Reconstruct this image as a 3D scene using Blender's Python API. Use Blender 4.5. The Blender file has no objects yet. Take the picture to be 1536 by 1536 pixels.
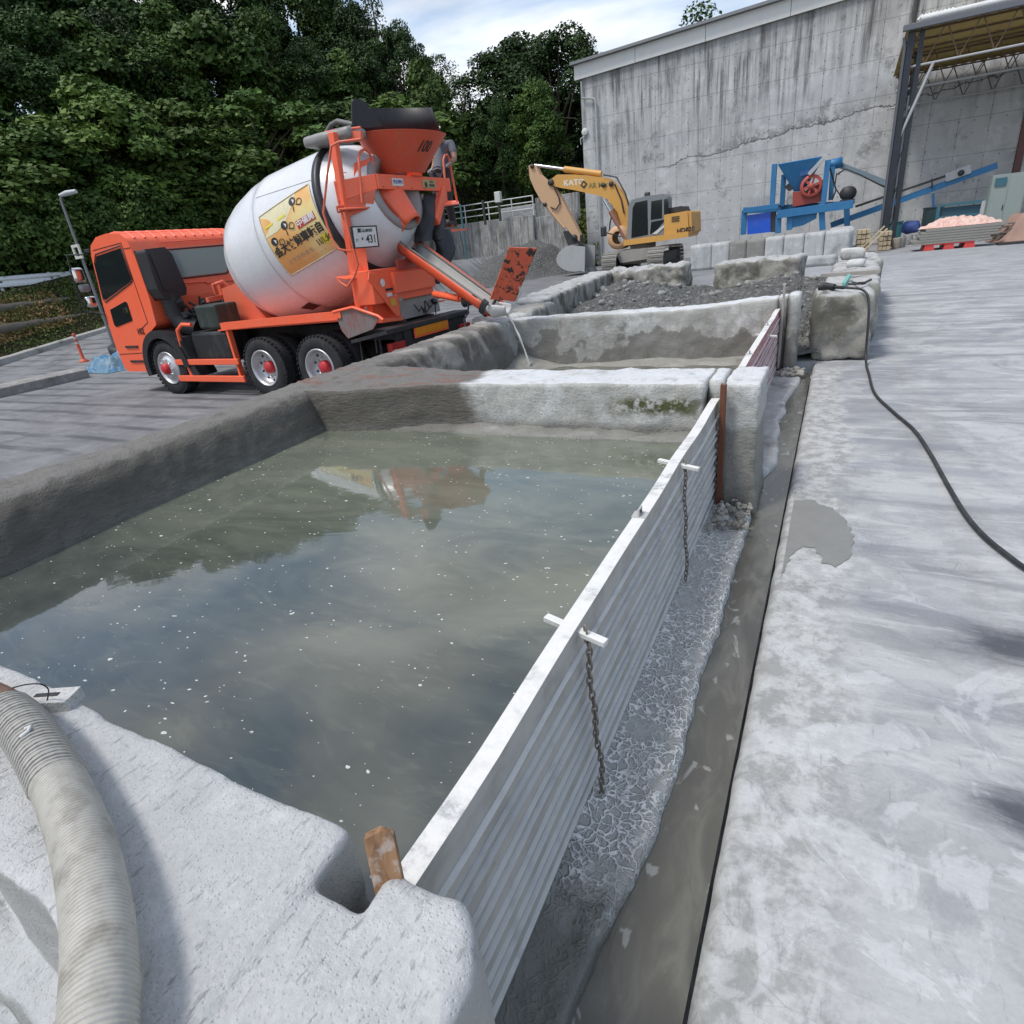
import bpy, math, random
import numpy as np
from mathutils import Vector, Matrix, noise as mn
C = bpy.context.scene
COL = C.collection
# ---------------------------------------------------------------- camera, sky, sun, exposure
CAMM = np.array([[0.889417, 0.098744, -0.446305], [0.445477, -0.406011, 0.797938], [-0.102413, -0.908518, -0.405101]])
EYE = np.array([0.0, 0.0, 1.68]); FPX = 890.0
cd = bpy.data.cameras.new('camera'); cam = bpy.data.objects.new('camera', cd); COL.objects.link(cam)
cd.sensor_width = 36.0; cd.lens = 36.0 * FPX / 1536.0; cd.clip_start = 0.02; cd.clip_end = 2000
cm = Matrix.Identity(4)
for i in range(3):
    cm[i][0] = CAMM[i][0]; cm[i][1] = -CAMM[i][1]; cm[i][2] = -CAMM[i][2]; cm[i][3] = EYE[i]
cam.matrix_world = cm
C.camera = cam
SUN_EL, SUN_AZ = math.radians(62), math.radians(-140)   # azimuth from +Y towards +X
wd = bpy.data.worlds.new('World'); C.world = wd; wd.use_nodes = True
wt = wd.node_tree; wt.nodes.clear()
def wn(t, **k):
    n = wt.nodes.new(t)
    for a, b in k.items(): setattr(n, a, b)
    return n
wo = wn('ShaderNodeOutputWorld'); bg = wn('ShaderNodeBackground'); bg.inputs['Strength'].default_value = 0.15
sk = wn('ShaderNodeTexSky', sky_type='NISHITA', sun_disc=False, sun_elevation=SUN_EL, sun_rotation=SUN_AZ, air_density=1.1, dust_density=1.5, ozone_density=1.0)
tc = wn('ShaderNodeTexCoord'); mp = wn('ShaderNodeMapping'); mp.inputs['Scale'].default_value = (1.0, 1.0, 2.6); mp.inputs['Location'].default_value = (0.35, 0.1, 0.2)
nz = wn('ShaderNodeTexNoise'); nz.inputs['Scale'].default_value = 1.9; nz.inputs['Detail'].default_value = 7; nz.inputs['Roughness'].default_value = 0.52; nz.inputs['Distortion'].default_value = 0.35
cr = wn('ShaderNodeValToRGB'); cr.color_ramp.elements[0].position = 0.45; cr.color_ramp.elements[1].position = 0.61
nz2 = wn('ShaderNodeTexNoise'); nz2.inputs['Scale'].default_value = 5.0; nz2.inputs['Detail'].default_value = 6
cr2 = wn('ShaderNodeValToRGB'); cr2.color_ramp.elements[0].color = (5.2, 5.2, 5.2, 1); cr2.color_ramp.elements[1].color = (8.2, 8.15, 8.0, 1)
cr2.color_ramp.elements[0].position = 0.35; cr2.color_ramp.elements[1].position = 0.65
mx = wn('ShaderNodeMixRGB'); mf = wn('ShaderNodeMath', operation='MULTIPLY'); mf.inputs[1].default_value = 0.9
wt.links.new(tc.outputs['Generated'], mp.inputs[0]); wt.links.new(mp.outputs[0], nz.inputs['Vector']); wt.links.new(mp.outputs[0], nz2.inputs['Vector'])
wt.links.new(nz.outputs[0], cr.inputs[0]); wt.links.new(nz2.outputs[0], cr2.inputs[0])
wt.links.new(cr.outputs[0], mf.inputs[0]); wt.links.new(mf.outputs[0], mx.inputs[0]); wt.links.new(sk.outputs[0], mx.inputs[1]); wt.links.new(cr2.outputs[0], mx.inputs[2])
wt.links.new(mx.outputs[0], bg.inputs[0]); wt.links.new(bg.outputs[0], wo.inputs[0])
sd = bpy.data.lights.new('sun', 'SUN'); sd.energy = 2.1; sd.angle = math.radians(11); sd.color = (1.0, 0.96, 0.9)
sun = bpy.data.objects.new('sun', sd); COL.objects.link(sun)
sdir = Vector((math.sin(SUN_AZ) * math.cos(SUN_EL), math.cos(SUN_AZ) * math.cos(SUN_EL), math.sin(SUN_EL)))
sun.rotation_euler = sdir.to_track_quat('Z', 'Y').to_euler()
C.view_settings.view_transform = 'Standard'; C.view_settings.look = 'None'
C.view_settings.exposure = 0.35; C.view_settings.gamma = 1.0; C.view_settings.use_curve_mapping = False
C.render.engine = 'CYCLES'
C.cycles.max_bounces = 5; C.cycles.diffuse_bounces = 3; C.cycles.glossy_bounces = 3; C.cycles.transparent_max_bounces = 6

# ---------------------------------------------------------------- helpers
R = math.radians
rnd = random.Random(7)
def ray(px, py): return CAMM @ np.array([px - 768.0, py - 768.0, FPX])
def onz(px, py, z=0.0):
    d = ray(px, py); t = (z - EYE[2]) / d[2]; return Vector(d * t + EYE)
def ony(px, py, Y):
    d = ray(px, py); t = Y / d[1]; return Vector(d * t + EYE)
def tag(o, label=None, cat=None, group=None, kind=None):
    if label: o['label'] = label
    if cat: o['category'] = cat
    if group: o['group'] = group
    if kind: o['kind'] = kind
    return o
def empty(name, loc=(0, 0, 0), rz=0.0, scale=1.0):
    o = bpy.data.objects.new(name, None); COL.objects.link(o); o.empty_display_size = 0.3
    o.location = loc; o.rotation_euler = (0, 0, rz); o.scale = (scale,) * 3
    return o
def copy_tree(o, parent=None):
    c = o.copy(); COL.objects.link(c)
    if parent: c.parent = parent
    for ch in [x for x in bpy.data.objects if x.parent == o]: copy_tree(ch, c)
    return c
class MB:
    def __init__(s): s.v = []; s.f = []; s.m = []; s.s = []
    def add(s, V, F, m=0, smooth=False, M=None):
        b = len(s.v)
        for p in V:
            p = Vector(p)
            if M is not None: p = M @ p
            s.v.append(tuple(p))
        for q in F:
            s.f.append(tuple(b + i for i in q)); s.m.append(m); s.s.append(smooth)
        return s
    def box(s, c, d, m=0, M=None, rot=None):
        x, y, z = d[0] / 2, d[1] / 2, d[2] / 2
        V = [(i * x, j * y, k * z) for i in (-1, 1) for j in (-1, 1) for k in (-1, 1)]
        T = Matrix.Translation(Vector(c))
        if rot: T = T @ Matrix.Rotation(rot[2], 4, 'Z') @ Matrix.Rotation(rot[1], 4, 'Y') @ Matrix.Rotation(rot[0], 4, 'X')
        if M is not None: T = M @ T
        return s.add(V, [(0, 1, 3, 2), (4, 6, 7, 5), (0, 4, 5, 1), (2, 3, 7, 6), (0, 2, 6, 4), (1, 5, 7, 3)], m, False, T)
    def bx(s, x0, x1, y0, y1, z0, z1, m=0, M=None):
        return s.box(((x0 + x1) / 2, (y0 + y1) / 2, (z0 + z1) / 2), (abs(x1 - x0), abs(y1 - y0), abs(z1 - z0)), m, M)
    def tube(s, pts, r, n=8, m=0, closed=False, M=None, cap=True, smooth=True):
        pts = [Vector(p) for p in pts]; N = len(pts)
        rs = r if isinstance(r, (list, tuple)) else [r] * N
        T = []
        for i in range(N):
            a = pts[i - 1] if (i > 0 or closed) else pts[i]; b = pts[(i + 1) % N] if (i < N - 1 or closed) else pts[i]
            t = (b - a); t = t.normalized() if t.length > 1e-9 else Vector((0, 0, 1)); T.append(t)
        up = Vector((0, 0, 1)) if abs(T[0].z) < 0.9 else Vector((1, 0, 0))
        u = T[0].cross(up).normalized(); V = []
        for i in range(N):
            u = (u - T[i] * u.dot(T[i])).normalized(); w = T[i].cross(u)
            for k in range(n):
                a = 2 * math.pi * k / n
                V.append(pts[i] + (u * math.cos(a) + w * math.sin(a)) * rs[i])
        F = []
        for i in range(N if closed else N - 1):
            j = (i + 1) % N
            for k in range(n):
                l = (k + 1) % n; F.append((i * n + k, i * n + l, j * n + l, j * n + k))
        b0 = len(s.f); s.add(V, F, m, smooth, M)
        if cap and not closed:
            s.add([V[k] for k in range(n)], [tuple(reversed(range(n)))], m, False, M)
            s.add([V[(N - 1) * n + k] for k in range(n)], [tuple(range(n))], m, False, M)
        return s
    def bar(s, a, b, w, h, m=0, M=None):     # rectangular bar between two points, h measured upward
        a = Vector(a); b = Vector(b); t = (b - a); L = t.length; t.normalize()
        up = Vector((0, 0, 1)) if abs(t.z) < 0.95 else Vector((0, 1, 0))
        x = t.cross(up).normalized(); z = x.cross(t)
        Q = Matrix(((x.x, t.x, z.x, 0), (x.y, t.y, z.y, 0), (x.z, t.z, z.z, 0), (0, 0, 0, 1)))
        T = Matrix.Translation((a + b) / 2) @ Q
        if M is not None: T = M @ T
        return s.box((0, 0, 0), (w, L, h), m, T)
    def lathe(s, prof, o=(0, 0, 0), axis=(0, 0, 1), n=32, m=0, smooth=True, M=None, ms=None):
        ax = Vector(axis).normalized(); up = Vector((0, 0, 1)) if abs(ax.z) < 0.9 else Vector((1, 0, 0))
        u = ax.cross(up).normalized(); w = ax.cross(u); o = Vector(o); V = []
        for (t, r) in prof:
            for k in range(n):
                a = 2 * math.pi * k / n; V.append(o + ax * t + (u * math.cos(a) + w * math.sin(a)) * r)
        for i in range(len(prof) - 1):
            F = [(i * n + k, i * n + (k + 1) % n, (i + 1) * n + (k + 1) % n, (i + 1) * n + k) for k in range(n)]
            if i == 0: s.add(V, F, (ms[0] if ms else m), smooth, M); base = len(s.v) - len(V)
            else:
                for q in F: s.f.append(tuple(base + x for x in q)); s.m.append(ms[i] if ms else m); s.s.append(smooth)
        return s
    def prism(s, poly, a, b, axis='y', m=0, M=None, smooth=False):
        n = len(poly)
        def P(q, t):
            if axis == 'y': return (q[0], t, q[1])
            if axis == 'x': return (t, q[0], q[1])
            return (q[0], q[1], t)
        V = [P(q, a) for q in poly] + [P(q, b) for q in poly]
        F = [(i, (i + 1) % n, n + (i + 1) % n, n + i) for i in range(n)]
        s.add(V, F, m, smooth, M)
        s.add(V, [tuple(reversed(range(n))), tuple(range(n, 2 * n))], m, False, M)
        return s
    def lumpy(s, x0, x1, y0, y1, z0, z1, cell=0.05, r=0.04, amp=0.008, fr=4.0, m=0, warp=None, seed=0.0, M=None):
        lo = Vector((x0, y0, z0)); hi = Vector((x1, y1, z1)); idx = {}; V = []; F = []
        nn = [max(1, int(round((hi[i] - lo[i]) / cell))) for i in range(3)]
        nn = [min(k, 340) for k in nn]
        def vid(i, j, k):
            key = (i, j, k)
            if key in idx: return idx[key]
            p = Vector((lo.x + (hi.x - lo.x) * i / nn[0], lo.y + (hi.y - lo.y) * j / nn[1], lo.z + (hi.z - lo.z) * k / nn[2]))
            q = Vector([min(max(p[c], lo[c] + r), hi[c] - r) if hi[c] - lo[c] > 2 * r else (lo[c] + hi[c]) / 2 for c in range(3)])
            d = p - q
            if d.length > 1e-9: nrm = d.normalized(); p2 = q + nrm * min(r, d.length) if d.length > r else p
            else: nrm = Vector((0, 0, 1)); p2 = p
            w = p2 * fr + Vector((seed, seed * 1.7, 0))
            p2 = p2 + nrm * amp * (mn.fractal(w, 0.9, 2.1, 4) * 1.6)
            if warp: p2 = warp(p2)
            idx[key] = len(V); V.append(p2); return idx[key]
        def face(fn, na, nb, flip):
            for a in range(na):
                for b in range(nb):
                    q = [fn(a, b), fn(a + 1, b), fn(a + 1, b + 1), fn(a, b + 1)]
                    F.append(tuple(reversed(q)) if flip else tuple(q))
        X, Y, Z = nn
        face(lambda a, b: vid(a, b, Z), X, Y, False); face(lambda a, b: vid(a, b, 0), X, Y, True)
        face(lambda a, b: vid(a, 0, b), X, Z, False); face(lambda a, b: vid(a, Y, b), X, Z, True)
        face(lambda a, b: vid(0, a, b), Y, Z, True); face(lambda a, b: vid(X, a, b), Y, Z, False)
        return s.add(V, F, m, True, M)
    def build(s, name, mats, parent=None, bevel=0.0, seg=2, smooth_all=False, origin=False, M=None):
        me = bpy.data.meshes.new(name); off = Vector((0, 0, 0)); V = s.v
        if origin:
            A = np.array(V); off = Vector((float(A[:, 0].mean()), float(A[:, 1].mean()), float(A[:, 2].min())))
            V = [tuple(Vector(p) - off) for p in V]
        me.from_pydata(V, [], s.f)
        if not isinstance(mats, (list, tuple)): mats = [mats]
        for m in mats: me.materials.append(m)
        me.polygons.foreach_set('material_index', s.m)
        me.polygons.foreach_set('use_smooth', [True] * len(s.f) if smooth_all else s.s)
        me.update()
        o = bpy.data.objects.new(name, me); COL.objects.link(o); o.location = off
        if parent: o.parent = parent
        if bevel > 0:
            b = o.modifiers.new('bevel', 'BEVEL'); b.width = bevel; b.segments = seg; b.limit_method = 'ANGLE'; b.angle_limit = R(35)
        return o
def sph(mb, c, r, m=0, n=12, sc=(1, 1, 1), M=None):
    prof = [(math.cos(math.pi * i / n) * -r * sc[2], max(1e-4, math.sin(math.pi * i / n) * r)) for i in range(n + 1)]
    T = Matrix.Translation(Vector(c)) @ Matrix.Diagonal((sc[0], sc[1], 1, 1))
    mb.lathe(prof, (0, 0, 0), (0, 0, 1), n * 2, m, True, T if M is None else M @ T)

# ---------------------------------------------------------------- node helpers
class NT:
    def __init__(s, name):
        s.mat = bpy.data.materials.new(name); s.mat.use_nodes = True; s.t = s.mat.node_tree; s.t.nodes.clear()
        s.out = s.t.nodes.new('ShaderNodeOutputMaterial'); s.p = s.t.nodes.new('ShaderNodeBsdfPrincipled')
        s.t.links.new(s.p.outputs[0], s.out.inputs[0])
        s.geo = s.t.nodes.new('ShaderNodeNewGeometry'); s.tc = s.t.nodes.new('ShaderNodeTexCoord')
        s.pos = s.geo.outputs['Position']; s.obj = s.tc.outputs['Object']
    def N(s, t, **k):
        n = s.t.nodes.new(t)
        for a, b in k.items(): setattr(n, a, b)
        return n
    def L(s, v, sock):
        if v is None: return
        if isinstance(v, bpy.types.NodeSocket): s.t.links.new(v, sock)
        elif isinstance(v, (tuple, list)):
            if sock.type == 'RGBA': sock.default_value = (v[0], v[1], v[2], 1)
            else: sock.default_value = v
        else: sock.default_value = v
    def map(s, v, sc=(1, 1, 1), rot=(0, 0, 0), loc=(0, 0, 0)):
        n = s.N('ShaderNodeMapping'); s.L(v, n.inputs[0]); n.inputs['Scale'].default_value = sc; n.inputs['Rotation'].default_value = rot; n.inputs['Location'].default_value = loc
        return n.outputs[0]
    def noise(s, v, sc=5, det=5, ro=0.55, dist=0):
        n = s.N('ShaderNodeTexNoise'); s.L(v, n.inputs['Vector']); n.inputs['Scale'].default_value = sc; n.inputs['Detail'].default_value = det; n.inputs['Roughness'].default_value = ro; n.inputs['Distortion'].default_value = dist
        return n.outputs[0]
    def voro(s, v, sc=5, feat='F1', out=0, rand=1):
        n = s.N('ShaderNodeTexVoronoi', feature=feat); s.L(v, n.inputs['Vector']); n.inputs['Scale'].default_value = sc; n.inputs['Randomness'].default_value = rand
        return n.outputs[out]
    def wave(s, v, sc=1, dist=0, det=2, kind='RINGS', d='X'):
        n = s.N('ShaderNodeTexWave', wave_type=kind)
        if kind == 'BANDS': n.bands_direction = d
        s.L(v, n.inputs['Vector']); n.inputs['Scale'].default_value = sc; n.inputs['Distortion'].default_value = dist; n.inputs['Detail'].default_value = det
        return n.outputs['Fac']
    def ramp(s, f, stops, interp='LINEAR'):
        n = s.N('ShaderNodeValToRGB'); s.L(f, n.inputs[0]); e = n.color_ramp; e.interpolation = interp
        while len(e.elements) < len(stops): e.elements.new(0.5)
        for i, (p, c) in enumerate(stops):
            e.elements[i].position = p
            e.elements[i].color = (c, c, c, 1) if isinstance(c, (int, float)) else (c[0], c[1], c[2], 1)
        return n.outputs[0]
    def step(s, f, a, b):
        n = s.N('ShaderNodeMapRange', interpolation_type='SMOOTHSTEP'); s.L(f, n.inputs[0]); n.inputs[1].default_value = a; n.inputs[2].default_value = b
        return n.outputs[0]
    def mix(s, f, a, b, t='MIX'):
        n = s.N('ShaderNodeMixRGB', blend_type=t); s.L(f, n.inputs[0]); s.L(a, n.inputs[1]); s.L(b, n.inputs[2]); return n.outputs[0]
    def m(s, op, a, b=None, c=None):
        n = s.N('ShaderNodeMath', operation=op); s.L(a, n.inputs[0]); s.L(b, n.inputs[1]); s.L(c, n.inputs[2]); return n.outputs[0]
    def xyz(s, v):
        n = s.N('ShaderNodeSeparateXYZ'); s.L(v, n.inputs[0]); return n.outputs[0], n.outputs[1], n.outputs[2]
    def bump(s, h, st=0.5, d=0.01, nrm=None):
        n = s.N('ShaderNodeBump'); s.L(h, n.inputs['Height']); n.inputs['Strength'].default_value = st; n.inputs['Distance'].default_value = d
        if nrm is not None: s.L(nrm, n.inputs['Normal'])
        return n.outputs[0]
    def set(s, col=None, rough=None, nrm=None, metal=None, spec=None, alpha=None, trans=None):
        I = s.p.inputs
        s.L(col, I['Base Color']); s.L(rough, I['Roughness']); s.L(nrm, I['Normal']); s.L(metal, I['Metallic'])
        s.L(spec, I['Specular IOR Level']); s.L(alpha, I['Alpha']); s.L(trans, I['Transmission Weight'])
        return s.mat
MC = {}
def paint(name, col, rough=0.4, metal=0.0, dirt=0.35, dcol=(0.16, 0.15, 0.13), sc=3.0, spec=0.5, bump=0.0, thr=(0.45, 0.75)):
    if name in MC: return MC[name]
    n = NT(name); a = n.noise(n.obj, sc, 8, 0.65); b = n.noise(n.map(n.obj, (6, 6, 0.8)), sc, 5, 0.6)
    f = n.m('MULTIPLY', n.step(n.m('MULTIPLY', n.m('ADD', a, b), 0.5), thr[0], thr[1]), dirt)
    c = n.mix(f, n.mix(n.noise(n.obj, 14, 3), col, tuple(x * 0.86 for x in col)), dcol)
    r = n.m('ADD', n.m('MULTIPLY', a, 0.3), rough - 0.12)
    nr = n.bump(n.noise(n.obj, 60, 4), bump, 0.004) if bump else None
    MC[name] = n.set(c, r, nr, metal, spec); return MC[name]
def conc(name, base=(0.42, 0.42, 0.41), dark=(0.16, 0.155, 0.14), light=(0.62, 0.63, 0.64), sc=1.0, dk=(0.5, 0.72), lt=(0.48, 0.68), bump=0.5, streak=0.0, rough=0.85, pits=True, mods=None, ao=0.0):
    if name in MC: return MC[name]
    n = NT(name); p = n.pos
    a = n.noise(p, 1.3 * sc, 9, 0.62, 0.3); b = n.noise(n.map(p, (1, 1, 1), loc=(7, 3, 1)), 3.5 * sc, 10, 0.7, 0.2); f = n.noise(p, 38 * sc, 8, 0.7)
    c = n.mix(n.step(b, lt[0], lt[1]), base, light)
    c = n.mix(n.step(a, dk[0], dk[1]), c, dark)
    if streak:
        st = n.noise(n.map(p, (5, 5, 0.25)), 1.6, 7, 0.65); c = n.mix(n.m('MULTIPLY', n.step(st, 0.5, 0.72), streak), c, dark)
    c = n.mix(0.5, c, n.mix(f, (0.2, 0.2, 0.2), (0.85, 0.85, 0.85)), 'OVERLAY')
    h = n.m('ADD', n.m('MULTIPLY', b, 1.2), n.m('MULTIPLY', f, 0.5))
    if pits:
        v = n.voro(p, 55 * sc); h = n.m('ADD', h, n.m('MULTIPLY', n.step(v, 0.0, 0.35), 0.35))
    ro = rough
    if mods: c, ro, h = mods(n, c, ro, h)
    MC[name] = n.set(c, ro, n.bump(h, bump, 0.02), 0, 0.35); return MC[name]
# ---------------------------------------------------------------- ground, yard, road, bank, hill
def sst(a, b, x):
    t = min(1, max(0, (x - a) / (b - a))); return t * t * (3 - 2 * t)
def road_z(y): return -0.24 + 0.14 * min(11, max(0, y - 10.3))
def left_z(x, y):
    z = -0.24 * (1 - sst(-5.4, -4.7, x)) * (1 - sst(12, 24, y))
    return z
def ground_z(x, y):
    z = left_z(x, y)
    rz = road_z(y) * (1 - 0.0) ; k = sst(-16.9, -18.6, x) if x < -16.9 else 0
    if x < -16.9:
        k = 1 - sst(-18.6, -16.9, x); z = z * (1 - k) + rz * k
    if x < -25.6:
        z += 2.05 * sst(-25.6, -27.9, x) if False else 2.05 * (1 - sst(-27.9, -25.6, x))
    d = max(-29.5 - x, 0.0); e = max(y - 40.6, 0.0) if x < -14.3 else 0.0
    if x < -14.3 and y > 39.0: z = max(z, 0.0) + 3.35 * sst(39.0, 39.2, y) * (1 - sst(-27.9, -26.5, x)) * (1 if x > -27.9 else 1)
    z += max(min(9.0, 0.42 * d), min(4.5, 0.42 * e)) + (0.5 * mn.noise(Vector((x * 0.2, y * 0.2, 0))) if max(d, e) > 1 else 0)
    return z
def grid_mesh(name, xs, ys, zf, mats, mi=None, warp=None):
    V = []; F = []; MI = []
    for y in ys:
        for x in xs:
            X, Y = (x, y) if warp is None else warp(x, y)
            V.append((X, Y, zf(x, y)))
    n = len(xs)
    for j in range(len(ys) - 1):
        for i in range(n - 1):
            F.append((j * n + i, j * n + i + 1, (j + 1) * n + i + 1, (j + 1) * n + i))
            MI.append(mi((xs[i] + xs[i + 1]) / 2, (ys[j] + ys[j + 1]) / 2) if mi else 0)
    me = bpy.data.meshes.new(name); me.from_pydata(V, [], F)
    for m in (mats if isinstance(mats, list) else [mats]): me.materials.append(m)
    me.polygons.foreach_set('material_index', MI); me.polygons.foreach_set('use_smooth', [True] * len(F)); me.update()
    o = bpy.data.objects.new(name, me); COL.objects.link(o); return o
def ar(a, b, s): return list(np.arange(a, b - 1e-6, s))

def yard_mat():
    n = NT('yard_concrete'); p = n.pos; x, y, z = n.xyz(p)
    big = n.noise(p, 0.22, 6, 0.6, 0.4)
    mid = n.noise(p, 1.1, 9, 0.66, 0.5); fine = n.noise(p, 9.0, 9, 0.72); grit = n.noise(p, 70, 6, 0.7)
    sweep = n.noise(n.map(p, (1.1, 6.5, 1), (0, 0, R(14))), 1.4, 8, 0.68, 0.7)     # broom and tyre smears lying across the yard
    arcs = n.wave(n.map(p, (1, 1, 0), loc=(11.0, 2.5, 0)), 0.55, 2.2, 4, 'RINGS')
    arcs2 = n.wave(n.map(p, (1, 1, 1), loc=(2.0, -26.0, 0)), 0.55, 4.0, 4, 'RINGS')
    right = n.step(n.m('ADD', x, n.m('MULTIPLY', n.m('SUBTRACT', big, 0.5), 5.0)), -6.0, -1.0)
    far = n.step(y, 9.0, 30.0)
    cl = n.mix(n.step(mid, 0.35, 0.7), (0.20, 0.203, 0.208), (0.12, 0.122, 0.126))
    cr_ = n.mix(n.step(mid, 0.42, 0.68), (0.335, 0.342, 0.347), (0.21, 0.215, 0.222))
    cr_ = n.mix(n.m('MULTIPLY', n.step(n.noise(n.map(p, loc=(5, 2, 0)), 0.9, 10, 0.62, 1.6), 0.47, 0.57), 0.6), cr_, (0.43, 0.437, 0.44))
    cr_ = n.mix(n.m('MULTIPLY', n.step(n.noise(n.map(p, (1, 1.6, 1), loc=(1, 7, 0)), 2.1, 10, 0.66, 1.2), 0.53, 0.60), 0.5), cr_, (0.26, 0.268, 0.285))
    smr = n.noise(n.map(p, (0.5, 2.4, 1), (0, 0, R(-14)), (3, 5, 0)), 1.1, 9, 0.62, 0.5); cr_ = n.mix(n.m('MULTIPLY', n.step(smr, 0.50, 0.66), 0.6), cr_, (0.155, 0.16, 0.18))
    cr_ = n.mix(n.m('MULTIPLY', far, 0.65), cr_, (0.235, 0.242, 0.255))
    c = n.mix(right, cl, cr_)
    c = n.mix(n.m('MULTIPLY', n.step(sweep, 0.52, 0.70), 0.26), c, n.mix(right, (0.075, 0.077, 0.085), (0.20, 0.208, 0.232)))
    c = n.mix(n.m('MULTIPLY', n.step(sweep, 0.46, 0.36), 0.35), c, n.mix(right, (0.29, 0.30, 0.31), (0.52, 0.53, 0.535)))
    am = n.m('MULTIPLY', n.step(arcs, 0.72, 0.97), n.step(n.noise(p, 0.45, 5), 0.36, 0.56))
    c = n.mix(n.m('MULTIPLY', am, n.m('MULTIPLY', n.m('SUBTRACT', 1.0, right), 0.75)), c, (0.06, 0.062, 0.07))
    am2 = n.m('MULTIPLY', n.step(arcs2, 0.7, 0.95), n.step(n.noise(n.map(p, loc=(4, 4, 0)), 0.35, 3), 0.45, 0.62))
    c = n.mix(n.m('MULTIPLY', am2, n.m('MULTIPLY', right, 0.45)), c, (0.2, 0.21, 0.24))
    # white slurry splashed along the channel edge and in dried patches
    ed = n.m('ADD', x, n.m('MULTIPLY', n.m('SUBTRACT', mid, 0.5), 0.9))
    wl = n.m('MULTIPLY', n.step(ed, 0.30, 0.12), n.step(y, 8.3, 7.6)); wl = n.m('MULTIPLY', wl, n.step(x, -0.2, -0.1))
    c = n.mix(n.m('MULTIPLY', wl, 0.75), c, n.mix(n.step(fine, 0.4, 0.6), (0.26, 0.265, 0.255), (0.47, 0.48, 0.475)))
    pt = n.step(n.noise(n.map(p, (1, 1, 1), loc=(3, 9, 0)), 2.6, 8, 0.6, 1.2), 0.55, 0.61)
    near = n.step(y, 5.0, 1.5)
    c = n.mix(n.m('MULTIPLY', n.m('MULTIPLY', pt, near), n.m('MULTIPLY', right, 0.4)), c, (0.54, 0.555, 0.57))
    # two black oil-dark blotches
    def blot(cx, cy, rx, ry, c):
        q = n.map(p, (1 / rx, 1 / ry, 0), (0, 0, 0), (-cx / rx, -cy / ry, 0))
        ln = n.N('ShaderNodeVectorMath', operation='LENGTH'); n.L(q, ln.inputs[0])
        d = n.m('ADD', ln.outputs['Value'], n.m('MULTIPLY', n.m('SUBTRACT', n.noise(n.map(p, (1, 3, 1), (0, 0, R(20))), 6, 8, 0.7, 0.6), 0.5), 1.1))
        return n.mix(n.m('MULTIPLY', n.step(d, 1.05, 0.15), 0.9), c, (0.05, 0.055, 0.07))
    b1 = onz(1490, 965); b2 = onz(1500, 1215); b3 = onz(1440, 950)
    c = blot(b1.x + 0.06, b1.y, 0.30, 0.20, c); c = blot(b2.x + 0.06, b2.y, 0.19, 0.16, c)
    c = n.mix(0.32, c, n.mix(grit, (0.25, 0.25, 0.25), (0.8, 0.8, 0.8)), 'OVERLAY')
    crz = n.voro(n.map(p, (1, 2.2, 1), (0, 0, R(10))), 7, 'DISTANCE_TO_EDGE'); c = n.mix(n.m('MULTIPLY', n.m('MULTIPLY', n.step(crz, 0.022, 0.0), n.step(n.noise(p, 1.7, 4), 0.5, 0.62)), n.m('MULTIPLY', right, 0.45)), c, (0.14, 0.145, 0.16))
    spk = n.noise(n.map(p, (30, 9, 1), (0, 0, R(70))), 1.0, 6, 0.7); c = n.mix(n.m('MULTIPLY', n.m('MULTIPLY', n.step(spk, 0.60, 0.68), right), 0.4), c, (0.19, 0.195, 0.21))
    c = n.mix(n.m('MULTIPLY', n.step(fine, 0.62, 0.72), 0.35), c, (0.12, 0.12, 0.13))
    h = n.m('ADD', n.m('MULTIPLY', mid, 0.25), n.m('ADD', n.m('MULTIPLY', fine, 0.35), n.m('MULTIPLY', grit, 0.1)))
    h = n.m('ADD', h, n.m('MULTIPLY', pt, 0.15))
    ro = n.m('SUBTRACT', 0.85, n.m('MULTIPLY', n.step(mid, 0.5, 0.7), 0.25))
    return n.set(c, ro, n.bump(h, 0.45, 0.02), 0, 0.35)
YARD = yard_mat()
def soil_mat():
    n = NT('bank_soil'); p = n.pos
    a = n.noise(p, 0.9, 8, 0.65); b = n.noise(p, 7, 8, 0.7)
    c = n.mix(n.step(a, 0.42, 0.6), (0.035, 0.026, 0.017), (0.022, 0.030, 0.012)); c = n.mix(n.m('MULTIPLY', n.step(b, 0.5, 0.75), n.step(n.xyz(p)[0], -29.5, -28.0)), c, (0.19, 0.15, 0.09))
    return n.set(c, 0.95, n.bump(b, 0.9, 0.08), 0, 0.2)
SOIL = soil_mat()
xs = sorted(set([-400, -200, -120, -80] + ar(-60, -29, 2.0) + ar(-29, -25, 0.35) + ar(-25, -17, 0.8) + ar(-17, -5.4, 0.8) + [-5.4, -5.1, -4.8, -4.5, -4.3, -3, -2, -1, -0.7, -0.3, -0.2, -0.128]) )
xs2 = [-0.124, -0.05, 0.1, 0.49, 0.5, 1, 2, 4, 8, 14, 20, 30, 60, 120, 300]
ys = sorted(set([-300, -100, -50] + ar(-30, -2, 3.0) + [-2.0] + ar(0, 12, 0.8) + ar(12, 39, 1.0) + [39.0, 39.2, 40.6] + ar(42, 70, 2.0) + [8.3, 8.32, 90, 120, 200, 500]))
def gz(x, y):
    z = ground_z(x, y)
    if -4.35 < x < -0.11 and -2.5 < y < 8.31: z = -0.13
    return z
g = grid_mesh('ground', xs + xs2, ys, lambda x, y: gz(x, y) if x < -0.126 else gz(max(x, 0.2), y) - (0.13 if -2.5 < y < 8.31 and x < 0.495 else 0.0) - 0.004, [YARD, SOIL], lambda x, y: 1 if (x < -25.7 or (y > 39.1 and x < -14.3)) else 0)
tag(g, kind='structure')
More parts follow.
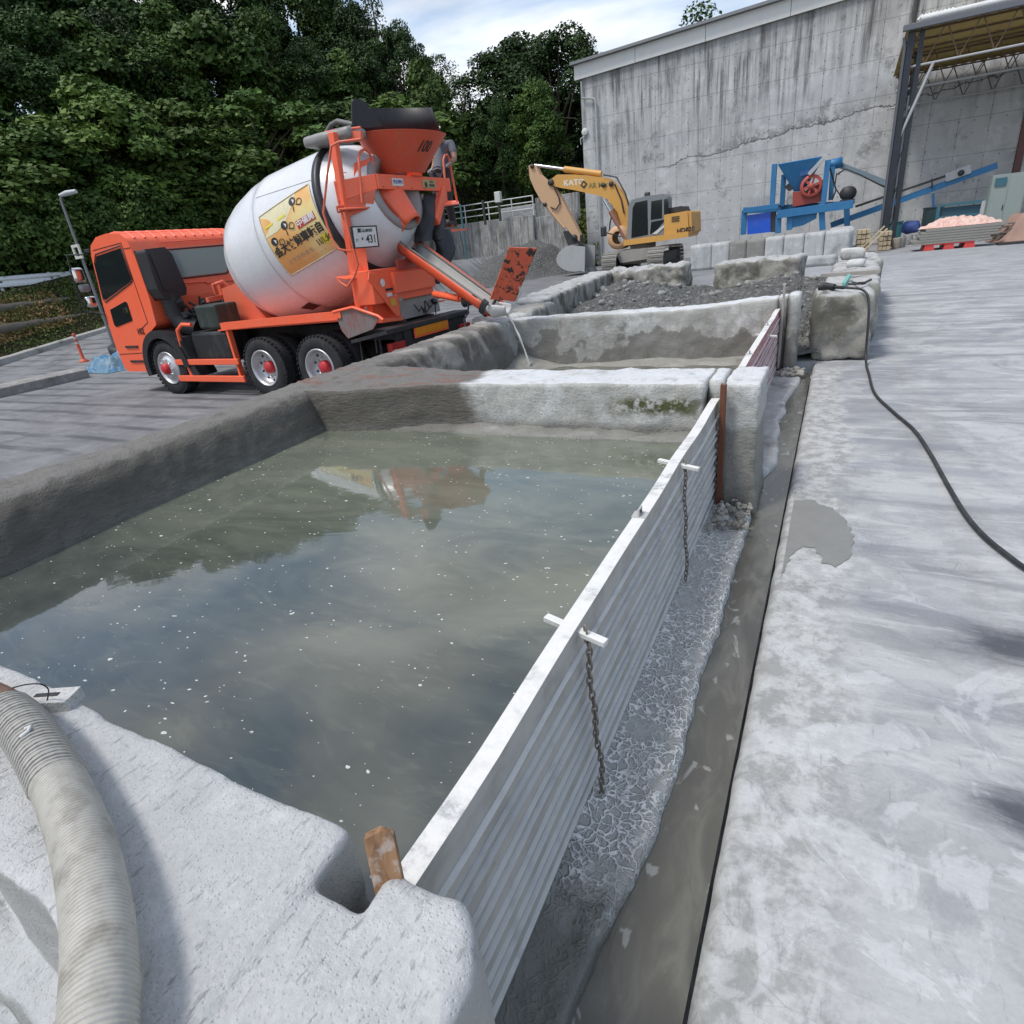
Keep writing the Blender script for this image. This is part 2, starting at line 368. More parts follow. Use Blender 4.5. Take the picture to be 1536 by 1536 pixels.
# the yard slab right of the channel with its real broken edge
sl = MB(); Y0 = -1.6; yy = ar(-1.6, 8.36, 0.04)
pr = []
for y in yy:
    wob = 0.006 * mn.noise(Vector((y * 6, 1, 0))) + 0.003 * mn.noise(Vector((y * 25, 4, 0)))
    pr.append([(-0.150 + wob, y, -0.16), (-0.138 + wob, y, -0.035), (-0.118 + wob * 1.5, y, -0.006), (-0.095 + wob, y, 0.002), (0.5, y, 0.002), (0.7, y, -0.0035)])
V = [q for row in pr for q in row]
F = [(j * 6 + i, j * 6 + i + 1, (j + 1) * 6 + i + 1, (j + 1) * 6 + i) for j in range(len(pr) - 1) for i in range(5)]
sl.add(V, F, 0, True)
tag(sl.build('yard_edge', YARD), kind='structure')
# ---------------------------------------------------------------- wet patch and channel
def wet_mat(name, col, rough=0.12, mud=(0.2, 0.2, 0.18)):
    n = NT(name); p = n.pos; a = n.noise(n.map(p, (3, 1, 1)), 3.0, 8, 0.6, 0.8); b = n.noise(p, 30, 6, 0.6)
    c = n.mix(n.step(a, 0.4, 0.68), col, mud)
    fo = n.step(n.noise(n.map(p, (1, 0.6, 1)), 12, 5, 0.5, 0.6), 0.62, 0.68)
    c = n.mix(n.m('MULTIPLY', fo, 0.5), c, (0.36, 0.37, 0.35))
    return n.set(c, n.m('ADD', rough, n.m('MULTIPLY', a, 0.25)), n.bump(n.m('ADD', a, n.m('MULTIPLY', b, 0.15)), 0.12, 0.02), 0, 0.5)
WETC = wet_mat('channel_water_film', (0.075, 0.073, 0.062), 0.1, (0.125, 0.122, 0.104))
cw = MB(); cwv = []; yy = ar(-1.6, 8.0, 0.05)
for y in yy: cwv += [(-0.62, y, -0.046), (-0.15, y, -0.046)]
cw.add(cwv, [(2 * j, 2 * j + 1, 2 * j + 3, 2 * j + 2) for j in range(len(yy) - 1)], 0, True)
tag(cw.build('channel_water', WETC), kind='structure')
pud = MB(); outline = [(1189, 752), (1215, 750), (1243, 762), (1262, 775), (1276, 790), (1280, 815), (1272, 840), (1252, 853), (1233, 845), (1222, 825), (1205, 820), (1190, 832), (1178, 850), (1166, 880)]
pts = [onz(*q, 0.0) for q in outline]; pts = pts + [Vector((-0.10, 3.0, 0)), Vector((-0.10, 4.1, 0))]
fine = []
for i in range(len(pts)):
    a, b = pts[i], pts[(i + 1) % len(pts)]
    for k in range(8):
        q = a.lerp(b, k / 8); w = mn.noise(Vector((q.x * 22, q.y * 22, 0))) * 0.02 + mn.noise(Vector((q.x * 60, q.y * 60, 3))) * 0.008; fine.append((max(-0.098, q.x + w), q.y + w, 0.006))
pud.add(fine, [tuple(range(len(fine)))], 0, False)
nq = NT('damp_slurry'); aq = nq.noise(nq.pos, 8, 7, 0.6); MC['damp'] = nq.set(nq.mix(aq, (0.16, 0.16, 0.15), (0.24, 0.24, 0.225)), 0.42, nq.bump(nq.noise(nq.pos, 60, 4), 0.2, 0.01), 0, 0.5)
tag(pud.build('puddle', MC['damp']), kind='structure')
# crusted ledge between the gate boards and the channel
def crust_mat():
    n = NT('slurry_crust'); p = n.pos
    q = n.N('ShaderNodeVectorMath', operation='ADD'); nv = n.N('ShaderNodeTexNoise'); n.L(p, nv.inputs['Vector']); nv.inputs['Scale'].default_value = 9; nv.inputs['Detail'].default_value = 5
    ms = n.N('ShaderNodeVectorMath', operation='SCALE'); n.L(nv.outputs[1], ms.inputs[0]); ms.inputs['Scale'].default_value = 0.13
    n.L(p, q.inputs[0]); n.L(ms.outputs[0], q.inputs[1]); pv = q.outputs[0]
    e1 = n.voro(pv, 30, 'DISTANCE_TO_EDGE'); e2 = n.voro(n.map(pv, (1, 0.7, 1)), 62, 'DISTANCE_TO_EDGE'); big = n.noise(p, 5, 5, 0.6)
    r1 = n.step(e1, 0.17, 0.03); r2 = n.m('MULTIPLY', n.step(e2, 0.2, 0.01), n.step(n.noise(p, 13, 4), 0.4, 0.6))
    x, y, z = n.xyz(p)
    k = n.m('MULTIPLY', n.step(big, 0.36, 0.52), n.step(n.m('ADD', y, n.m('MULTIPLY', big, 0.6)), 1.15, 1.4))
    rr = n.m('MULTIPLY', n.m('MAXIMUM', r1, n.m('MULTIPLY', r2, 0.7)), n.m('ADD', n.m('MULTIPLY', k, 0.9), 0.1))
    c = n.mix(n.noise(p, 9, 6, 0.6), (0.27, 0.27, 0.255), (0.42, 0.42, 0.40)); c = n.mix(rr, c, (0.72, 0.72, 0.69))
    wet = n.step(n.m('ADD', y, n.m('MULTIPLY', n.noise(p, 7, 4), 0.5)), 1.45, 1.1)
    c = n.mix(n.m('MULTIPLY', wet, 0.88), c, (0.085, 0.086, 0.072))
    h = n.m('ADD', n.m('MULTIPLY', rr, 1.0), n.m('MULTIPLY', n.noise(p, 40, 6), 0.3))
    return n.set(c, n.mix(wet, (0.8, 0.8, 0.8), (0.35, 0.35, 0.35)), n.bump(h, 0.9, 0.012), 0, 0.4)
def edge_x(y): return -0.335 + 0.02 * mn.noise(Vector((y * 2.2, 0, 0))) + 0.012 * mn.noise(Vector((y * 9, 0, 0)))
lg = MB(); V = []; yy = ar(0.2, 3.72, 0.02); us = [0, 0.12, 0.25, 0.38, 0.5, 0.62, 0.75, 0.86, 0.94, 1.0, 1.03, 1.05]
for y in yy:
    ex = edge_x(y) + (0.05 * sst(0.9, 1.25, y) - 0.05 if y < 1.3 else 0)
    for k, u in enumerate(us):
        x = -0.57 + (ex + 0.57) * u
        z = 0.0 + 0.010 * mn.fractal(Vector((x * 14, y * 14, 0)), 0.9, 2.0, 4) + 0.03 * (1 - u) ** 3
        if k >= 9: z = z - 0.012 if k == 9 else (-0.035 if k == 10 else -0.1)
        V.append((x, y, z))
n_ = len(us); lg.add(V, [(j * n_ + i, j * n_ + i + 1, (j + 1) * n_ + i + 1, (j + 1) * n_ + i) for j in range(len(yy) - 1) for i in range(n_ - 1)], 0, True)
tag(lg.build('slurry_ledge', crust_mat()), kind='structure')
lg2 = MB(); V = []; yy = ar(4.32, 7.9, 0.05)
for y in yy:
    for k, u in enumerate(us):
        ex = -0.25 - 0.085 * (1 - sst(4.3, 4.8, y)) + 0.03 * mn.noise(Vector((y * 3, 5, 0))) - 0.07 * sst(4.6, 5.6, y) * (1 - sst(6.6, 7.4, y)); x = -0.62 + (ex + 0.62) * u
        z = -0.01 + 0.012 * mn.fractal(Vector((x * 10, y * 10, 0)), 0.9, 2.0, 4)
        if k >= 9: z = -0.03 if k == 9 else -0.09
        V.append((x, y, z))
lg2.add(V, [(j * n_ + i, j * n_ + i + 1, (j + 1) * n_ + i + 1, (j + 1) * n_ + i) for j in range(len(yy) - 1) for i in range(n_ - 1)], 0, True)
tag(lg2.build('slurry_ledge', conc('ledge2', (0.40, 0.40, 0.385), (0.2, 0.195, 0.175), (0.55, 0.55, 0.54), 2.0)), kind='structure')
# ---------------------------------------------------------------- pool walls
def walls_mods(n, c, ro, h):
    p = n.pos; x, y, z = n.xyz(p)
    j = n.m('SUBTRACT', n.noise(p, 2.4, 8, 0.6), 0.5)
    j2 = n.m('SUBTRACT', n.noise(n.map(p, (6, 6, 1.2)), 1.5, 8, 0.65), 0.5)
    # brown damp staining over the truck side and the left half of the cross walls
    wx = n.m('ADD', x, n.m('MULTIPLY', j, 0.7))
    left = n.step(wx, -2.25, -2.5)
    third = n.step(y, 7.0, 7.4)
    left = n.m('MULTIPLY', left, n.m('SUBTRACT', 1.0, n.m('MULTIPLY', third, 0.75)))
    dk = n.mix(n.noise(n.map(p, (2, 2, 9)), 6, 8, 0.7), (0.038, 0.033, 0.026), (0.15, 0.135, 0.112))
    c = n.mix(n.m('MULTIPLY', left, 0.92), c, dk)
    # lighter ridge along the top of the left wall
    nz_ = n.N('ShaderNodeSeparateXYZ'); n.L(n.geo.outputs['Normal'], nz_.inputs[0]); upf = n.m('MULTIPLY', n.step(nz_.outputs[2], 0.72, 0.9), n.step(n.noise(p, 5, 8, 0.65), 0.30, 0.5))
    c = n.mix(n.m('MULTIPLY', n.m('MULTIPLY', upf, left), 0.5), c, (0.21, 0.205, 0.195))
    far = n.step(y, 2.2, 3.4)
    pale = n.m('MULTIPLY', n.step(n.noise(n.map(p, (1, 1, 0.5)), 1.7, 8, 0.6, 0.8), 0.50, 0.62), n.m('MULTIPLY', left, n.m('MULTIPLY', n.step(y, 4.6, 5.4), 0.7)))
    c = n.mix(pale, c, (0.40, 0.375, 0.33))
    # white dusting on tops away from the damp
    c = n.mix(n.m('MULTIPLY', n.m('MULTIPLY', upf, n.m('MULTIPLY', n.step(z, 0.68, 0.74), n.m('SUBTRACT', 1.0, left))), 0.8), c, (0.60, 0.62, 0.635))
    # damp low band by the waterline, higher on the third wall
    lv = n.m('ADD', n.m('ADD', n.m('MULTIPLY', third, -0.10), 0.50), n.m('MULTIPLY', j, n.m('ADD', 0.10, n.m('MULTIPLY', third, 1.5))))
    low = n.step(n.m('SUBTRACT', z, lv), 0.05, -0.03)
    c = n.mix(n.m('MULTIPLY', low, 0.8), c, n.mix(n.noise(p, 9, 6), (0.12, 0.115, 0.098), (0.2, 0.195, 0.175)))
    # moss below the coping near the gate
    mo = n.m('MULTIPLY', n.step(n.m('ABSOLUTE', n.m('SUBTRACT', n.m('ADD', z, n.m('MULTIPLY', j, 0.20)), 0.635)), 0.10, 0.02), n.m('MULTIPLY', n.step(n.m('ABSOLUTE', n.m('ADD', x, 0.95)), 0.42, 0.15), n.m('MULTIPLY', n.step(y, 3.0, 3.4), n.step(y, 4.1, 4.0))))
    c = n.mix(n.m('MULTIPLY', mo, n.step(n.noise(p, 18, 6), 0.38, 0.55)), c, (0.075, 0.08, 0.03))
    # rusty spill on the cross wall
    ru = n.m('MULTIPLY', n.step(n.noise(n.map(p, (0.8, 2.5, 1)), 2.6, 6, 0.6), 0.50, 0.62), n.m('MULTIPLY', n.step(x, -2.2, -2.6), n.m('MULTIPLY', upf, n.m('MULTIPLY', n.step(y, 3.6, 3.8), n.step(y, 4.5, 4.3)))))
    c = n.mix(n.m('MULTIPLY', ru, 0.65), c, (0.20, 0.085, 0.06))
    st = n.step(j2, 0.05, 0.22); c = n.mix(n.m('MULTIPLY', st, 0.45), c, (0.13, 0.125, 0.11))
    ro = n.mix(n.m('MAXIMUM', n.m('MULTIPLY', left, 0.6), low), (0.85,) * 3, (0.6,) * 3)
    return c, ro, n.m('ADD', h, n.m('MULTIPLY', n.noise(n.map(p, (1, 1, 3)), 16, 8, 0.7), n.m('ADD', 0.3, n.m('MULTIPLY', left, 1.2))))
PW = conc('pool_wall_concrete', (0.40, 0.40, 0.375), (0.24, 0.235, 0.21), (0.55, 0.56, 0.55), 1.0, bump=0.7, mods=walls_mods)
def wob(amp, k=1.0, sd=0.0):
    def w(p):
        return p + Vector((amp * mn.noise(p * k + Vector((sd, 0, 0))), amp * mn.noise(p * k + Vector((sd, 9, 0))), amp * 0.6 * mn.noise(p * k * 0.8 + Vector((sd, 0, 9)))))
    return w
def leftwall_warp(p):
    q = wob(0.05 - 0.03 * sst(3.2, 4.4, p.y), 1.1, 3)(p); t = sst(0.35, 0.85, p.z)
    q.x -= 0.04 * (p.y - 1.5) ; q.x += (0.12 * (1 - t)) if p.x > -3.95 else -0.1 * (1 - t)
    return q
m = MB(); m.lumpy(-4.12, -3.68, -1.6, 8.35, -0.3, 0.79, 0.03, 0.10, 0.008, 14.0, warp=leftwall_warp)
tag(m.build('pool_wall', PW), 'long rounded dark stained concrete pool wall on the truck side', 'wall')
def cross_warp(p):
    q = wob(0.015, 1.3, 8)(p)
    if p.x < -2.2: q.z += 0.0; q.y -= 0.17 * sst(-2.2, -3.8, p.x) * (1 if p.y < 4.0 else -1.2) if False else 0
    if p.y < 4.0: q.y -= 0.26 * (1 - sst(-3.6, -2.3, p.x))
    else: q.y += 0.22 * (1 - sst(-3.6, -2.6, p.x))
    return q
m = MB(); m.lumpy(-3.95, -0.66, 3.80, 4.30, -0.3, 0.785, 0.028, 0.014, 0.007, 7.0, warp=cross_warp)
m.lumpy(-0.66, -0.56, 3.92, 4.30, -0.3, 0.785, 0.04, 0.02, 0.006, 6.0)
m.lumpy(-0.545, -0.335, 3.80, 4.315, -0.3, 0.785, 0.022, 0.014, 0.007, 7.0, warp=lambda p: p + Vector((0.02 * (1 - sst(0.0, 0.25, p.z)) + 0.0, -0.03 * (1 - sst(0.0, 0.5, p.z)), 0)))
m.lumpy(-3.9, -0.64, 3.62, 3.86, -0.3, 0.475, 0.06, 0.05, 0.02, 5.0, seed=5)
tag(m.build('pool_wall', PW), 'cross wall between the two pools, dark wet on the left half and whitewashed on the right', 'wall')
m = MB(); m.lumpy(-4.45, -0.58, 7.72, 8.12, -0.4, 0.79, 0.03, 0.014, 0.008, 6.0, warp=lambda p: wob(0.025, 0.9, 12)(p) + Vector((0, 0.5 * sst(-2.6, -0.6, p.x) if False else 0.13 * (p.x + 2.5) * 0.9, 0.05 * sst(-1.8, -0.6, p.x) * sst(0.5, 0.79, p.z) - 0.02)))
m.lumpy(-0.58, -0.47, 8.02, 8.34, -0.3, 0.83, 0.04, 0.02, 0.006, 6.0); m.lumpy(-0.47, -0.335, 7.93, 8.34, -0.3, 0.85, 0.04, 0.03, 0.008, 6.0)
tag(m.build('pool_wall', PW), 'farthest cross wall with wavy white top beyond the second pool', 'wall')
# near slab: the wall the photographer leans over, with the slot for the gate boards
def slab_mods(n, c, ro, h):
    p = n.pos; x, y, z = n.xyz(p)
    sp = n.noise(n.map(p, (34, 11, 10), (0, 0, R(-35))), 2.2, 5, 0.65)
    c = n.mix(n.m('MULTIPLY', n.step(sp, 0.57, 0.66), 0.65), c, (0.17, 0.17, 0.18))
    bl = n.noise(p, 2.0, 4, 0.5); c = n.mix(n.m('MULTIPLY', n.step(bl, 0.4, 0.6), 0.4), c, (0.43, 0.455, 0.465))
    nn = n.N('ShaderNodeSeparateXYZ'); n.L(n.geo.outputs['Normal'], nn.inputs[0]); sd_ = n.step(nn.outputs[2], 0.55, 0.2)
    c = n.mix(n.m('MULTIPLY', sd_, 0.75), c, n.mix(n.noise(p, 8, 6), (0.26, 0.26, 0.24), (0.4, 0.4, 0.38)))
    mo = n.m('MULTIPLY', n.step(z, 0.45, 0.33), n.step(n.noise(p, 10, 6), 0.5, 0.6)); c = n.mix(n.m('MULTIPLY', mo, 0.7), c, (0.085, 0.085, 0.03))
    return c, ro, n.m('ADD', h, n.m('MULTIPLY', sp, 0.4))
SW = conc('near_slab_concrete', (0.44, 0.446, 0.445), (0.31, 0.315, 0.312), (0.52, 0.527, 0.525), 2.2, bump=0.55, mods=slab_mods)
def slabw(p):
    q = wob(0.007, 3.0, 4)(p)
    # near edge runs obliquely towards the viewer's right
    if p.y > 0.34: q.y += 0.028 * (1 - sst(-1.9, -0.9, p.x))
    if p.y < 0.34: q.y += -0.10 + 0.10 * (1 - sst(-1.1, -0.6, p.x)) + 0.07 * (1 - sst(-1.8, -1.2, p.x))
    if p.y < 0.3 and p.z > 0.5: q.y += 0.075 * math.exp(-((p.x + 0.80) / 0.055) ** 2)
    return q
m = MB()
m.lumpy(-2.9, -0.655, 0.17, 0.478, -0.3, 0.79, 0.02, 0.014, 0.004, 9.0, warp=slabw)
m.lumpy(-0.70, -0.345, 0.03, 0.375, -0.3, 0.782, 0.016, 0.016, 0.004, 9.0, seed=3)
m.lumpy(-0.555, -0.345, 0.33, 0.455, -0.3, 0.785, 0.014, 0.03, 0.006, 9.0, seed=6, warp=lambda p: p + Vector((0, -0.06 * sst(-0.42, -0.34, p.x), 0)))
m.lumpy(-2.9, -0.75, -0.6, 0.24, -0.3, 0.33, 0.03, 0.03, 0.01, 8.0, seed=9)
m.lumpy(-2.9, -0.95, 0.10, 0.20, 0.3, 0.47, 0.03, 0.03, 0.008, 8.0, seed=2)
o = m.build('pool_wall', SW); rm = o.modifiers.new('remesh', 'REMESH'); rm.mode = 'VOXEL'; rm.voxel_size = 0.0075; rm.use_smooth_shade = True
sm_ = o.modifiers.new('smooth', 'SMOOTH'); sm_.factor = 0.5; sm_.iterations = 1
tag(o, 'pale speckled concrete wall in the near left corner with the gate slot cut in its top', 'wall')
# ---------------------------------------------------------------- pool water
def pool_mat(name, c0, c1, foam=True):
    n = NT(name); p = n.pos
    s1 = n.noise(n.map(p, (1, 2.2, 1), (0, 0, R(25))), 1.0, 6, 0.55, 2.2); s2 = n.noise(n.map(p, (1, 3.0, 1), (0, 0, R(20))), 2.4, 8, 0.6, 3.0)
    x, y, z = n.xyz(p)
    if foam: c0 = n.mix(n.step(n.m('ADD', y, n.m('MULTIPLY', n.m('SUBTRACT', s1, 0.5), 0.7)), 0.6, 3.1), (0.040, 0.050, 0.046), c0); c1v = n.mix(n.step(n.m('ADD', y, n.m('MULTIPLY', n.m('SUBTRACT', s1, 0.5), 0.7)), 0.6, 3.1), (0.056, 0.066, 0.06), c1)
    else: c1v = c1
    c = n.mix(n.step(s1, 0.35, 0.65), c0, c1v); c = n.mix(n.m('MULTIPLY', n.step(s2, 0.52, 0.66), 0.09), c, tuple(v * 1.5 for v in c1))
    ro = 0.035
    if foam:
        w = n.N('ShaderNodeTexNoise'); n.L(p, w.inputs['Vector']); w.inputs['Scale'].default_value = 9; w.inputs['Detail'].default_value = 3
        sc = n.N('ShaderNodeVectorMath', operation='SCALE'); n.L(w.outputs[1], sc.inputs[0]); sc.inputs['Scale'].default_value = 0.07
        ad = n.N('ShaderNodeVectorMath', operation='ADD'); n.L(p, ad.inputs[0]); n.L(sc.outputs[0], ad.inputs[1])
        def flecks(scale, size, den, sd_):
            vn = n.N('ShaderNodeTexVoronoi'); n.L(n.map(ad.outputs[0], (1.0, 1.6, 1), loc=(sd_, 0, 0)), vn.inputs['Vector']); vn.inputs['Scale'].default_value = scale
            rgb = n.N('ShaderNodeSeparateColor'); n.L(vn.outputs['Color'], rgb.inputs[0])
            on = n.step(rgb.outputs[0], den, den + 0.01); szz = n.m('MULTIPLY', rgb.outputs[1], size)
            return n.m('MULTIPLY', on, n.m('LESS_THAN', vn.outputs['Distance'], szz))
        f = n.m('MAXIMUM', flecks(11, 0.13, 0.62, 0), n.m('MAXIMUM', flecks(30, 0.2, 0.62, 3.3), flecks(5.0, 0.06, 0.6, 7.1)))
        th = n.m('MULTIPLY', n.step(n.noise(p, 42, 3, 0.6), 0.38, 0.44), 1.0)
        f = n.m('MULTIPLY', f, th)
        c = n.mix(n.m('MULTIPLY', f, 0.85), c, (0.58, 0.6, 0.56)); ro = n.mix(f, (0.035,) * 3, (0.6,) * 3)
    h = n.noise(n.map(p, (1, 1.5, 1)), 2.2, 3, 0.5, 1.0)
    return n.set(c, ro, n.bump(h, 0.035, 0.03), 0, 0.85)
W1 = pool_mat('pool_slurry_water', (0.115, 0.128, 0.098), (0.155, 0.165, 0.125))
m = MB(); m.add([(-4.0, 0.3, 0.45), (-0.6, 0.3, 0.45), (-0.6, 3.95, 0.45), (-4.0, 3.95, 0.45)], [(0, 1, 2, 3)])
tag(m.build('water', W1), kind='structure')
W2 = pool_mat('pool_slurry_water_b', (0.13, 0.128, 0.105), (0.19, 0.188, 0.155), False)
m = MB(); m.add([(-4.2, 4.2, 0.14), (-0.6, 4.2, 0.14), (-0.6, 8.2, 0.14), (-4.4, 8.2, 0.14)], [(0, 1, 2, 3)])
tag(m.build('water', W2), kind='structure')
# a bank of settled sludge along the sides of the lower pool
def sl_z(x, y):
    e = min(x + 4.0, 0.9) ; k = 1 - sst(0.0, 0.9, x + 4.05); k2 = sst(7.1, 7.75, y)
    return 0.08 + 0.2 * k + 0.09 * k2 + 0.03 * mn.fractal(Vector((x * 2, y * 2, 0)), 0.9, 2, 4)
sg = grid_mesh('settled_sludge', ar(-4.2, -0.6, 0.08), ar(4.3, 8.2, 0.08), sl_z, conc('sludge', (0.26, 0.255, 0.225), (0.14, 0.135, 0.115), (0.34, 0.335, 0.31), 1.4, bump=0.6))
tag(sg, kind='structure')
# ---------------------------------------------------------------- gate boards in the pools
ALU = None
def alu_mat(name, base, dirt, red=0.0):
    n = NT(name); p = n.obj; x, y, z = n.xyz(p)
    a = n.noise(n.map(p, (3, 2.0, 3)), 2.0, 8, 0.65); b = n.noise(p, 26, 8, 0.7); c = n.mix(n.step(a, 0.42, 0.66), base, dirt)
    nn = n.N('ShaderNodeSeparateXYZ'); n.L(n.geo.outputs['Normal'], nn.inputs[0]); up = n.step(nn.outputs[2], 0.4, 0.8)
    c = n.mix(n.m('MULTIPLY', up, 0.9), c, n.mix(n.m('MULTIPLY', n.step(n.noise(p, 34, 5, 0.7), 0.42, 0.6), n.step(z, 0.655, 0.67)), (0.66, 0.665, 0.655), (0.40, 0.405, 0.40)))
    ed_ = n.m('MULTIPLY', n.step(nn.outputs[2], 0.3, 0.7), n.step(n.noise(n.map(p, (1, 2, 1)), 5, 4), 0.35, 0.5)); c = n.mix(n.m('MULTIPLY', ed_, 0.85), c, (0.70, 0.69, 0.66))
    c = n.mix(n.m('MULTIPLY', n.step(n.noise(n.map(p, (5, 5, 0.8)), 2.0, 6, 0.6), 0.5, 0.75), 0.3), c, (0.26, 0.25, 0.225))
    if red: c = n.mix(n.m('MULTIPLY', n.m('SUBTRACT', 1.0, up), red), c, n.mix(n.step(n.noise(n.map(p, (1, 0.5, 3)), 5, 6), 0.4, 0.6), (0.34, 0.07, 0.075), (0.42, 0.26, 0.25)))
    c = n.mix(n.m('MULTIPLY', n.step(b, 0.66, 0.74), 0.7), c, (0.12, 0.12, 0.11))
    c = n.mix(n.m('MULTIPLY', n.step(n.noise(n.map(p, (4, 1.2, 9)), 2.2, 8, 0.7), 0.68, 0.72), 0.8), c, (0.07, 0.065, 0.055))
    return n.set(c, 0.62, n.bump(b, 0.35, 0.006), 0.1, 0.4)
ALU = alu_mat('dusty_aluminium_board', (0.40, 0.392, 0.362), (0.30, 0.295, 0.27))
def board_profile(ztop, zbot, n, xo=0.0, t=0.052):
    out = []; h = (ztop - zbot) / n
    for i in range(n):
        z1 = ztop - i * h; z0 = z1 - h
        if i == 0: out += [(xo, z1), (xo, z1 - 0.030), (xo - 0.004, z1 - 0.034)]
        out += [(xo - 0.004, z1 - h * 0.28), (xo + 0.001, z1 - h * 0.30), (xo + 0.001, z1 - h * 0.36), (xo - 0.004, z1 - h * 0.38), (xo - 0.004, z0 + h * 0.30), (xo + 0.001, z0 + h * 0.28), (xo + 0.001, z0 + h * 0.2), (xo - 0.007, z0 + h * 0.14), (xo - 0.007, z0 + 0.002)]
    return out
def gate(name, label, x0, x1, y0, y1, ztop, mat, nb, bars, lugs, lean=0.0):
    root = empty(name, ((x0 + x1) / 2, (y0 + y1) / 2, 0)); tag(root, label, 'gate', 'stop boards closing the pools')
    T = Matrix.Translation(-root.location)
    def X(y): return x0 + (x1 - x0) * (y - y0) / (y1 - y0)
    nper = nb; zb = -0.02; h = (ztop - zb) / nper
    for i in range(nper):
        zt = ztop - i * h; zl = zt - h + 0.002; k = MB()
        f = []
        if i == 0: f = [(0, zt), (0, zt - 0.03), (-0.004, zt - 0.034)]
        else: f = [(-0.004, zt - 0.002)]
        for u in (((0.5, 0),) if i else ()):
            zq = zt - h * u[0]; f += [(-0.004, zq + 0.004), (0.008, zq + 0.003), (0.008, zq - 0.003), (-0.004, zq - 0.005), (-0.013, zq - 0.007), (-0.013, zq - 0.014), (-0.004, zq - 0.016)]
        for u in () if True else ((0.30, 0.345, 0.008), (0.52, 0.56, 0.007), (0.76, 0.81, 0.009)):
            f += [(-0.004, zt - h * (u[0] - 0.015)), (u[2] - 0.004, zt - h * u[0]), (u[2] - 0.004, zt - h * u[1]), (-0.004, zt - h * (u[1] + 0.015))]
        f += [(-0.004, zl + 0.018), (0.010, zl + 0.017), (0.010, zl + 0.010), (-0.016, zl + 0.007), (-0.016, zl)]
        prof = f + [(-0.05, zl), (-0.05, zt if i == 0 else zt - 0.002)]
        n = len(prof); V = []; NS = 24
        for j in range(NS + 1):
            y = y0 + (y1 - y0) * j / NS
            dz = 0.006 * mn.noise(Vector((y * 1.5, i, 0))); dx = 0.007 * mn.noise(Vector((y * 2, i * 3, 4)))
            for (px_, pz_) in prof: V.append((X(y) + px_ + dx, y, pz_ + dz))
        F = [(j * n + a, j * n + (a + 1) % n, (j + 1) * n + (a + 1) % n, (j + 1) * n + a) for j in range(NS) for a in range(n)]
        k.add(V, F, 0, False, T); k.add(V[:n], [tuple(range(n))], 0, False, T); k.add(V[-n:], [tuple(reversed(range(n)))], 0, False, T)
        k.build('board', mat, root)
    for (yb, zb_) in bars:
        k = MB(); xx = X(yb); sk_ = 0.02
        k.bar((xx - 0.115, yb + sk_, zb_ + 0.012), (xx + 0.085, yb - sk_, zb_ - 0.006), 0.026, 0.017, 0, T)
        k.build('cross_bar', alu_mat('bar_alu', (0.6, 0.6, 0.58), (0.45, 0.45, 0.42)) if 'bar_alu' not in MC else MC['bar_alu'], root, 0.002)
    for (yl, zl_) in lugs:
        k = MB(); xx = X(yl)
        k.bx(xx - 0.054, xx + 0.004, yl - 0.028, yl + 0.028, ztop, ztop + 0.004, 0, T); k.bx(xx - 0.030, xx - 0.024, yl - 0.024, yl + 0.024, ztop + 0.004, ztop + 0.032, 0, T)
        k.lathe([(0, 0.001), (0, 0.007), (0.003, 0.007), (0.003, 0.001)], (xx - 0.0235, yl, ztop + 0.018), (1, 0, 0), 12, 1, False, T)
        k.build('lifting_lug', [paint('lug', (0.45, 0.45, 0.43), 0.5), paint('blackhole', (0.03, 0.03, 0.03), 0.8)], root)
    return root
G1 = gate('stop_board_gate', 'near gate of stacked white dusted ribbed boards holding back the big pool', -0.548, -0.572, 0.36, 3.86, 0.682, ALU, 6, [(1.31, 0.655), (2.70, 0.655)], [(2.06, 0)])
G2 = gate('stop_board_gate', 'farther gate of reddish boards under a white cap closing the second pool', -0.53, -0.545, 4.34, 8.0, 0.70, alu_mat('red_board', (0.42, 0.33, 0.32), (0.34, 0.25, 0.24), 0.85), 6, [(4.95, 0.60), (6.5, 0.63)], [(5.2, 0), (6.7, 0)])
# chains hanging from the bars
STEEL = paint('old_chain_steel', (0.22, 0.19, 0.16), 0.6, 0.3, 0.7, (0.3, 0.28, 0.25), 30)
def chain(x, y, z1, z0, label, dy=0.0):
    k = MB(); L = 0.030; z = z1; i = 0
    while z > z0:
        t = (z1 - z) / (z1 - z0); xx = x + 0.004 * math.sin(i * 0.7) + 0.02 * t; yy_ = y + dy * t + 0.004 * math.sin(i * 0.43)
        ring = []
        for q in range(12):
            a = 2 * math.pi * q / 12; u = math.cos(a) * 0.0085; w = math.sin(a) * 0.019
            d = (0.707, 0.707) if i % 2 else (-0.707, 0.707)
            ring.append((xx + u * d[0] + 0.012, yy_ + u * d[1], z + w))
        k.tube(ring, 0.0032, 6, 0, True); z -= L * 0.87; i += 1
    o = k.build('hanging_chain', STEEL, origin=True); tag(o, label, 'chain', 'chains on the gate bars'); return o
chain(-0.545, 1.30, 0.67, 0.01, 'rusty chain hanging from the nearer cross bar of the near gate', 0.02)
chain(-0.562, 2.70, 0.67, 0.02, 'rusty chain hanging from the farther cross bar of the near gate', 0.0)
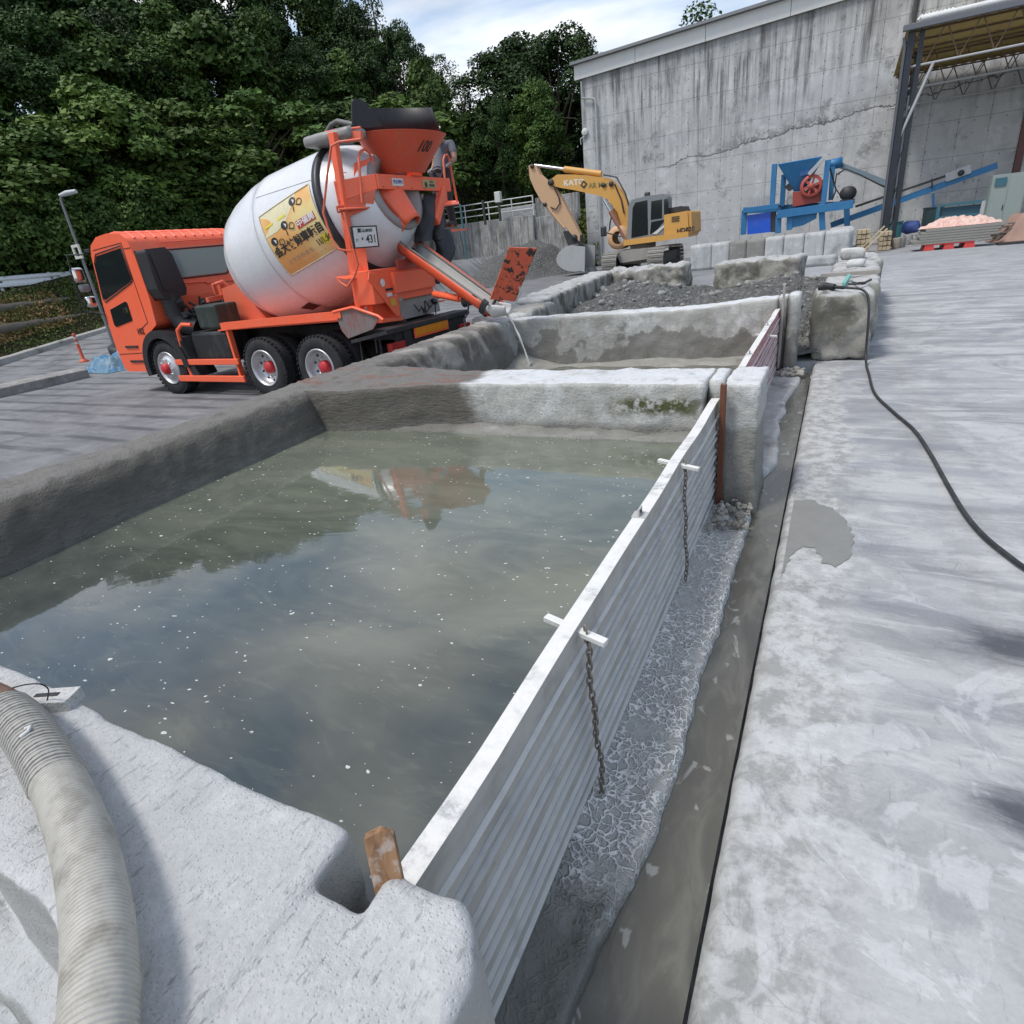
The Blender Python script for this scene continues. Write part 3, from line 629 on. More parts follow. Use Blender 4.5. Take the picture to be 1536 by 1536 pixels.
# rusted and steel guide channels at the piers
RUST = paint('rusted_steel', (0.17, 0.065, 0.035), 0.85, 0.2, 0.6, (0.07, 0.035, 0.025), 12, bump=0.3)
k = MB(); k.bx(-0.553, -0.521, 3.715, 3.722, 0.0, 0.80); k.bx(-0.553, -0.547, 3.722, 3.77, 0.0, 0.80); k.bx(-0.527, -0.521, 3.722, 3.76, 0.0, 0.80)
tag(k.build('guide_channel', RUST, bevel=0.001, origin=True), 'rusty brown steel guide channel standing at the far end of the near gate', 'guide rail')
k = MB(); k.bx(-0.525, -0.500, 7.86, 7.868, 0.02, 0.97); k.bx(-0.525, -0.519, 7.868, 7.92, 0.02, 0.97); k.bx(-0.506, -0.500, 7.868, 7.92, 0.02, 0.97)
tag(k.build('guide_channel', paint('grey_channel', (0.36, 0.34, 0.32), 0.6, 0.2, 0.5, (0.24, 0.1, 0.08), 8), bevel=0.001, origin=True), 'tall grey steel guide channel at the far end of the reddish gate', 'guide rail')
# wooden wedge in the slot
def wood_mat(name, a, b):
    if name in MC: return MC[name]
    n = NT(name); q = n.map(n.obj, (22, 22, 2.2)); g1 = n.noise(q, 2.5, 8, 0.6, 0.8); c = n.mix(n.step(g1, 0.35, 0.65), a, b)
    MC[name] = n.set(n.mix(n.m('MULTIPLY', n.step(n.noise(n.obj, 30, 5), 0.55, 0.7), 0.5), c, (0.5, 0.48, 0.45)), 0.8, n.bump(g1, 0.5, 0.004), 0, 0.3); return MC[name]
k = MB(); W = Matrix.Translation((-0.548, 0.435, 0.775)) @ Matrix.Rotation(R(-12), 4, 'Y') @ Matrix.Rotation(R(-14), 4, 'X') @ Matrix.Rotation(R(35), 4, 'Z')
k.prism([(-0.022, -0.2), (0.024, -0.2), (0.024, 0.072), (0.004, 0.085), (-0.022, 0.078)], -0.009, 0.009, 'y', 0, W)
k.prism([(-0.018, -0.2), (0.020, -0.2), (0.018, 0.045), (-0.018, 0.05)], 0.011, 0.021, 'y', 0, W)
o = k.build('wooden_wedge', wood_mat('wedge_wood', (0.30, 0.17, 0.09), (0.16, 0.09, 0.05)), bevel=0.0015); tag(o, 'split brown wooden wedge jammed into the slot at the near end of the gate', 'wedge')
# rubble at the foot of the pier
k = MB(); rr = random.Random(3)
STONE = conc('rubble_conc', (0.33, 0.31, 0.27), (0.16, 0.15, 0.12), (0.45, 0.44, 0.41), 3.0)
def pebble(k, c, r, rr, m=0):
    M_ = Matrix.Translation(Vector(c)) @ Matrix.Rotation(rr.random() * 6, 4, 'Z') @ Matrix.Rotation(rr.random() * 3, 4, 'X') @ Matrix.Diagonal((1, 0.6 + 0.4 * rr.random(), 0.5 + 0.4 * rr.random(), 1))
    a = r * 0.8; k.lumpy(-a, a, -a, a, -a, a, a * 0.55, a * 0.75, a * 0.22, 1.6 / a, m, seed=rr.random() * 50, M=M_)
for i in range(70):
    y = 3.28 + rr.random() * 0.46; x = -0.53 + rr.random() * 0.2; pebble(k, (x, y, 0.0 + 0.05 * (1 - abs(x + 0.5) * 3) + 0.01 * rr.random()), 0.012 + 0.02 * rr.random() ** 2, rr)
for i in range(40): pebble(k, (-0.5 + 0.27 * rr.random(), 7.55 + 0.35 * rr.random(), 0.01), 0.02 + 0.035 * rr.random() ** 2, rr)
tag(k.build('rubble', STONE), kind='stuff')
# ---------------------------------------------------------------- third bay: concrete blocks, gravel heap, stray blocks
BL = conc('old_block_concrete', (0.34, 0.33, 0.305), (0.16, 0.15, 0.13), (0.50, 0.49, 0.46), 1.4, dk=(0.48, 0.66), bump=0.8, streak=0.5)
BLW = conc('whitewashed_block', (0.50, 0.50, 0.49), (0.28, 0.275, 0.26), (0.62, 0.63, 0.63), 1.5, bump=0.6)
def block(x0, x1, y0, y1, z0, z1, mat, label, sd_=0, rot=0.0, r=0.04, amp=0.012, cell=0.07, grp=None, two=None):
    c = Vector(((x0 + x1) / 2, (y0 + y1) / 2, z0)); k = MB()
    k.lumpy(x0 - c.x, x1 - c.x, y0 - c.y, y1 - c.y, 0, z1 - z0, cell, r, amp, 4.0, seed=sd_)
    o = k.build('concrete_block', mat); o.location = c; o.rotation_euler = (0, 0, rot); tag(o, label, 'block', grp); return o
def rb_mods(n, c, ro, h):
    nn = n.N('ShaderNodeSeparateXYZ'); n.L(n.geo.outputs['Normal'], nn.inputs[0]); up = n.step(nn.outputs[2], 0.4, 0.85)
    c = n.mix(n.m('MULTIPLY', n.m('MULTIPLY', up, n.step(n.noise(n.pos, 3.5, 8, 0.65), 0.36, 0.5)), 0.75), c, n.mix(n.noise(n.pos, 7, 6), (0.38, 0.385, 0.38), (0.56, 0.565, 0.565))); return c, ro, h
BLT = conc('block_white_top', (0.30, 0.29, 0.26), (0.13, 0.125, 0.105), (0.42, 0.41, 0.38), 1.8, dk=(0.46, 0.62), bump=0.9, mods=rb_mods)
block(-0.22, 0.42, 8.36, 9.6, 0.0, 0.79, BLT, 'rough brown grey block heading the right hand row, a cable lying over it', 1, R(1.5), 0.07, 0.03, 0.05, 'concrete blocks edging the gravel bay')
block(-0.12, 0.55, 9.68, 11.2, 0.0, 0.80, BLT, 'second block of the right hand row, behind the rough block with the cable', 2, 0, 0.05, 0.02, 0.07, 'concrete blocks edging the gravel bay')
block(-0.06, 0.62, 11.3, 13.1, 0.0, 0.82, BLT, 'third block of the right hand row, two pale pieces lying on its top', 3, 0, 0.05, 0.02, 0.08, 'concrete blocks edging the gravel bay')
block(0.0, 0.72, 13.2, 15.4, 0.0, 0.82, BLT, 'farthest block of the right hand row, near the shed post', 4, 0, 0.05, 0.02, 0.08, 'concrete blocks edging the gravel bay')
block(-5.0, -4.15, 8.15, 9.95, -0.25, 0.76, BL, 'weathered block at the near end of the left hand row, by the mixer chute', 5, R(6), 0.09, 0.035, 0.06, 'concrete blocks edging the gravel bay')
yl = 10.0
for i, lb in enumerate(['second block of the left hand row with a white dusted top', 'third block of the left hand row, beyond the chute flap', 'fourth block of the left hand row, in front of the bucket', 'farthest block of the left hand row by the excavator bucket']):
    block(-5.45 - i * 0.3, -4.7 - i * 0.3, yl, yl + 1.95, -0.2, 0.78, BLT, lb, 6 + i, R(9), 0.06, 0.02, 0.08, 'concrete blocks edging the gravel bay'); yl += 2.02
def pat(px, Y, z): return ony(px, 400, Y)
xa = ony(905, 405, 17.6).x; xb = ony(1032, 400, 17.6).x
block(xa + 0.1, xb, 17.3, 18.2, 0.0, 0.80, BLT, 'crumbling white topped block behind the gravel heap, in front of the excavator tracks', 20, R(-3), 0.12, 0.06, 0.07, 'concrete blocks edging the gravel bay')
xa = ony(1076, 395, 15.9).x; xb = ony(1205, 395, 15.9).x
block(xa, xb, 15.5, 16.5, 0.0, 0.86, BLT, 'wide white topped block behind the gravel heap, in front of the tall slabs', 21, R(-4), 0.08, 0.03, 0.07, 'concrete blocks edging the gravel bay')
# gravel heap inside the bay
def heap_z(x, y):
    z = 0.10
    z += 0.50 * math.exp(-(((x + 3.9) / 1.3) ** 2 + ((y - 13.6) / 2.6) ** 2)) + 0.42 * math.exp(-(((x + 0.9) / 1.2) ** 2 + ((y - 14.4) / 2.2) ** 2)) + 0.25 * math.exp(-(((x + 0.35) / 0.5) ** 2 + ((y - 10.4) / 1.6) ** 2)) + 0.35 * math.exp(-(((x + 5.2) / 0.9) ** 2 + ((y - 16.5) / 2.0) ** 2))
    z += 0.12 * mn.fractal(Vector((x * 1.1, y * 1.1, 0)), 0.8, 2.1, 5) + 0.04 * mn.noise(Vector((x * 7, y * 7, 0))) + 0.02 * mn.noise(Vector((x * 17, y * 17, 0)))
    return z
nh = NT('gravel_heap'); ph = nh.pos; v1 = nh.voro(ph, 9, 'F1', 0); v2 = nh.voro(ph, 24, 'F1', 0)
cc = nh.mix(nh.noise(ph, 1.5, 7, 0.6), (0.06, 0.062, 0.06), (0.15, 0.15, 0.143)); cc = nh.mix(nh.step(v1, 0.45, 0.1), cc, (0.20, 0.20, 0.195)); cc = nh.mix(nh.m('MULTIPLY', nh.step(nh.noise(ph, 5, 6, 0.7), 0.55, 0.7), 0.5), cc, (0.34, 0.34, 0.32))
GRAV = nh.set(cc, 0.9, nh.bump(nh.m('ADD', v1, nh.m('MULTIPLY', v2, 0.6)), 1.0, 0.06), 0, 0.3)
o = grid_mesh('gravel_heap', ar(-6.3, 0.0, 0.075), ar(8.3, 18.0, 0.075), heap_z, GRAV); tag(o, kind='stuff')
k = MB(); rr = random.Random(11)
for i in range(420):
    x = -6.0 + 5.9 * rr.random(); y = 8.8 + 9 * rr.random() ; s_ = 0.025 + 0.09 * rr.random() ** 3; pebble(k, (x, y, heap_z(x, y) + s_ * 0.2), s_, rr)
tag(k.build('loose_gravel', conc('gravel_stones', (0.22, 0.22, 0.21), (0.11, 0.11, 0.10), (0.38, 0.38, 0.36), 2.0)), kind='stuff')
# gravel slope in the background against the retaining wall
def heap2_z(x, y):
    z = -0.5 + 1.9 * math.exp(-(((x + 15.6) / 2.2) ** 2 + ((y - 35.5) / 2.4) ** 2)) + 1.5 * math.exp(-(((x + 17.6) / 2.6) ** 2 + ((y - 33.0) / 3.0) ** 2)) + 0.7 * math.exp(-(((x + 16.5) / 3) ** 2 + ((y - 28) / 3.0) ** 2))
    return z + 0.16 * mn.fractal(Vector((x * 0.8, y * 0.8, 3)), 0.8, 2.1, 5)
o = grid_mesh('gravel_heap', ar(-24, -7.8, 0.16), ar(22, 37.9, 0.16), heap2_z, GRAV); tag(o, kind='stuff')
# tall slabs set on end in a row
SLABM = conc('precast_slab', (0.40, 0.41, 0.41), (0.24, 0.24, 0.235), (0.52, 0.53, 0.53), 0.9, bump=0.35, streak=0.35)
SLABD = conc('precast_slab_dark', (0.22, 0.215, 0.2), (0.13, 0.125, 0.115), (0.3, 0.295, 0.28), 0.9, bump=0.35)
pxs = [1036, 1068, 1094, 1120, 1147.5, 1175.5, 1206, 1236, 1275]; grpS = 'tall precast slabs standing in a row'
lbs = ['leftmost tall slab, half hidden beside the excavator track', 'second tall slab from the excavator, pale with a stained top', 'dark brown stained slab, third from the excavator', 'second dark stained slab, fourth from the excavator', 'pale grey slab right of the two dark ones', 'sixth slab, its face with a faint horizontal seam', 'pale seventh slab of the standing row', 'rightmost slab at the corner of the standing row']
for i in range(8):
    Y = 27.4; xa = ony(pxs[i], 370, Y).x; xb = ony(pxs[i + 1], 365, Y).x
    o = block(xa + 0.004, xb - 0.004, Y, Y + 1.5, 0.0, 0.98 + 0.004 * i, SLABD if i in (2, 3) else SLABM, lbs[i], 30 + i, 0, 0.004, 0.003, 0.12, grpS)
xa = ony(1275, 365, 27.4).x
for i in range(3):
    block(xa - 0.75, xa + 0.12, 29.0 + i * 1.6, 30.5 + i * 1.6, 0.0, 1.0, SLABM, ['first slab of the side leg running back to the blue machine', 'middle slab of the side leg running back to the blue machine', 'last slab of the side leg beside the stacked timber'][i], 40 + i, 0, 0.015, 0.004, 0.12, grpS)
# low kerb strips in front of the row
k = MB(); a = ony(1175, 392, 24.5).x; b = ony(1255, 386, 24.5).x; k.lumpy(a, b, 24.5, 25.0, 0, 0.33, 0.12, 0.03, 0.01)
tag(k.build('kerb_block', SLABM), 'low flat kerb block lying in front of the right hand tall slabs', 'block')
# ---------------------------------------------------------------- big concrete building
def wall_mods(n, c, ro, h):
    p = n.pos; x, y, z = n.xyz(p)
    gx = n.m('FRACT', n.m('DIVIDE', n.m('ADD', x, 40.0), 1.22)); gz_ = n.m('FRACT', n.m('DIVIDE', n.m('ADD', z, 0.35), 1.55))
    def line(v, w): return n.m('LESS_THAN', n.m('ABSOLUTE', n.m('SUBTRACT', v, 0.5)), w)
    jx = line(gx, 0.013); jz = line(gz_, 0.012)
    big = n.noise(p, 0.35, 5, 0.6)
    jx = n.m('MULTIPLY', jx, n.step(n.noise(n.map(p, (1, 1, 0.3)), 1.2, 4), 0.38, 0.55))
    c = n.mix(n.m('MULTIPLY', n.m('MAXIMUM', jx, n.m('MULTIPLY', jz, 0.8)), 0.5), c, (0.10, 0.10, 0.097))
    # tie holes
    tx = n.m('SUBTRACT', n.m('FRACT', n.m('DIVIDE', n.m('ADD', x, 40.3), 0.61)), 0.5); tz = n.m('SUBTRACT', n.m('FRACT', n.m('DIVIDE', n.m('ADD', z, 0.0), 0.52)), 0.5)
    dd = n.m('SQRT', n.m('ADD', n.m('POWER', n.m('MULTIPLY', tx, 0.61), 2.0), n.m('POWER', n.m('MULTIPLY', tz, 0.52), 2.0)))
    c = n.mix(n.m('MULTIPLY', n.m('MULTIPLY', n.m('LESS_THAN', dd, 0.034), n.step(n.noise(p, 0.9, 4), 0.35, 0.55)), 0.7), c, (0.09, 0.09, 0.085))
    # water streaks down from the roof line, denser near the top
    st = n.noise(n.map(p, (1.6, 1, 0.10)), 1.4, 9, 0.72); st2 = n.noise(n.map(p, (6, 1, 0.16)), 1.2, 6, 0.65)
    top = n.step(n.m('SUBTRACT', z, n.m('MULTIPLY', x, 0.045)), 3.5, 10.5)
    gate_ = n.step(n.noise(n.map(p, (0.5, 1, 0.25), loc=(2.2, 0, 0)), 0.8, 5, 0.6), 0.40, 0.56)
    c = n.mix(n.m('MULTIPLY', n.step(n.noise(n.map(p, (1, 1, 0.8), loc=(0, 0, 4)), 0.55, 10, 0.72), 0.56, 0.64), 0.6), c, (0.13, 0.13, 0.126))
    k = n.m('MULTIPLY', n.step(n.m('ADD', n.m('MULTIPLY', st, 0.7), n.m('MULTIPLY', st2, 0.3)), 0.43, 0.58), n.m('MULTIPLY', n.m('ADD', n.m('MULTIPLY', top, 0.85), 0.05), n.m('ADD', 0.25, n.m('MULTIPLY', gate_, 0.9))))
    c = n.mix(n.m('MINIMUM', n.m('MULTIPLY', k, 1.0), 0.92), c, (0.085, 0.085, 0.082))
    edge = n.step(n.m('SUBTRACT', n.m('SUBTRACT', z, n.m('MULTIPLY', x, 0.045)), n.m('MULTIPLY', st2, 2.6)), 8.3, 10.2)
    c = n.mix(n.m('MULTIPLY', edge, 0.7), c, (0.085, 0.085, 0.082))
    # diagonal mossy crack
    cl = n.m('SUBTRACT', z, n.m('ADD', n.m('MULTIPLY', x, 0.10), n.m('ADD', 6.05, n.m('MULTIPLY', n.m('SUBTRACT', n.noise(p, 0.8, 6, 0.7), 0.5), 1.0))))
    cr1 = n.m('LESS_THAN', n.m('ABSOLUTE', cl), 0.035); ab = n.step(n.m('ADD', cl, n.m('MULTIPLY', n.noise(p, 0.7, 4), 1.2)), 1.7, 0.3); ab = n.m('MULTIPLY', ab, n.m('GREATER_THAN', cl, 0.0))
    xr = n.m('MULTIPLY', n.step(x, -8.5, -6.5), n.step(x, 1.5, 0.2))
    mo = n.m('MULTIPLY', n.m('MULTIPLY', ab, xr), n.step(n.noise(p, 1.5, 10, 0.8), 0.47, 0.53))
    c = n.mix(n.m('MULTIPLY', n.m('MAXIMUM', n.m('MULTIPLY', cr1, n.step(x, -10.5, -9.0)), n.m('MULTIPLY', mo, 0.8)), 0.9), c, (0.10, 0.10, 0.095))
    return c, ro, n.m('ADD', h, n.m('MULTIPLY', n.m('MAXIMUM', jx, jz), -1.0))
BW = conc('formwork_concrete', (0.45, 0.455, 0.455), (0.33, 0.335, 0.335), (0.55, 0.555, 0.555), 0.5, bump=0.25, mods=wall_mods, pits=False)
bl = empty('concrete_building', (0, 40, 0)); tag(bl, 'tall windowless stained concrete building with a sloping white roof edge', 'building')
Tm = Matrix.Translation((0, -40, 0))
def rooftop(x): return 10.23 + (x + 14.88) * 0.045
XL = -14.55
k = MB(); k.prism([(XL, -0.5), (30, -0.5), (30, rooftop(30)), (XL, rooftop(XL))], 40.0, 58.0, 'y', 0, Tm); k.build('wall', BW, bl)
k = MB()
xe = XL - 0.3
seg = [xe, -11.2, -7.4, -3.3, 0.9, 5.2, 9.5, 14, 30]
for a, b in zip(seg[:-1], seg[1:]):
    k.prism([(a + 0.012, rooftop(a)), (b - 0.012, rooftop(b)), (b - 0.012, rooftop(b) + 0.72), (a + 0.012, rooftop(a) + 0.72)], 39.86, 39.98, 'y', 0, Tm)
k.build('fascia', paint('white_fascia', (0.62, 0.63, 0.62), 0.5, 0, 0.3, (0.4, 0.4, 0.38), 1.0), bl)
k = MB(); k.prism([(xe - 0.15, rooftop(xe) + 0.725), (30, rooftop(30) + 0.725), (30, rooftop(30) + 0.86), (xe - 0.15, rooftop(xe) + 0.86)], 39.6, 58.5, 'y', 0, Tm)
k.build('roof', paint('grey_roof', (0.22, 0.23, 0.24), 0.5, 0.3), bl)
PIPE = paint('grey_pipe', (0.42, 0.44, 0.45), 0.5, 0.1)
k = MB(); k.tube([(XL + 0.12, -0.14, 10.1), (XL + 0.12, -0.14, 9.3), (XL + 0.85, -0.14, 9.15), (XL + 0.95, -0.14, 9.0), (XL + 0.95, -0.14, 0.2)], 0.055, 8, 0); k.build('drainpipe', PIPE, bl)
k = MB(); xp = ony(1372, 20, 40).x; k.tube([(xp, -0.12, 12.5), (xp, -0.12, 8.6)], 0.07, 8); k.build('drainpipe', paint('dark_pipe', (0.05, 0.05, 0.055), 0.5), bl)
k = MB(); q = ony(877, 198, 39.9); k.lathe([(-0.16, 0.02), (-0.15, 0.17), (-0.02, 0.20), (0.0, 0.15), (0.01, 0.02)], (q.x, -0.12, q.z), (0, -1, 0), 20); k.bar((q.x, 0, q.z - 0.25), (q.x, -0.12, q.z), 0.05, 0.05)
k.tube([(q.x - 0.3, -0.02, q.z - 0.6), (q.x - 0.28, -0.1, q.z - 0.3), (q.x, -0.06, q.z - 0.2)], 0.03, 6)
k.build('vent_cap', paint('vent_white', (0.6, 0.6, 0.58), 0.5), bl)
# ---------------------------------------------------------------- retaining wall and the things on it
def rw_mods(n, c, ro, h):
    p = n.pos; x, y, z = n.xyz(p); st = n.noise(n.map(p, (7, 1, 0.35)), 1.6, 8, 0.7); st2 = n.noise(n.map(p, (2.2, 1, 0.3)), 1.3, 6, 0.7)
    c = n.mix(n.m('MULTIPLY', n.step(st, 0.45, 0.62), 0.75), c, (0.085, 0.082, 0.075)); c = n.mix(n.m('MULTIPLY', n.step(st2, 0.5, 0.68), 0.7), c, (0.12, 0.115, 0.105))
    c = n.mix(n.m('MULTIPLY', n.step(n.m('ADD', z, n.m('MULTIPLY', n.noise(p, 1.0, 5), 1.6)), 2.3, 1.1), 0.6), c, (0.46, 0.46, 0.44))
    return c, ro, h
RW = conc('retaining_wall_concrete', (0.33, 0.33, 0.32), (0.16, 0.155, 0.145), (0.45, 0.45, 0.44), 0.7, bump=0.3, mods=rw_mods, pits=False)
rw = empty('retaining_wall', (-20, 38, 0)); tag(rw, 'long streaked grey retaining wall below the green slope, behind the excavator', 'wall'); Tr = Matrix.Translation((20, -38, 0))
k = MB(); k.bx(-60, -18.2, 38.0, 38.5, -0.5, 3.45, 0, Tr); k.bx(-18.2, -17.3, 37.85, 38.5, -0.5, 3.4, 0, Tr); k.bx(-17.3, XL - 0.003, 38.1, 38.6, -0.5, 3.25, 0, Tr); k.build('lower_wall', RW, rw, 0.02)
k = MB(); k.bx(-17.4, XL - 0.003, 38.62, 39.0, 3.0, 4.35, 0, Tr); k.build('upper_wall', RW, rw, 0.02)
k = MB(); k.bx(-19.9, -17.41, 38.55, 38.9, 3.2, 4.05, 0, Tr); k.build('upper_wall', SLABM, rw, 0.02)
wr = empty('pipe_railing', (-20.5, 38.25, 3.45)); tag(wr, 'white pipe railing on top of the retaining wall', 'railing'); WP = paint('white_pipe', (0.62, 0.63, 0.62), 0.5)
xl_, xr_ = -3.6, 3.1
for z in (0.35, 0.72, 1.05):
    k = MB(); k.tube([(xl_, 0, z + 0.02), (xr_, 0, z)], 0.035, 6); k.build('rail', WP, wr)
for x in (xl_, -1.9, -0.1, 1.6, xr_):
    k = MB(); k.tube([(x, 0, -0.1), (x, 0, 1.07)], 0.04, 6); k.build('post', WP, wr)
def post(px, pyt, pyb, Y, r, mat, label, cat, name, cap=None):
    a = ony(px, pyt, Y); b = ony(px + (pyb - pyt) * 0.12, pyb, Y); k = MB(); base = Vector((a.x, Y, min(b.z, a.z)))
    root = empty(name, base); tag(root, label, cat); k.tube([(0, 0, -0.2), (0, 0, a.z - base.z)], r, 8); k.build('pole', mat, root)
    if cap: k = MB(); k.bx(-0.2, 0.2, -0.15, 0.15, a.z - base.z, a.z - base.z + 0.62); k.build('head', paint('lamp_head', (0.62, 0.62, 0.58), 0.5), root, 0.04)
    return root
post(690, 306, 392, 34, 0.06, paint('teal_pole', (0.05, 0.16, 0.18), 0.5), 'thin teal pole in front of the retaining wall', 'pole', 'utility_pole')
post(724, 300, 332, 37.6, 0.09, paint('dark_post', (0.05, 0.05, 0.05), 0.6), 'dark post fixed to the top of the retaining wall, left of the lamp', 'post', 'wall_post')
post(748, 304, 326, 37.6, 0.09, paint('dark_post', (0.05, 0.05, 0.05), 0.6), 'short dark post lamp with a pale square head on the retaining wall', 'lamp', 'post_lamp', True)
# ---------------------------------------------------------------- open shed on the right
sh = empty('open_shed', (4.5, 33, 0)); tag(sh, 'open sided shed with dark steel posts, pipe trusses and a translucent yellow roof', 'shed'); Ts = Matrix.Translation((-4.5, -33, 0))
DST = paint('dark_navy_steel', (0.022, 0.026, 0.036), 0.45, 0.2, 0.3, (0.07, 0.07, 0.075), 4); GST = paint('galvanised_pipe', (0.42, 0.43, 0.44), 0.45, 0.3); BRN = paint('brown_truss', (0.13, 0.085, 0.05), 0.6)
EZ = 7.72
def shp(px, py, Y): return ony(px, py, Y)
xA = 1.62
for i, Yp in enumerate((33.0, 36.4, 39.7)):
    k = MB(); xo = 0.12 * i
    k.bx(xA + xo - 0.03, xA + xo + 0.19, Yp - 0.16, Yp - 0.14, 0, EZ, 0, Ts); k.bx(xA + xo - 0.03, xA + xo + 0.19, Yp + 0.14, Yp + 0.16, 0, EZ, 0, Ts); k.bx(xA + xo + 0.07, xA + xo + 0.09, Yp - 0.14, Yp + 0.14, 0, EZ, 0, Ts)
    k.build('post', DST, sh)
    k = MB(); k.bx(xA + xo + 0.36, xA + xo + 0.52, Yp - 0.05, Yp + 0.05, 0, EZ, 0, Ts)
    for z in ar(0.6, 7.5, 1.3): k.bar((xA + xo + 0.16, Yp, z), (xA + xo + 0.4, Yp, z + 0.65), 0.03, 0.04, 0, Ts)
    k.build('lattice_post', DST, sh)
k = MB(); k.tube([(xA - 0.16, 32.9, EZ - 0.15), (xA - 0.10, 32.9, EZ - 0.5), (xA - 0.08, 32.9, 0.1)], 0.06, 8, 0, M=Ts); k.build('drainpipe', paint('grey_dark_pipe', (0.10, 0.105, 0.12), 0.4), sh)
k = MB(); k.tube([(xA + 0.27, 33.05, 5.6), (xA + 0.27, 33.05, 0.1)], 0.05, 8, 0, M=Ts); k.build('drainpipe', paint('grey_duct', (0.25, 0.26, 0.28), 0.4), sh)
x1_ = 14.0
k = MB(); k.bx(xA - 0.25, x1_, 32.6, 32.78, EZ, EZ + 0.2, 0, Ts); k.build('gutter', paint('gutter_grey', (0.12, 0.13, 0.15), 0.45), sh, 0.02)
k = MB(); k.tube([(xA + 0.3, 32.75, EZ + 0.3), (x1_, 32.75, EZ + 0.34)], [0.10] * 2, 10, 0, M=Ts)
for i in range(9): k.tube([(xA + 0.2 + i * 0.12, 32.7, EZ + 0.26), (xA + 0.32 + i * 0.12, 32.8, EZ + 0.42), (xA + 0.45 + i * 0.12, 32.7, EZ + 0.28)], 0.05, 6, 0, M=Ts)
k.build('rolled_curtain', paint('curtain_white', (0.66, 0.67, 0.66), 0.6), sh)
nr = NT('yellow_translucent_roof'); q = nr.obj; g_ = nr.noise(nr.map(q, (1, 0.3, 1)), 0.8, 6, 0.6)
c_ = nr.mix(g_, (0.55, 0.42, 0.17), (0.38, 0.28, 0.11)); nr.t.nodes.remove(nr.p)
df = nr.N('ShaderNodeBsdfDiffuse'); tl_ = nr.N('ShaderNodeBsdfTranslucent'); mxn = nr.N('ShaderNodeMixShader'); mxn.inputs[0].default_value = 0.08
nr.L(c_, df.inputs[0]); nr.L(c_, tl_.inputs[0]); nr.t.links.new(df.outputs[0], mxn.inputs[1]); nr.t.links.new(tl_.outputs[0], mxn.inputs[2]); nr.t.links.new(mxn.outputs[0], nr.out.inputs[0])
YR = nr.mat
k = MB(); xs_ = ar(xA - 0.1, x1_, 0.09); V = []
for i, x in enumerate(xs_):
    dz = 0.02 * math.sin(i * math.pi / 2)
    V += [(x, 32.7, EZ + 0.22 + dz), (x, 39.84, EZ - 0.42 + dz)]
k.add(V, [(2 * i, 2 * i + 2, 2 * i + 3, 2 * i + 1) for i in range(len(xs_) - 1)], 0, True, Ts); o = k.build('roof_sheet', YR, sh)
sm = o.modifiers.new('thick', 'SOLIDIFY'); sm.thickness = 0.004
for Yt in (33.0, 36.4, 39.6):
    k = MB(); zt = EZ + 0.1 - (Yt - 33) * 0.09; zb = zt - 1.25; k.tube([(xA, Yt, zt), (x1_, Yt, zt)], 0.035, 6, 0, M=Ts)
    xx = xA + 0.1; i = 0
    while xx < x1_ - 1.3:
        k.tube([(xx, Yt, zt), (xx + 0.55, Yt, zb)], 0.024, 6, 0, M=Ts); k.tube([(xx + 0.55, Yt, zb), (xx + 1.1, Yt, zt)], 0.024, 6, 0, M=Ts); xx += 1.1
    k.build('roof_truss', BRN, sh)
    k = MB(); k.tube([(xA - 0.05, Yt, zb), (x1_, Yt, zb + 0.05)], 0.045, 8, 0, M=Ts); k.build('tie_pipe', GST if Yt < 34 else PIPE, sh)
    k = MB(); k.tube([(xA + 0.12, Yt - 0.06, 4.1 + 0.2 * (Yt - 33)), (xA + 0.95, Yt - 0.06, zb)], 0.06 if Yt < 34 else 0.03, 8, 0, M=Ts); k.build('brace', GST, sh)
for j in range(6):
    k = MB(); y = 33.6 + j * 1.15; z = EZ + 0.17 - (y - 33) * 0.092; k.bx(xA, x1_, y - 0.03, y + 0.03, z - 0.06, z, 0, Ts); k.build('purlin', BRN, sh)
k = MB(); k.bx(x1_ - 0.1, x1_, 32.8, 39.9, 0, EZ - 0.1, 0, Ts); k.build('unseen_side_wall', RW, sh)  # wall added out of view to keep daylight out of the shed
k = MB(); k.bx(6.35, 6.6, 36.0, 36.3, 0, EZ - 0.2, 0, Ts); k.build('post', paint('rust_post', (0.09, 0.035, 0.03), 0.7), sh)
# ---------------------------------------------------------------- guard rail, street lamp, delineator, kerbs on the left
gr = empty('guard_rail', (-28.0, 12.9, 1.84)); tag(gr, 'white steel guard rail along the road bank', 'guard rail')
WG = paint('white_guard', (0.78, 0.80, 0.80), 0.45, 0, 0.3, (0.35, 0.34, 0.32), 2)
k = MB(); prof = [(0.0, -0.2), (0.05, -0.17), (0.05, -0.08), (0.0, -0.03), (0.0, 0.03), (0.05, 0.08), (0.05, 0.17), (0.0, 0.2), (-0.012, 0.2), (0.036, 0.165), (0.036, 0.085), (-0.012, 0.035), (-0.012, -0.035), (0.036, -0.085), (0.036, -0.165), (-0.012, -0.2)]
k.prism([(a, b + 0.62) for a, b in prof], -9.0, 2.0, 'y', 0); k.build('beam', WG, gr)
k = MB(); k.lumpy(0.0, 0.05, 1.98, 2.45, 0.42, 0.82, 0.08, 0.03, 0.0); k.build('end_plate', WG, gr)
for y in (-7.5, -5.0, -2.5, -0.1, 1.7):
    k = MB(); k.tube([(-0.12, y, -0.5), (-0.12, y, 0.85)], 0.06, 8); k.bx(-0.12, 0.0, y - 0.04, y + 0.04, 0.55, 0.7); k.build('post', WG, gr)
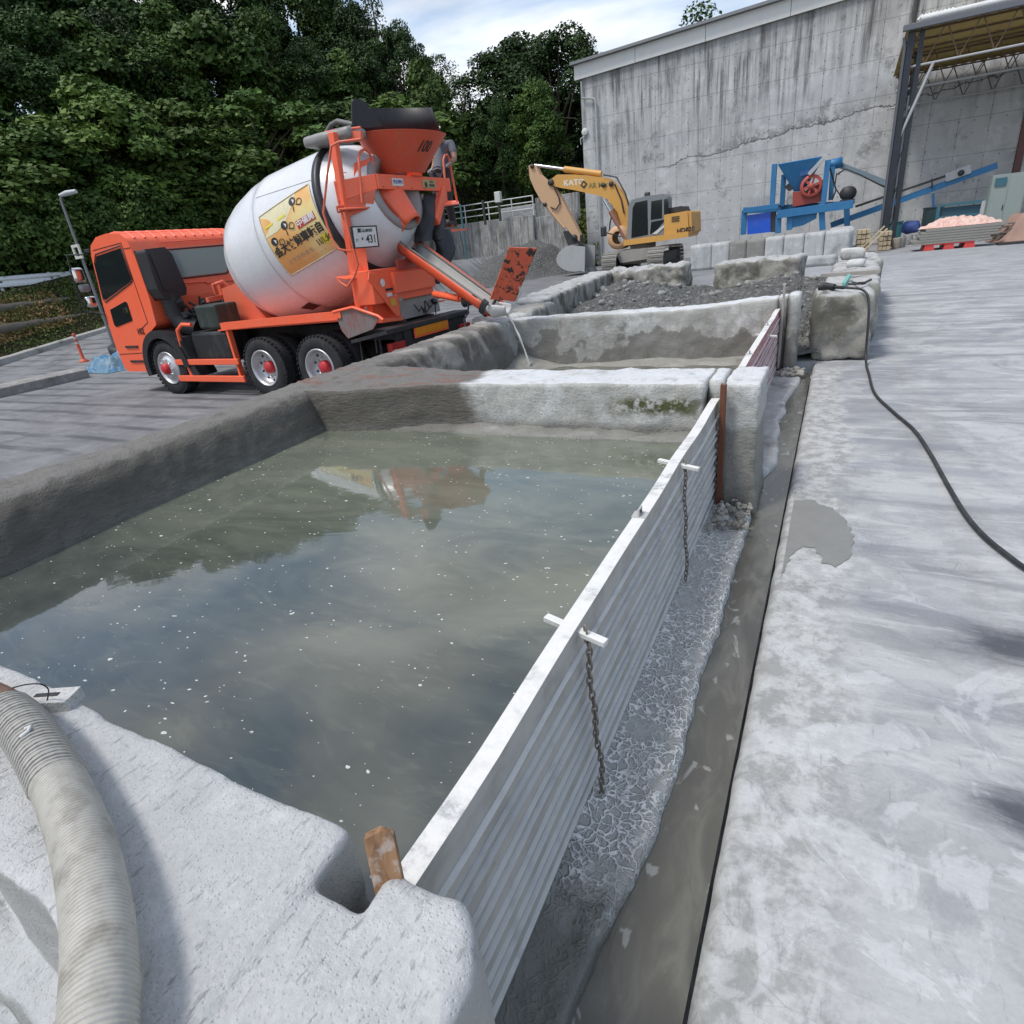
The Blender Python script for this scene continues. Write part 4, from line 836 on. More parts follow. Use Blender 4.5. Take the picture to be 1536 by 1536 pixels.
sl_ = empty('street_lamp', (-22.0, 12.6, 0.0)); tag(sl_, 'thin grey street lamp behind the truck cab', 'street lamp'); LG = paint('lamp_grey', (0.20, 0.21, 0.22), 0.5, 0.3)
k = MB(); k.tube([(0, 0, -0.3), (0, 0, 3.0), (0, 0, 4.5), (0.05, 0.03, 4.62)], [0.05, 0.042, 0.035, 0.035], 10); k.build('pole', LG, sl_)
k = MB(); k.tube([(0.03, 0.0, 4.62), (0.25, 0.1, 4.66), (0.55, 0.24, 4.68)], [0.05, 0.08, 0.06], 8); k.build('lamp_head', paint('lamp_pale', (0.45, 0.47, 0.48), 0.4), sl_)
k = MB(); zc = 3.0
for a, b in (((-0.2, zc - 0.17), (0.2, zc - 0.17)), ((-0.2, zc + 0.17), (0.2, zc + 0.17))): k.bx(a[0], b[0], -0.1, -0.05, a[1] - 0.04, b[1] + 0.04)
k.bx(-0.2, -0.12, -0.1, -0.05, zc - 0.128, zc + 0.128); k.bx(0.12, 0.2, -0.1, -0.05, zc - 0.128, zc + 0.128)
k.build('sign_frame', paint('frame_white', (0.6, 0.6, 0.55), 0.5), sl_)
dl = empty('delineator_post', (-19.0, 9.9, -0.05)); tag(dl, 'orange rubber delineator post with white bands on the kerb strip', 'post')
OR = paint('orange_rubber', (0.62, 0.10, 0.045), 0.5, 0, 0.3)
k = MB(); k.lathe([(0, 0.13), (0.03, 0.13), (0.06, 0.07), (0.1, 0.045), (0.74, 0.038), (0.78, 0.05), (0.80, 0.0)], (0, 0, 0), (0, 0, 1), 16); k.build('post', OR, dl)
k = MB(); k.lathe([(0.5, 0.044), (0.56, 0.044)], (0, 0, 0), (0, 0, 1), 16); k.lathe([(0.64, 0.043), (0.70, 0.043)], (0, 0, 0), (0, 0, 1), 16); k.build('reflective_band', paint('band_white', (0.6, 0.5, 0.45), 0.4), dl)
KB = conc('kerb_concrete', (0.26, 0.25, 0.235), (0.13, 0.125, 0.11), (0.36, 0.355, 0.34), 1.5, bump=0.8)
k = MB(); V = []
def kerb(name, pts, w, h, mat, label):
    k = MB(); V = []; sec = [(-w / 2, -0.3), (-w / 2, h * 0.85), (-w * 0.3, h), (w * 0.3, h), (w / 2, h * 0.85), (w / 2, -0.3)]
    P_ = []
    for a, b in zip(pts[:-1], pts[1:]):
        n = max(1, int((Vector(b) - Vector(a)).length / 0.3))
        for i in range(n): P_.append(Vector(a).lerp(Vector(b), i / n))
    P_.append(Vector(pts[-1]))
    for i, p in enumerate(P_):
        t = (P_[min(i + 1, len(P_) - 1)] - P_[max(i - 1, 0)]).normalized(); s_ = Vector((t.y, -t.x, 0))
        for (a, b) in sec: V.append(p + s_ * (a + 0.04 * mn.noise(p * 1.5 + Vector((a, 0, 0)))) + Vector((0, 0, b + 0.05 * h * mn.noise(p * 3))))
    n = len(sec); k.add(V, [(i * n + j, i * n + j + 1, (i + 1) * n + j + 1, (i + 1) * n + j) for i in range(len(P_) - 1) for j in range(n - 1)], 0, False)
    k.add(V[:n], [tuple(range(n))]); k.add(V[-n:], [tuple(reversed(range(n)))])
    tag(k.build(name, mat, bevel=0.02), label, 'kerb')
kerb('traffic_island_kerb', [(-16.9, -2, -0.24), (-16.9, 5, -0.24), (-17.05, 7.6, -0.24), (-17.1, 8.7, -0.24)], 0.75, 0.24, KB, 'low rough concrete divider between the yard and the road')
kerb('road_kerb', [(-25.3, -4, -0.26), (-25.3, 10, -0.24), (-25.3, 15, 0.36), (-25.3, 21, 1.1)], 0.35, 0.2, conc('kerb_b', (0.33, 0.32, 0.30), (0.17, 0.16, 0.14), (0.42, 0.41, 0.39), 1.2), 'concrete kerb along the far side of the road below the bank')
# tarpaulin heap at the end of the divider
def cloth(name, c, dims, mat, label, cat, seed, fold=1.0, parent=None):
    k = MB(); n = 44; V = []
    for j in range(n + 1):
        for i in range(n + 1):
            u, v = i / n * 2 - 1, j / n * 2 - 1; r = max(abs(u), abs(v)); d = 1 - r
            w = Vector((u * 1.6 + seed, v * 1.6, seed)); hz = dims[2] * (sst(0, 0.55, d)) * (0.75 + 0.35 * mn.noise(w)) + fold * 0.10 * abs(mn.noise(w * 3.0)) + fold * 0.05 * mn.noise(w * 7)
            rad = 1 + 0.22 * mn.noise(Vector((math.atan2(v, u) * 1.5, seed, 0)))
            q = Vector((u, v, 0)); L = q.length; s_ = (max(abs(u), abs(v)) / L) if L > 0 else 1; s_ = 0.5 + 0.5 * s_
            V.append((u * s_ * rad * dims[0], v * s_ * rad * dims[1], max(0.0, hz if r < 1 else 0.01)))
    k.add(V, [(j * (n + 1) + i, j * (n + 1) + i + 1, (j + 1) * (n + 1) + i + 1, (j + 1) * (n + 1) + i) for j in range(n) for i in range(n)], 0, True)
    o = k.build(name, mat, parent); o.location = c; tag(o, label, cat); return o
TB = paint('blue_tarp', (0.035, 0.17, 0.32), 0.5, 0, 0.6, (0.20, 0.24, 0.22), 1.2, thr=(0.42, 0.6)); DK = paint('black_sheet', (0.02, 0.021, 0.023), 0.55)
cloth('tarpaulin', (-17.35, 9.95, -0.24), (0.8, 0.8, 0.42), TB, 'crumpled blue tarpaulin heap beside the truck cab', 'tarpaulin', 3.0)
for i, (x, y, z, r_) in enumerate([(-18.3, 10.9, 0.0, 0.55), (-18.15, 11.2, 0.30, 0.52)]):
    k = MB(); k.lathe([(-0.14, 0.30), (-0.14, r_ - 0.08), (-0.10, r_), (0.10, r_), (0.14, r_ - 0.08), (0.14, 0.30), (-0.14, 0.30)], (0, 0, 0.14), (0.15, -0.1, 1), 28)
    o = k.build('old_tyre', DK); o.location = (x, y, z); tag(o, ['lower black tyre lying by the blue tarpaulin', 'upper black tyre leaning on the lower one'][i], 'tyre', 'old tyres by the road')
# ---------------------------------------------------------------- text
def text_mesh(txt, size=1.0, bold=0.0, align='CENTER'):
    cu = bpy.data.curves.new('lettering', 'FONT'); cu.body = txt; cu.size = size; cu.align_x = align; cu.align_y = 'CENTER'; cu.offset = bold; cu.resolution_u = 2
    ob = bpy.data.objects.new('lettering', cu); COL.objects.link(ob)
    dg = bpy.context.evaluated_depsgraph_get(); me = bpy.data.meshes.new_from_object(ob.evaluated_get(dg))
    V = [tuple(v.co) for v in me.vertices]; F = [tuple(p.vertices) for p in me.polygons]
    bpy.data.objects.remove(ob); bpy.data.curves.remove(cu); bpy.data.meshes.remove(me); return V, F
def text_add(k, txt, size, fn, m=0, bold=0.0, sx=1.0):
    V, F = text_mesh(txt, size, bold)
    k.add([fn(v[0] * sx, v[1]) for v in V], F, m, False)
# ---------------------------------------------------------------- concrete mixer truck
TH = R(-182.3); TO = Vector((-8.38, 7.07, -0.24))
truck = empty('mixer_truck', TO, TH); tag(truck, 'orange and white concrete mixer truck with its chute over the second pool', 'mixer truck')
TMI = (Matrix.Translation(TO) @ Matrix.Rotation(TH, 4, 'Z')).inverted()
def tl(px, py, c, axis):
    e = TMI @ Vector(EYE); d = TMI.to_3x3() @ Vector(ray(px, py)); i = 0 if axis == 'x' else 1
    return e + d * ((c - e[i]) / d[i])
def S(px, py, y=0.0): return tl(px, py, y, 'y')
def X(px, py, x=-2.4): return tl(px, py, x, 'x')
OG = paint('mixer_orange', (0.92, 0.145, 0.062), 0.34, 0, 0.42, (0.62, 0.22, 0.15), 2.5, bump=0.0)
OGD = paint('mixer_orange_dusty', (0.72, 0.14, 0.07), 0.5, 0, 0.5, (0.46, 0.27, 0.22), 3.0)
BK = paint('black_plastic', (0.018, 0.018, 0.02), 0.5, 0, 0.3, (0.07, 0.07, 0.07)); CH = paint('chassis_black', (0.022, 0.022, 0.024), 0.6, 0.1, 0.5, (0.10, 0.095, 0.09), 4)
RUB = paint('tyre_rubber', (0.022, 0.022, 0.024), 0.75, 0, 0.6, (0.085, 0.083, 0.08), 5, spec=0.3, bump=0.2)
RIM = paint('rim_silver', (0.55, 0.55, 0.56), 0.35, 0.55, 0.4, (0.3, 0.29, 0.27), 6); CHR = paint('chrome', (0.75, 0.75, 0.76), 0.12, 1.0, 0.2, (0.5, 0.5, 0.5)); REDH = paint('hub_red', (0.55, 0.02, 0.03), 0.45)
WHT = paint('drum_white', (0.66, 0.68, 0.70), 0.24, 0, 0.3, (0.50, 0.48, 0.46), 1.6)
gl = NT('cab_glass'); MC['glass'] = gl.set((0.012, 0.016, 0.018), 0.06, None, 0, 0.9); GLS = MC['glass']
gl2 = NT('rear_window_glass'); GLS2 = gl2.set((0.13, 0.19, 0.20), 0.10, None, 0, 0.9)  # bluish sky reflection put into the glass colour
def wheel(x, y0, y1, front, side):
    """tyre between y0 (outer) and y1 (inner)"""
    w = abs(y1 - y0); sgn = 1 if y0 > y1 else -1
    root = empty('wheel', (x, y0, 0.5)); root.parent = truck
    k = MB(); Rr = 0.5; pr = [(0.02, 0.30), (0.0, 0.33), (0.0, 0.40), (0.012, 0.455), (0.03, 0.485), (0.05, Rr - 0.004)]
    ng = 5
    for i in range(ng):
        a = 0.055 + (w - 0.11) * i / ng; b = 0.055 + (w - 0.11) * (i + 1) / ng; pr += [(a, Rr), (b - 0.012, Rr), (b - 0.010, Rr - 0.012), (b - 0.002, Rr - 0.012)]
    pr += [(w - 0.05, Rr - 0.004), (w - 0.03, 0.485), (w - 0.012, 0.455), (w, 0.40), (w, 0.33), (w - 0.02, 0.30)]
    k.lathe(pr, (0, 0, 0), (0, -sgn, 0), 48)
    for q in range(40):       # tread blocks on the shoulders
        a = 2 * math.pi * q / 40
        for yy in (0.035, w - 0.035):
            M_ = Matrix.Rotation(a, 4, 'Y'); k.box((0, -sgn * yy, Rr - 0.006), (0.045, 0.05, 0.022), 0, M_)
    k.build('tyre', RUB, root)
    k = MB()
    if front:
        k.lathe([(0.02, 0.305), (-0.01, 0.30), (0.0, 0.285), (0.03, 0.27), (0.04, 0.24), (-0.01, 0.20), (-0.035, 0.155), (-0.04, 0.12), (-0.02, 0.0)], (0, 0, 0), (0, -sgn, 0), 40)
    else:
        k.lathe([(0.02, 0.305), (-0.005, 0.30), (0.0, 0.28), (0.05, 0.265), (0.13, 0.25), (0.15, 0.20), (0.155, 0.12), (0.14, 0.0)], (0, 0, 0), (0, -sgn, 0), 40)
    o = k.build('rim', RIM, root)
    k = MB()
    d0 = -0.05 if front else 0.12; 
    for q in range(10):
        a = 2 * math.pi * q / 10; k.lathe([(0.03, 0.016), (-0.02, 0.016), (-0.028, 0.0)], (math.cos(a) * 0.168, -sgn * (d0 + 0.02), math.sin(a) * 0.168), (0, -sgn, 0), 6)
        if not front: k.lathe([(0.0, 0.02), (0.004, 0.02), (0.004, 0.0)], (math.cos(a + 0.3) * 0.222, -sgn * 0.136, math.sin(a + 0.3) * 0.222), (0, sgn, 0), 10, 1)
    tag(k.build('wheel_nuts', [CHR, BK], root), kind='stuff')
    k = MB(); k.lathe([(d0 + 0.03, 0.105), (d0 - 0.035, 0.10), (d0 - 0.06, 0.075), (d0 - 0.065, 0.0)], (0, 0, 0), (0, -sgn, 0), 24); k.build('hub', REDH, root)
    return root
WBL = 2.74
wheel(WBL, -0.03, -0.32, True, 1); wheel(WBL, -2.43, -2.14, True, -1)
for xx in (0.0, -1.3):
    wheel(xx, 0.0, -0.27, False, 1); wheel(xx, -2.46, -2.19, False, -1)
    for yy in (-0.33, -2.13):
        k = MB(); w = 0.27; sg_ = -1 if yy > -1 else 1
        k.lathe([(0.0, 0.30), (0.0, 0.42), (0.03, 0.485), (0.05, 0.5), (w - 0.05, 0.5), (w - 0.03, 0.485), (w, 0.42), (w, 0.30)], (xx, yy, 0.5), (0, sg_, 0), 40); k.build('inner_tyre', RUB, truck)
    k = MB(); k.tube([(xx, -0.35, 0.5), (xx, -2.1, 0.5)], 0.09, 10); sph(k, (xx, -1.23, 0.52), 0.22); k.build('axle', CH, truck)
k = MB(); k.tube([(WBL, -0.3, 0.47), (WBL, -2.15, 0.47)], 0.06, 10); k.build('axle', CH, truck)
for y in (-0.86, -1.6):
    k = MB(); k.bx(-2.45, 3.9, y - 0.04, y + 0.04, 0.78, 1.06); k.build('chassis_rail', CH, truck)
k = MB(); k.bx(-1.0, 3.0, -1.55, -0.9, 0.6, 0.9); k.build('drive_train', CH, truck, 0.05)
# cab
Wc = -2.34
k = MB()
prof = [(2.66, 1.30), (2.60, 1.72), (2.62, 2.45), (2.70, 2.74), (2.86, 2.84), (3.25, 2.885), (3.62, 2.86), (3.88, 2.74), (3.98, 2.58), (4.08, 2.1), (4.17, 1.75), (4.24, 1.35), (4.26, 0.95), (4.22, 0.52), (4.12, 0.44), (3.42, 0.44), (3.36, 0.62), (3.28, 0.92), (3.10, 1.12), (2.85, 1.21)]
k.prism(prof, -0.02, Wc, 'y'); cabb = k.build('cab_body', OG, truck, 0.07, 4)
# roof ribs
k = MB()
for i in range(11):
    y = -0.18 - i * 0.197
    k.tube([(2.72, y, 2.75), (2.88, y, 2.852), (3.25, y, 2.895), (3.6, y, 2.87), (3.82, y, 2.775)], 0.022, 6)
k.build('roof_ribs', OG, cabb)
def panel(k, poly, y, t, m=0, fl=1): k.prism(poly, y - t / 2, y + t / 2, 'y', m)
gdoor = [(2.97, 2.62), (3.80, 2.555), (3.93, 2.42), (4.06, 1.86), (4.03, 1.80), (3.02, 2.06), (2.96, 2.10)]
for side_y, off in ((-0.02, 0.004), (Wc, -0.004)):
    k = MB(); panel(k, gdoor, side_y + off, 0.012); k.build('side_window', GLS, cabb, 0.002)
    k = MB(); ctr = Vector((sum(p[0] for p in gdoor) / 7, sum(p[1] for p in gdoor) / 7)); out = [(ctr.x + (p[0] - ctr.x) * 1.05, ctr.y + (p[1] - ctr.y) * 1.10) for p in gdoor]
    k.tube([(p[0], side_y + off * 0.8, p[1]) for p in out], 0.012, 6, 0, True); k.build('window_seal', BK, cabb)
    k = MB(); lw = [(3.98, 1.62), (3.38, 1.745), (3.34, 1.72), (3.36, 1.40), (3.97, 1.30), (4.02, 1.34)]; panel(k, lw, side_y + off, 0.012); k.build('lower_window', GLS, cabb, 0.002)
    k = MB(); panel(k, [(3.54, 1.62), (3.42, 1.64), (3.42, 1.54), (3.54, 1.52)], side_y + off * 2.5, 0.02); k.build('door_handle', CHR, cabb)
    k = MB()
    for a, b in (((2.90, 2.70), (2.90, 1.35)), ((2.90, 1.35), (3.32, 1.18)), ((2.90, 2.70), (3.85, 2.66)), ((3.36, 0.80), (4.22, 0.78)), ((2.66, 2.60), (2.90, 2.6))):
        k.bar((a[0], side_y + off * 0.5, a[1]), (b[0], side_y + off * 0.5, b[1]), 0.008, 0.01)
    k.build('door_seams', BK, cabb)
k = MB(); text_add(k, '102', 0.16, lambda a, b: (3.22 - a, -0.012, 1.19 + b + a * 0.06), 0, 0.004); k.build('number', BK, cabb)
k = MB(); k.prism([(-0.12, 2.5), (Wc + 0.12, 2.5), (Wc + 0.05, 1.75), (-0.05, 1.75)], 4.17, 4.19, 'x'); k.build('windscreen', GLS, cabb, 0.01)
k = MB(); k.bx(4.18, 4.30, -0.08, Wc + 0.06, 0.45, 0.72); k.build('bumper', CH, cabb, 0.03)
k = MB(); k.bx(3.96, 4.12, 0.0, Wc - 0.02, 2.64, 2.70); k.build('sun_visor', BK, cabb, 0.01)
# rear wall of the cab
k = MB(); k.prism([(-0.66, 2.51), (-1.86, 2.53), (-1.90, 2.48), (-1.78, 2.09), (-1.72, 2.06), (-0.70, 2.05), (-0.64, 2.09), (-0.62, 2.46)], 2.60, 2.635, 'x'); k.build('rear_window', GLS2, cabb, 0.01)
k = MB(); k.tube([(2.60, a, b) for a, b in ((-0.63, 2.53), (-1.88, 2.55), (-1.93, 2.49), (-1.80, 2.06), (-1.72, 2.035), (-0.69, 2.025), (-0.61, 2.07), (-0.595, 2.48))], 0.016, 6, 0, True); k.build('window_seal', BK, cabb)
k = MB(); k.tube([(2.60, -0.55, 2.66), (2.60, -2.2, 2.68)], 0.012, 6); k.tube([(2.585, -0.65, 1.95), (2.585, -1.2, 1.93), (2.585, -1.25, 1.90), (2.585, -1.9, 1.90)], 0.014, 6); k.build('pressed_ribs', OG, cabb)
# intake snorkel
k = MB(); k.prism([(-0.02, 2.54), (-0.40, 2.56), (-0.50, 2.44), (-0.58, 1.86), (-0.54, 1.74), (-0.10, 1.70), (-0.03, 1.90)], 2.28, 2.60, 'x'); sn = k.build('air_intake', BK, truck, 0.05, 3)
k = MB(); k.prism([(-0.08, 2.46), (-0.33, 2.47), (-0.42, 1.95), (-0.38, 1.88), (-0.14, 1.85)], 2.262, 2.29, 'x'); k.build('intake_cover', BK, sn, 0.02)
k = MB(); k.tube([(2.42, -0.28, 1.8), (2.42, -0.3, 1.45), (2.35, -0.34, 1.25), (2.1, -0.45, 1.15)], [0.15, 0.16, 0.17, 0.17], 14)
for i in range(5): k.lathe([(0, 0.175), (0.02, 0.175)], (2.41, -0.29, 1.42 + i * 0.06), (0, 0, 1), 14)
k.build('intake_hose', BK, truck)
rr = random.Random(5)
k = MB()
for i in range(16):
    x, y, z = 1.7 + rr.random() * 0.7, -0.35 - rr.random() * 0.7, 1.15 + rr.random() * 0.5; k.box((x, y, z), (0.1 + 0.2 * rr.random(), 0.1 + 0.2 * rr.random(), 0.06 + 0.18 * rr.random()), 0, None, (rr.random(), rr.random() * 0.3, rr.random()))
for i in range(10):
    a = (1.6 + rr.random() * 0.9, -0.3 - rr.random() * 0.8, 1.1 + rr.random() * 0.6); b = (1.6 + rr.random() * 0.9, -0.3 - rr.random() * 0.8, 1.1 + rr.random() * 0.6); k.tube([a, ((a[0] + b[0]) / 2, (a[1] + b[1]) / 2, min(a[2], b[2]) - 0.1), b], 0.022, 6)
k.build('engine_parts', CH, truck, 0.01)
k = MB(); k.bx(1.05, 1.62, -0.62, -0.15, 1.16, 1.56); k.build('air_cleaner_box', paint('dark_green_black', (0.022, 0.035, 0.03), 0.45), truck, 0.04)
# front drum pedestal with pink dusty face, pipes
k = MB(); k.prism([(1.55, 1.05), (1.50, 1.78), (1.05, 1.85), (0.4, 1.10)], -0.72, -1.75, 'y'); k.build('drum_pedestal', OGD, truck, 0.03)
k = MB()
for (a, b) in (((1.75, -0.55, 1.62), (1.75, -1.35, 1.66)), ((1.75, -0.9, 1.66), (1.75, -0.9, 1.85))): k.bar(a, b, 0.08, 0.08)
k.tube([(1.72, -0.75, 1.7), (1.7, -0.72, 1.86), (1.6, -0.85, 1.9), (1.6, -1.0, 1.72)], 0.035, 8); k.build('orange_bracket', OGD, truck)
# mirrors
for sy in (1, -1):
    y0 = 0.0 if sy == 1 else Wc
    root = empty('mirror', (4.15, y0, 2.5)); root.parent = truck
    k = MB(); k.tube([(0, 0, 0.12), (0.28, 0.16 * sy, 0.14), (0.34, 0.18 * sy, -0.3), (0.34, 0.18 * sy, -0.85), (0.05, 0.0, -0.95)], 0.016, 8); k.build('mirror_arm', BK, root)
    k = MB(); k.lumpy(0.28, 0.40, 0.06 * sy - 0.10, 0.06 * sy + 0.12, -0.34, -0.08, 0.04, 0.05, 0); k.build('mirror_head', CHR, root)
    k = MB(); k.lumpy(0.27, 0.38, 0.04 * sy - 0.09, 0.04 * sy + 0.10, -0.52, -0.38, 0.04, 0.04, 0); k.build('mirror_head', paint('mirror_grey', (0.25, 0.25, 0.26), 0.3), root)
    k = MB(); k.lumpy(0.24, 0.36, 0.02 * sy - 0.08, 0.02 * sy + 0.10, -0.80, -0.60, 0.04, 0.04, 0); k.build('mirror_head', CHR, root)
# front mudguard
k = MB(); V = []; n = 18
for i in range(n + 1):
    a = R(-12 + 190 * i / n); r0, r1 = 0.56, 0.70
    for (r, y) in ((r0, 0.0), (r1, 0.0), (r1, -0.42), (r0, -0.42)): V.append((WBL + math.cos(a) * r, y + 0.005, 0.5 + math.sin(a) * r))
F = [(i * 4 + j, i * 4 + (j + 1) % 4, i * 4 + 4 + (j + 1) % 4, i * 4 + 4 + j) for i in range(n) for j in range(4)]
k.add(V, F, 0, False); k.build('front_mudguard', BK, truck)
k = MB(); k.prism([(2.15, 1.05), (2.35, 1.05), (2.02, 0.32), (1.84, 0.36)], -0.03, -0.40, 'y'); k.build('mud_flap', BK, truck, 0.01)
k = MB()
for z in (0.62, 0.9): k.bx(3.48, 3.9, -0.03, 0.0, z, z + 0.04)
k.build('cab_step', CH, truck)
# side guard
def rail(name, pts, r, mat=OG, par=truck, n=8): k = MB(); k.tube(pts, r, n); return k.build(name, mat, par)
for (pa, pb, h) in (((264, 546), (357, 540), 0.10), ((270, 571), (366, 565), 0.11)):
    a, b = S(*pa, -0.02), S(*pb, -0.02); z = (a.z + b.z) / 2; k = MB(); k.bx(b.x, a.x, -0.06, -0.01, z - h / 2, z + h / 2); k.build('side_guard_rail', OG, truck, 0.01)
rail('guard_post', [(1.75, -0.1, 1.25), (1.98, -0.08, 1.27), (2.12, -0.05, 1.18), (2.16, -0.06, 0.95), (2.18, -0.06, 0.62), (2.12, -0.06, 0.34)], 0.035)
k = MB(); k.bar((0.76, -0.09, 1.18), (0.74, -0.09, 0.33), 0.05, 0.09); k.build('guard_post', OG, truck)
k = MB(); k.bx(0.95, 1.95, -0.62, -0.14, 0.58, 1.12); k.build('fuel_tank', paint('tank_black', (0.02, 0.022, 0.024), 0.35), truck, 0.06, 3)
k = MB(); k.tube([(0.9, -0.35, 0.5), (-0.1, -0.42, 0.47)], 0.07, 10); k.build('exhaust_pipe', paint('exhaust', (0.2, 0.2, 0.2), 0.5, 0.5), truck)
# deck sills and deck plate
k = MB(); k.prism([(0.86, 1.14), (0.86, 1.26), (-1.95, 1.33), (-1.95, 1.23)], -0.03, -0.12, 'y'); k.build('deck_sill', OG, truck, 0.01)
k = MB(); k.prism([(1.1, 1.12), (1.1, 1.14), (-2.2, 1.20), (-2.2, 1.18)], -0.125, -2.36, 'y'); k.build('deck', OG, truck)
k = MB(); k.prism([(0.86, 1.14), (0.86, 1.26), (-2.2, 1.33), (-2.2, 1.23)], -2.37, -2.46, 'y'); k.build('deck_sill', OG, truck, 0.01)
# drum
DA = R(15.0); dax = Vector((-math.cos(DA), 0, math.sin(DA))); D0 = Vector((-0.20, -1.245, 2.267))
DPR = [(-1.21, 0.38), (-1.20, 0.54), (-1.10, 0.73), (-0.94, 0.865), (-0.71, 0.99), (-0.70, 0.996), (-0.44, 1.06), (0.0, 1.105), (0.30, 1.10), (0.31, 1.106), (0.7, 1.06), (1.1, 1.01), (1.5, 0.955), (1.62, 0.92), (1.9, 0.80), (2.15, 0.63), (2.26, 0.52)]
def drad(s):
    for (a, ra), (b, rb) in zip(DPR[:-1], DPR[1:]):
        if a <= s <= b: return ra + (rb - ra) * (s - a) / max(1e-6, b - a)
    return 0.0
dU = Vector((0, 1, 0)); dV = dax.cross(dU)
def dsurf(s, ph, off=0.0): return D0 + dax * s + (dU * math.cos(ph) + dV * math.sin(ph)) * (drad(s) + off)
def dhit(px, py):
    e = TMI @ Vector(EYE); d = (TMI.to_3x3() @ Vector(ray(px, py))).normalized(); t = 4.0
    while t < 16:
        p = e + d * t - D0; s = p.dot(dax); q = p - dax * s
        if drad(s) > 0 and q.length < drad(s): return s, math.atan2(q.dot(dV), q.dot(dU))
        t += 0.004
    return None
k = MB(); dp = []
for (s_, r_) in DPR: dp.append((s_, r_))
dp2 = []
for (a, ra), (b, rb) in zip(dp[:-1], dp[1:]):
    for i in range(3): dp2.append((a + (b - a) * i / 3, ra + (rb - ra) * i / 3))
dp2.append(dp[-1]); k.lathe(dp2, D0, dax, 72); drum = k.build('mixing_drum', WHT, truck)
k = MB(); k.lathe([(1.56, 0.90), (1.56, 0.975), (1.66, 0.965), (1.66, 0.88)], D0, dax, 72); k.build('drum_track_ring', paint('ring_dark', (0.035, 0.036, 0.04), 0.4, 0.3, 0.3), drum)
k = MB(); k.lathe([(2.20, 0.50), (2.22, 0.545), (2.28, 0.54), (2.30, 0.44), (2.1, 0.30)], D0, dax, 48); k.build('drum_mouth', paint('mouth_grey', (0.28, 0.25, 0.24), 0.6), drum)
for s_ in (-0.705, 0.305):
    k = MB(); k.lathe([(s_ - 0.012, drad(s_ - 0.012) + 0.002), (s_, drad(s_) + 0.006), (s_ + 0.012, drad(s_ + 0.012) + 0.002)], D0, dax, 72); k.build('weld_seam', paint('seam_grey', (0.50, 0.50, 0.50), 0.4), drum)
def seam(p, q):
    a, b = dhit(*p), dhit(*q); k = MB(); pts = [dsurf(a[0] + (b[0] - a[0]) * i / 20, a[1] + (b[1] - a[1]) * i / 20, 0.002) for i in range(21)]; k.tube(pts, 0.005, 5, 0); k.build('weld_seam', paint('seam_grey', (0.50, 0.50, 0.50), 0.4), drum)
seam((384, 297), (468, 270)); seam((505, 262), (520, 258))
# dark diamond mark low on the drum
dd = [dhit(*q) for q in ((451, 462), (463, 453), (482, 457), (470, 464))]
if all(dd):
    k = MB(); V = [];
    for j in range(7):
        for i in range(7):
            u, v = i / 6, j / 6; s_ = dd[0][0] * (1 - u) * (1 - v) + dd[1][0] * u * (1 - v) + dd[2][0] * u * v + dd[3][0] * (1 - u) * v; p_ = dd[0][1] * (1 - u) * (1 - v) + dd[1][1] * u * (1 - v) + dd[2][1] * u * v + dd[3][1] * (1 - u) * v
            V.append(dsurf(s_, p_, 0.006))
    k.add(V, [(j * 7 + i, j * 7 + i + 1, j * 7 + i + 8, j * 7 + i + 7) for j in range(6) for i in range(6)], 0, True); k.build('diamond_mark', paint('dark_brown_mark', (0.06, 0.03, 0.03), 0.5), drum)
# poster wrapped on the drum
pc = [dhit(389, 326), dhit(463, 276), dhit(512, 368), dhit(437, 413)]     # top left, top right, bottom right, bottom left
def pst(u, v, off=0.004):    # u 0..1 left-right, v 0..1 top-bottom
    w = [(1 - u) * (1 - v), u * (1 - v), u * v, (1 - u) * v]; return dsurf(sum(a * c[0] for a, c in zip(w, pc)), sum(a * c[1] for a, c in zip(w, pc)), off)
np_ = NT('poster_paper'); q = np_.obj; x_, y_, z_ = np_.xyz(q)
POST = np_.set(np_.mix(np_.step(np_.noise(q, 1.6, 2), 0.35, 0.65), (0.72, 0.58, 0.25), (0.70, 0.34, 0.10)), 0.45)
k = MB(); n = 24; V = [pst(i / n, j / n) for j in range(n + 1) for i in range(n + 1)]
k.add(V, [(j * (n + 1) + i, j * (n + 1) + i + 1, (j + 1) * (n + 1) + i + 1, (j + 1) * (n + 1) + i) for j in range(n) for i in range(n)], 0, True)
poster = k.build('poster', POST, drum)
INK = paint('ink_black', (0.02, 0.018, 0.02), 0.5); INR = paint('ink_red', (0.55, 0.02, 0.025), 0.5); INW = paint('ink_white', (0.72, 0.71, 0.68), 0.5); INY = paint('ink_yellow', (0.75, 0.62, 0.05), 0.5); INC = paint('ink_cream', (0.72, 0.66, 0.42), 0.5); ING = paint('ink_grey', (0.35, 0.34, 0.3), 0.5)
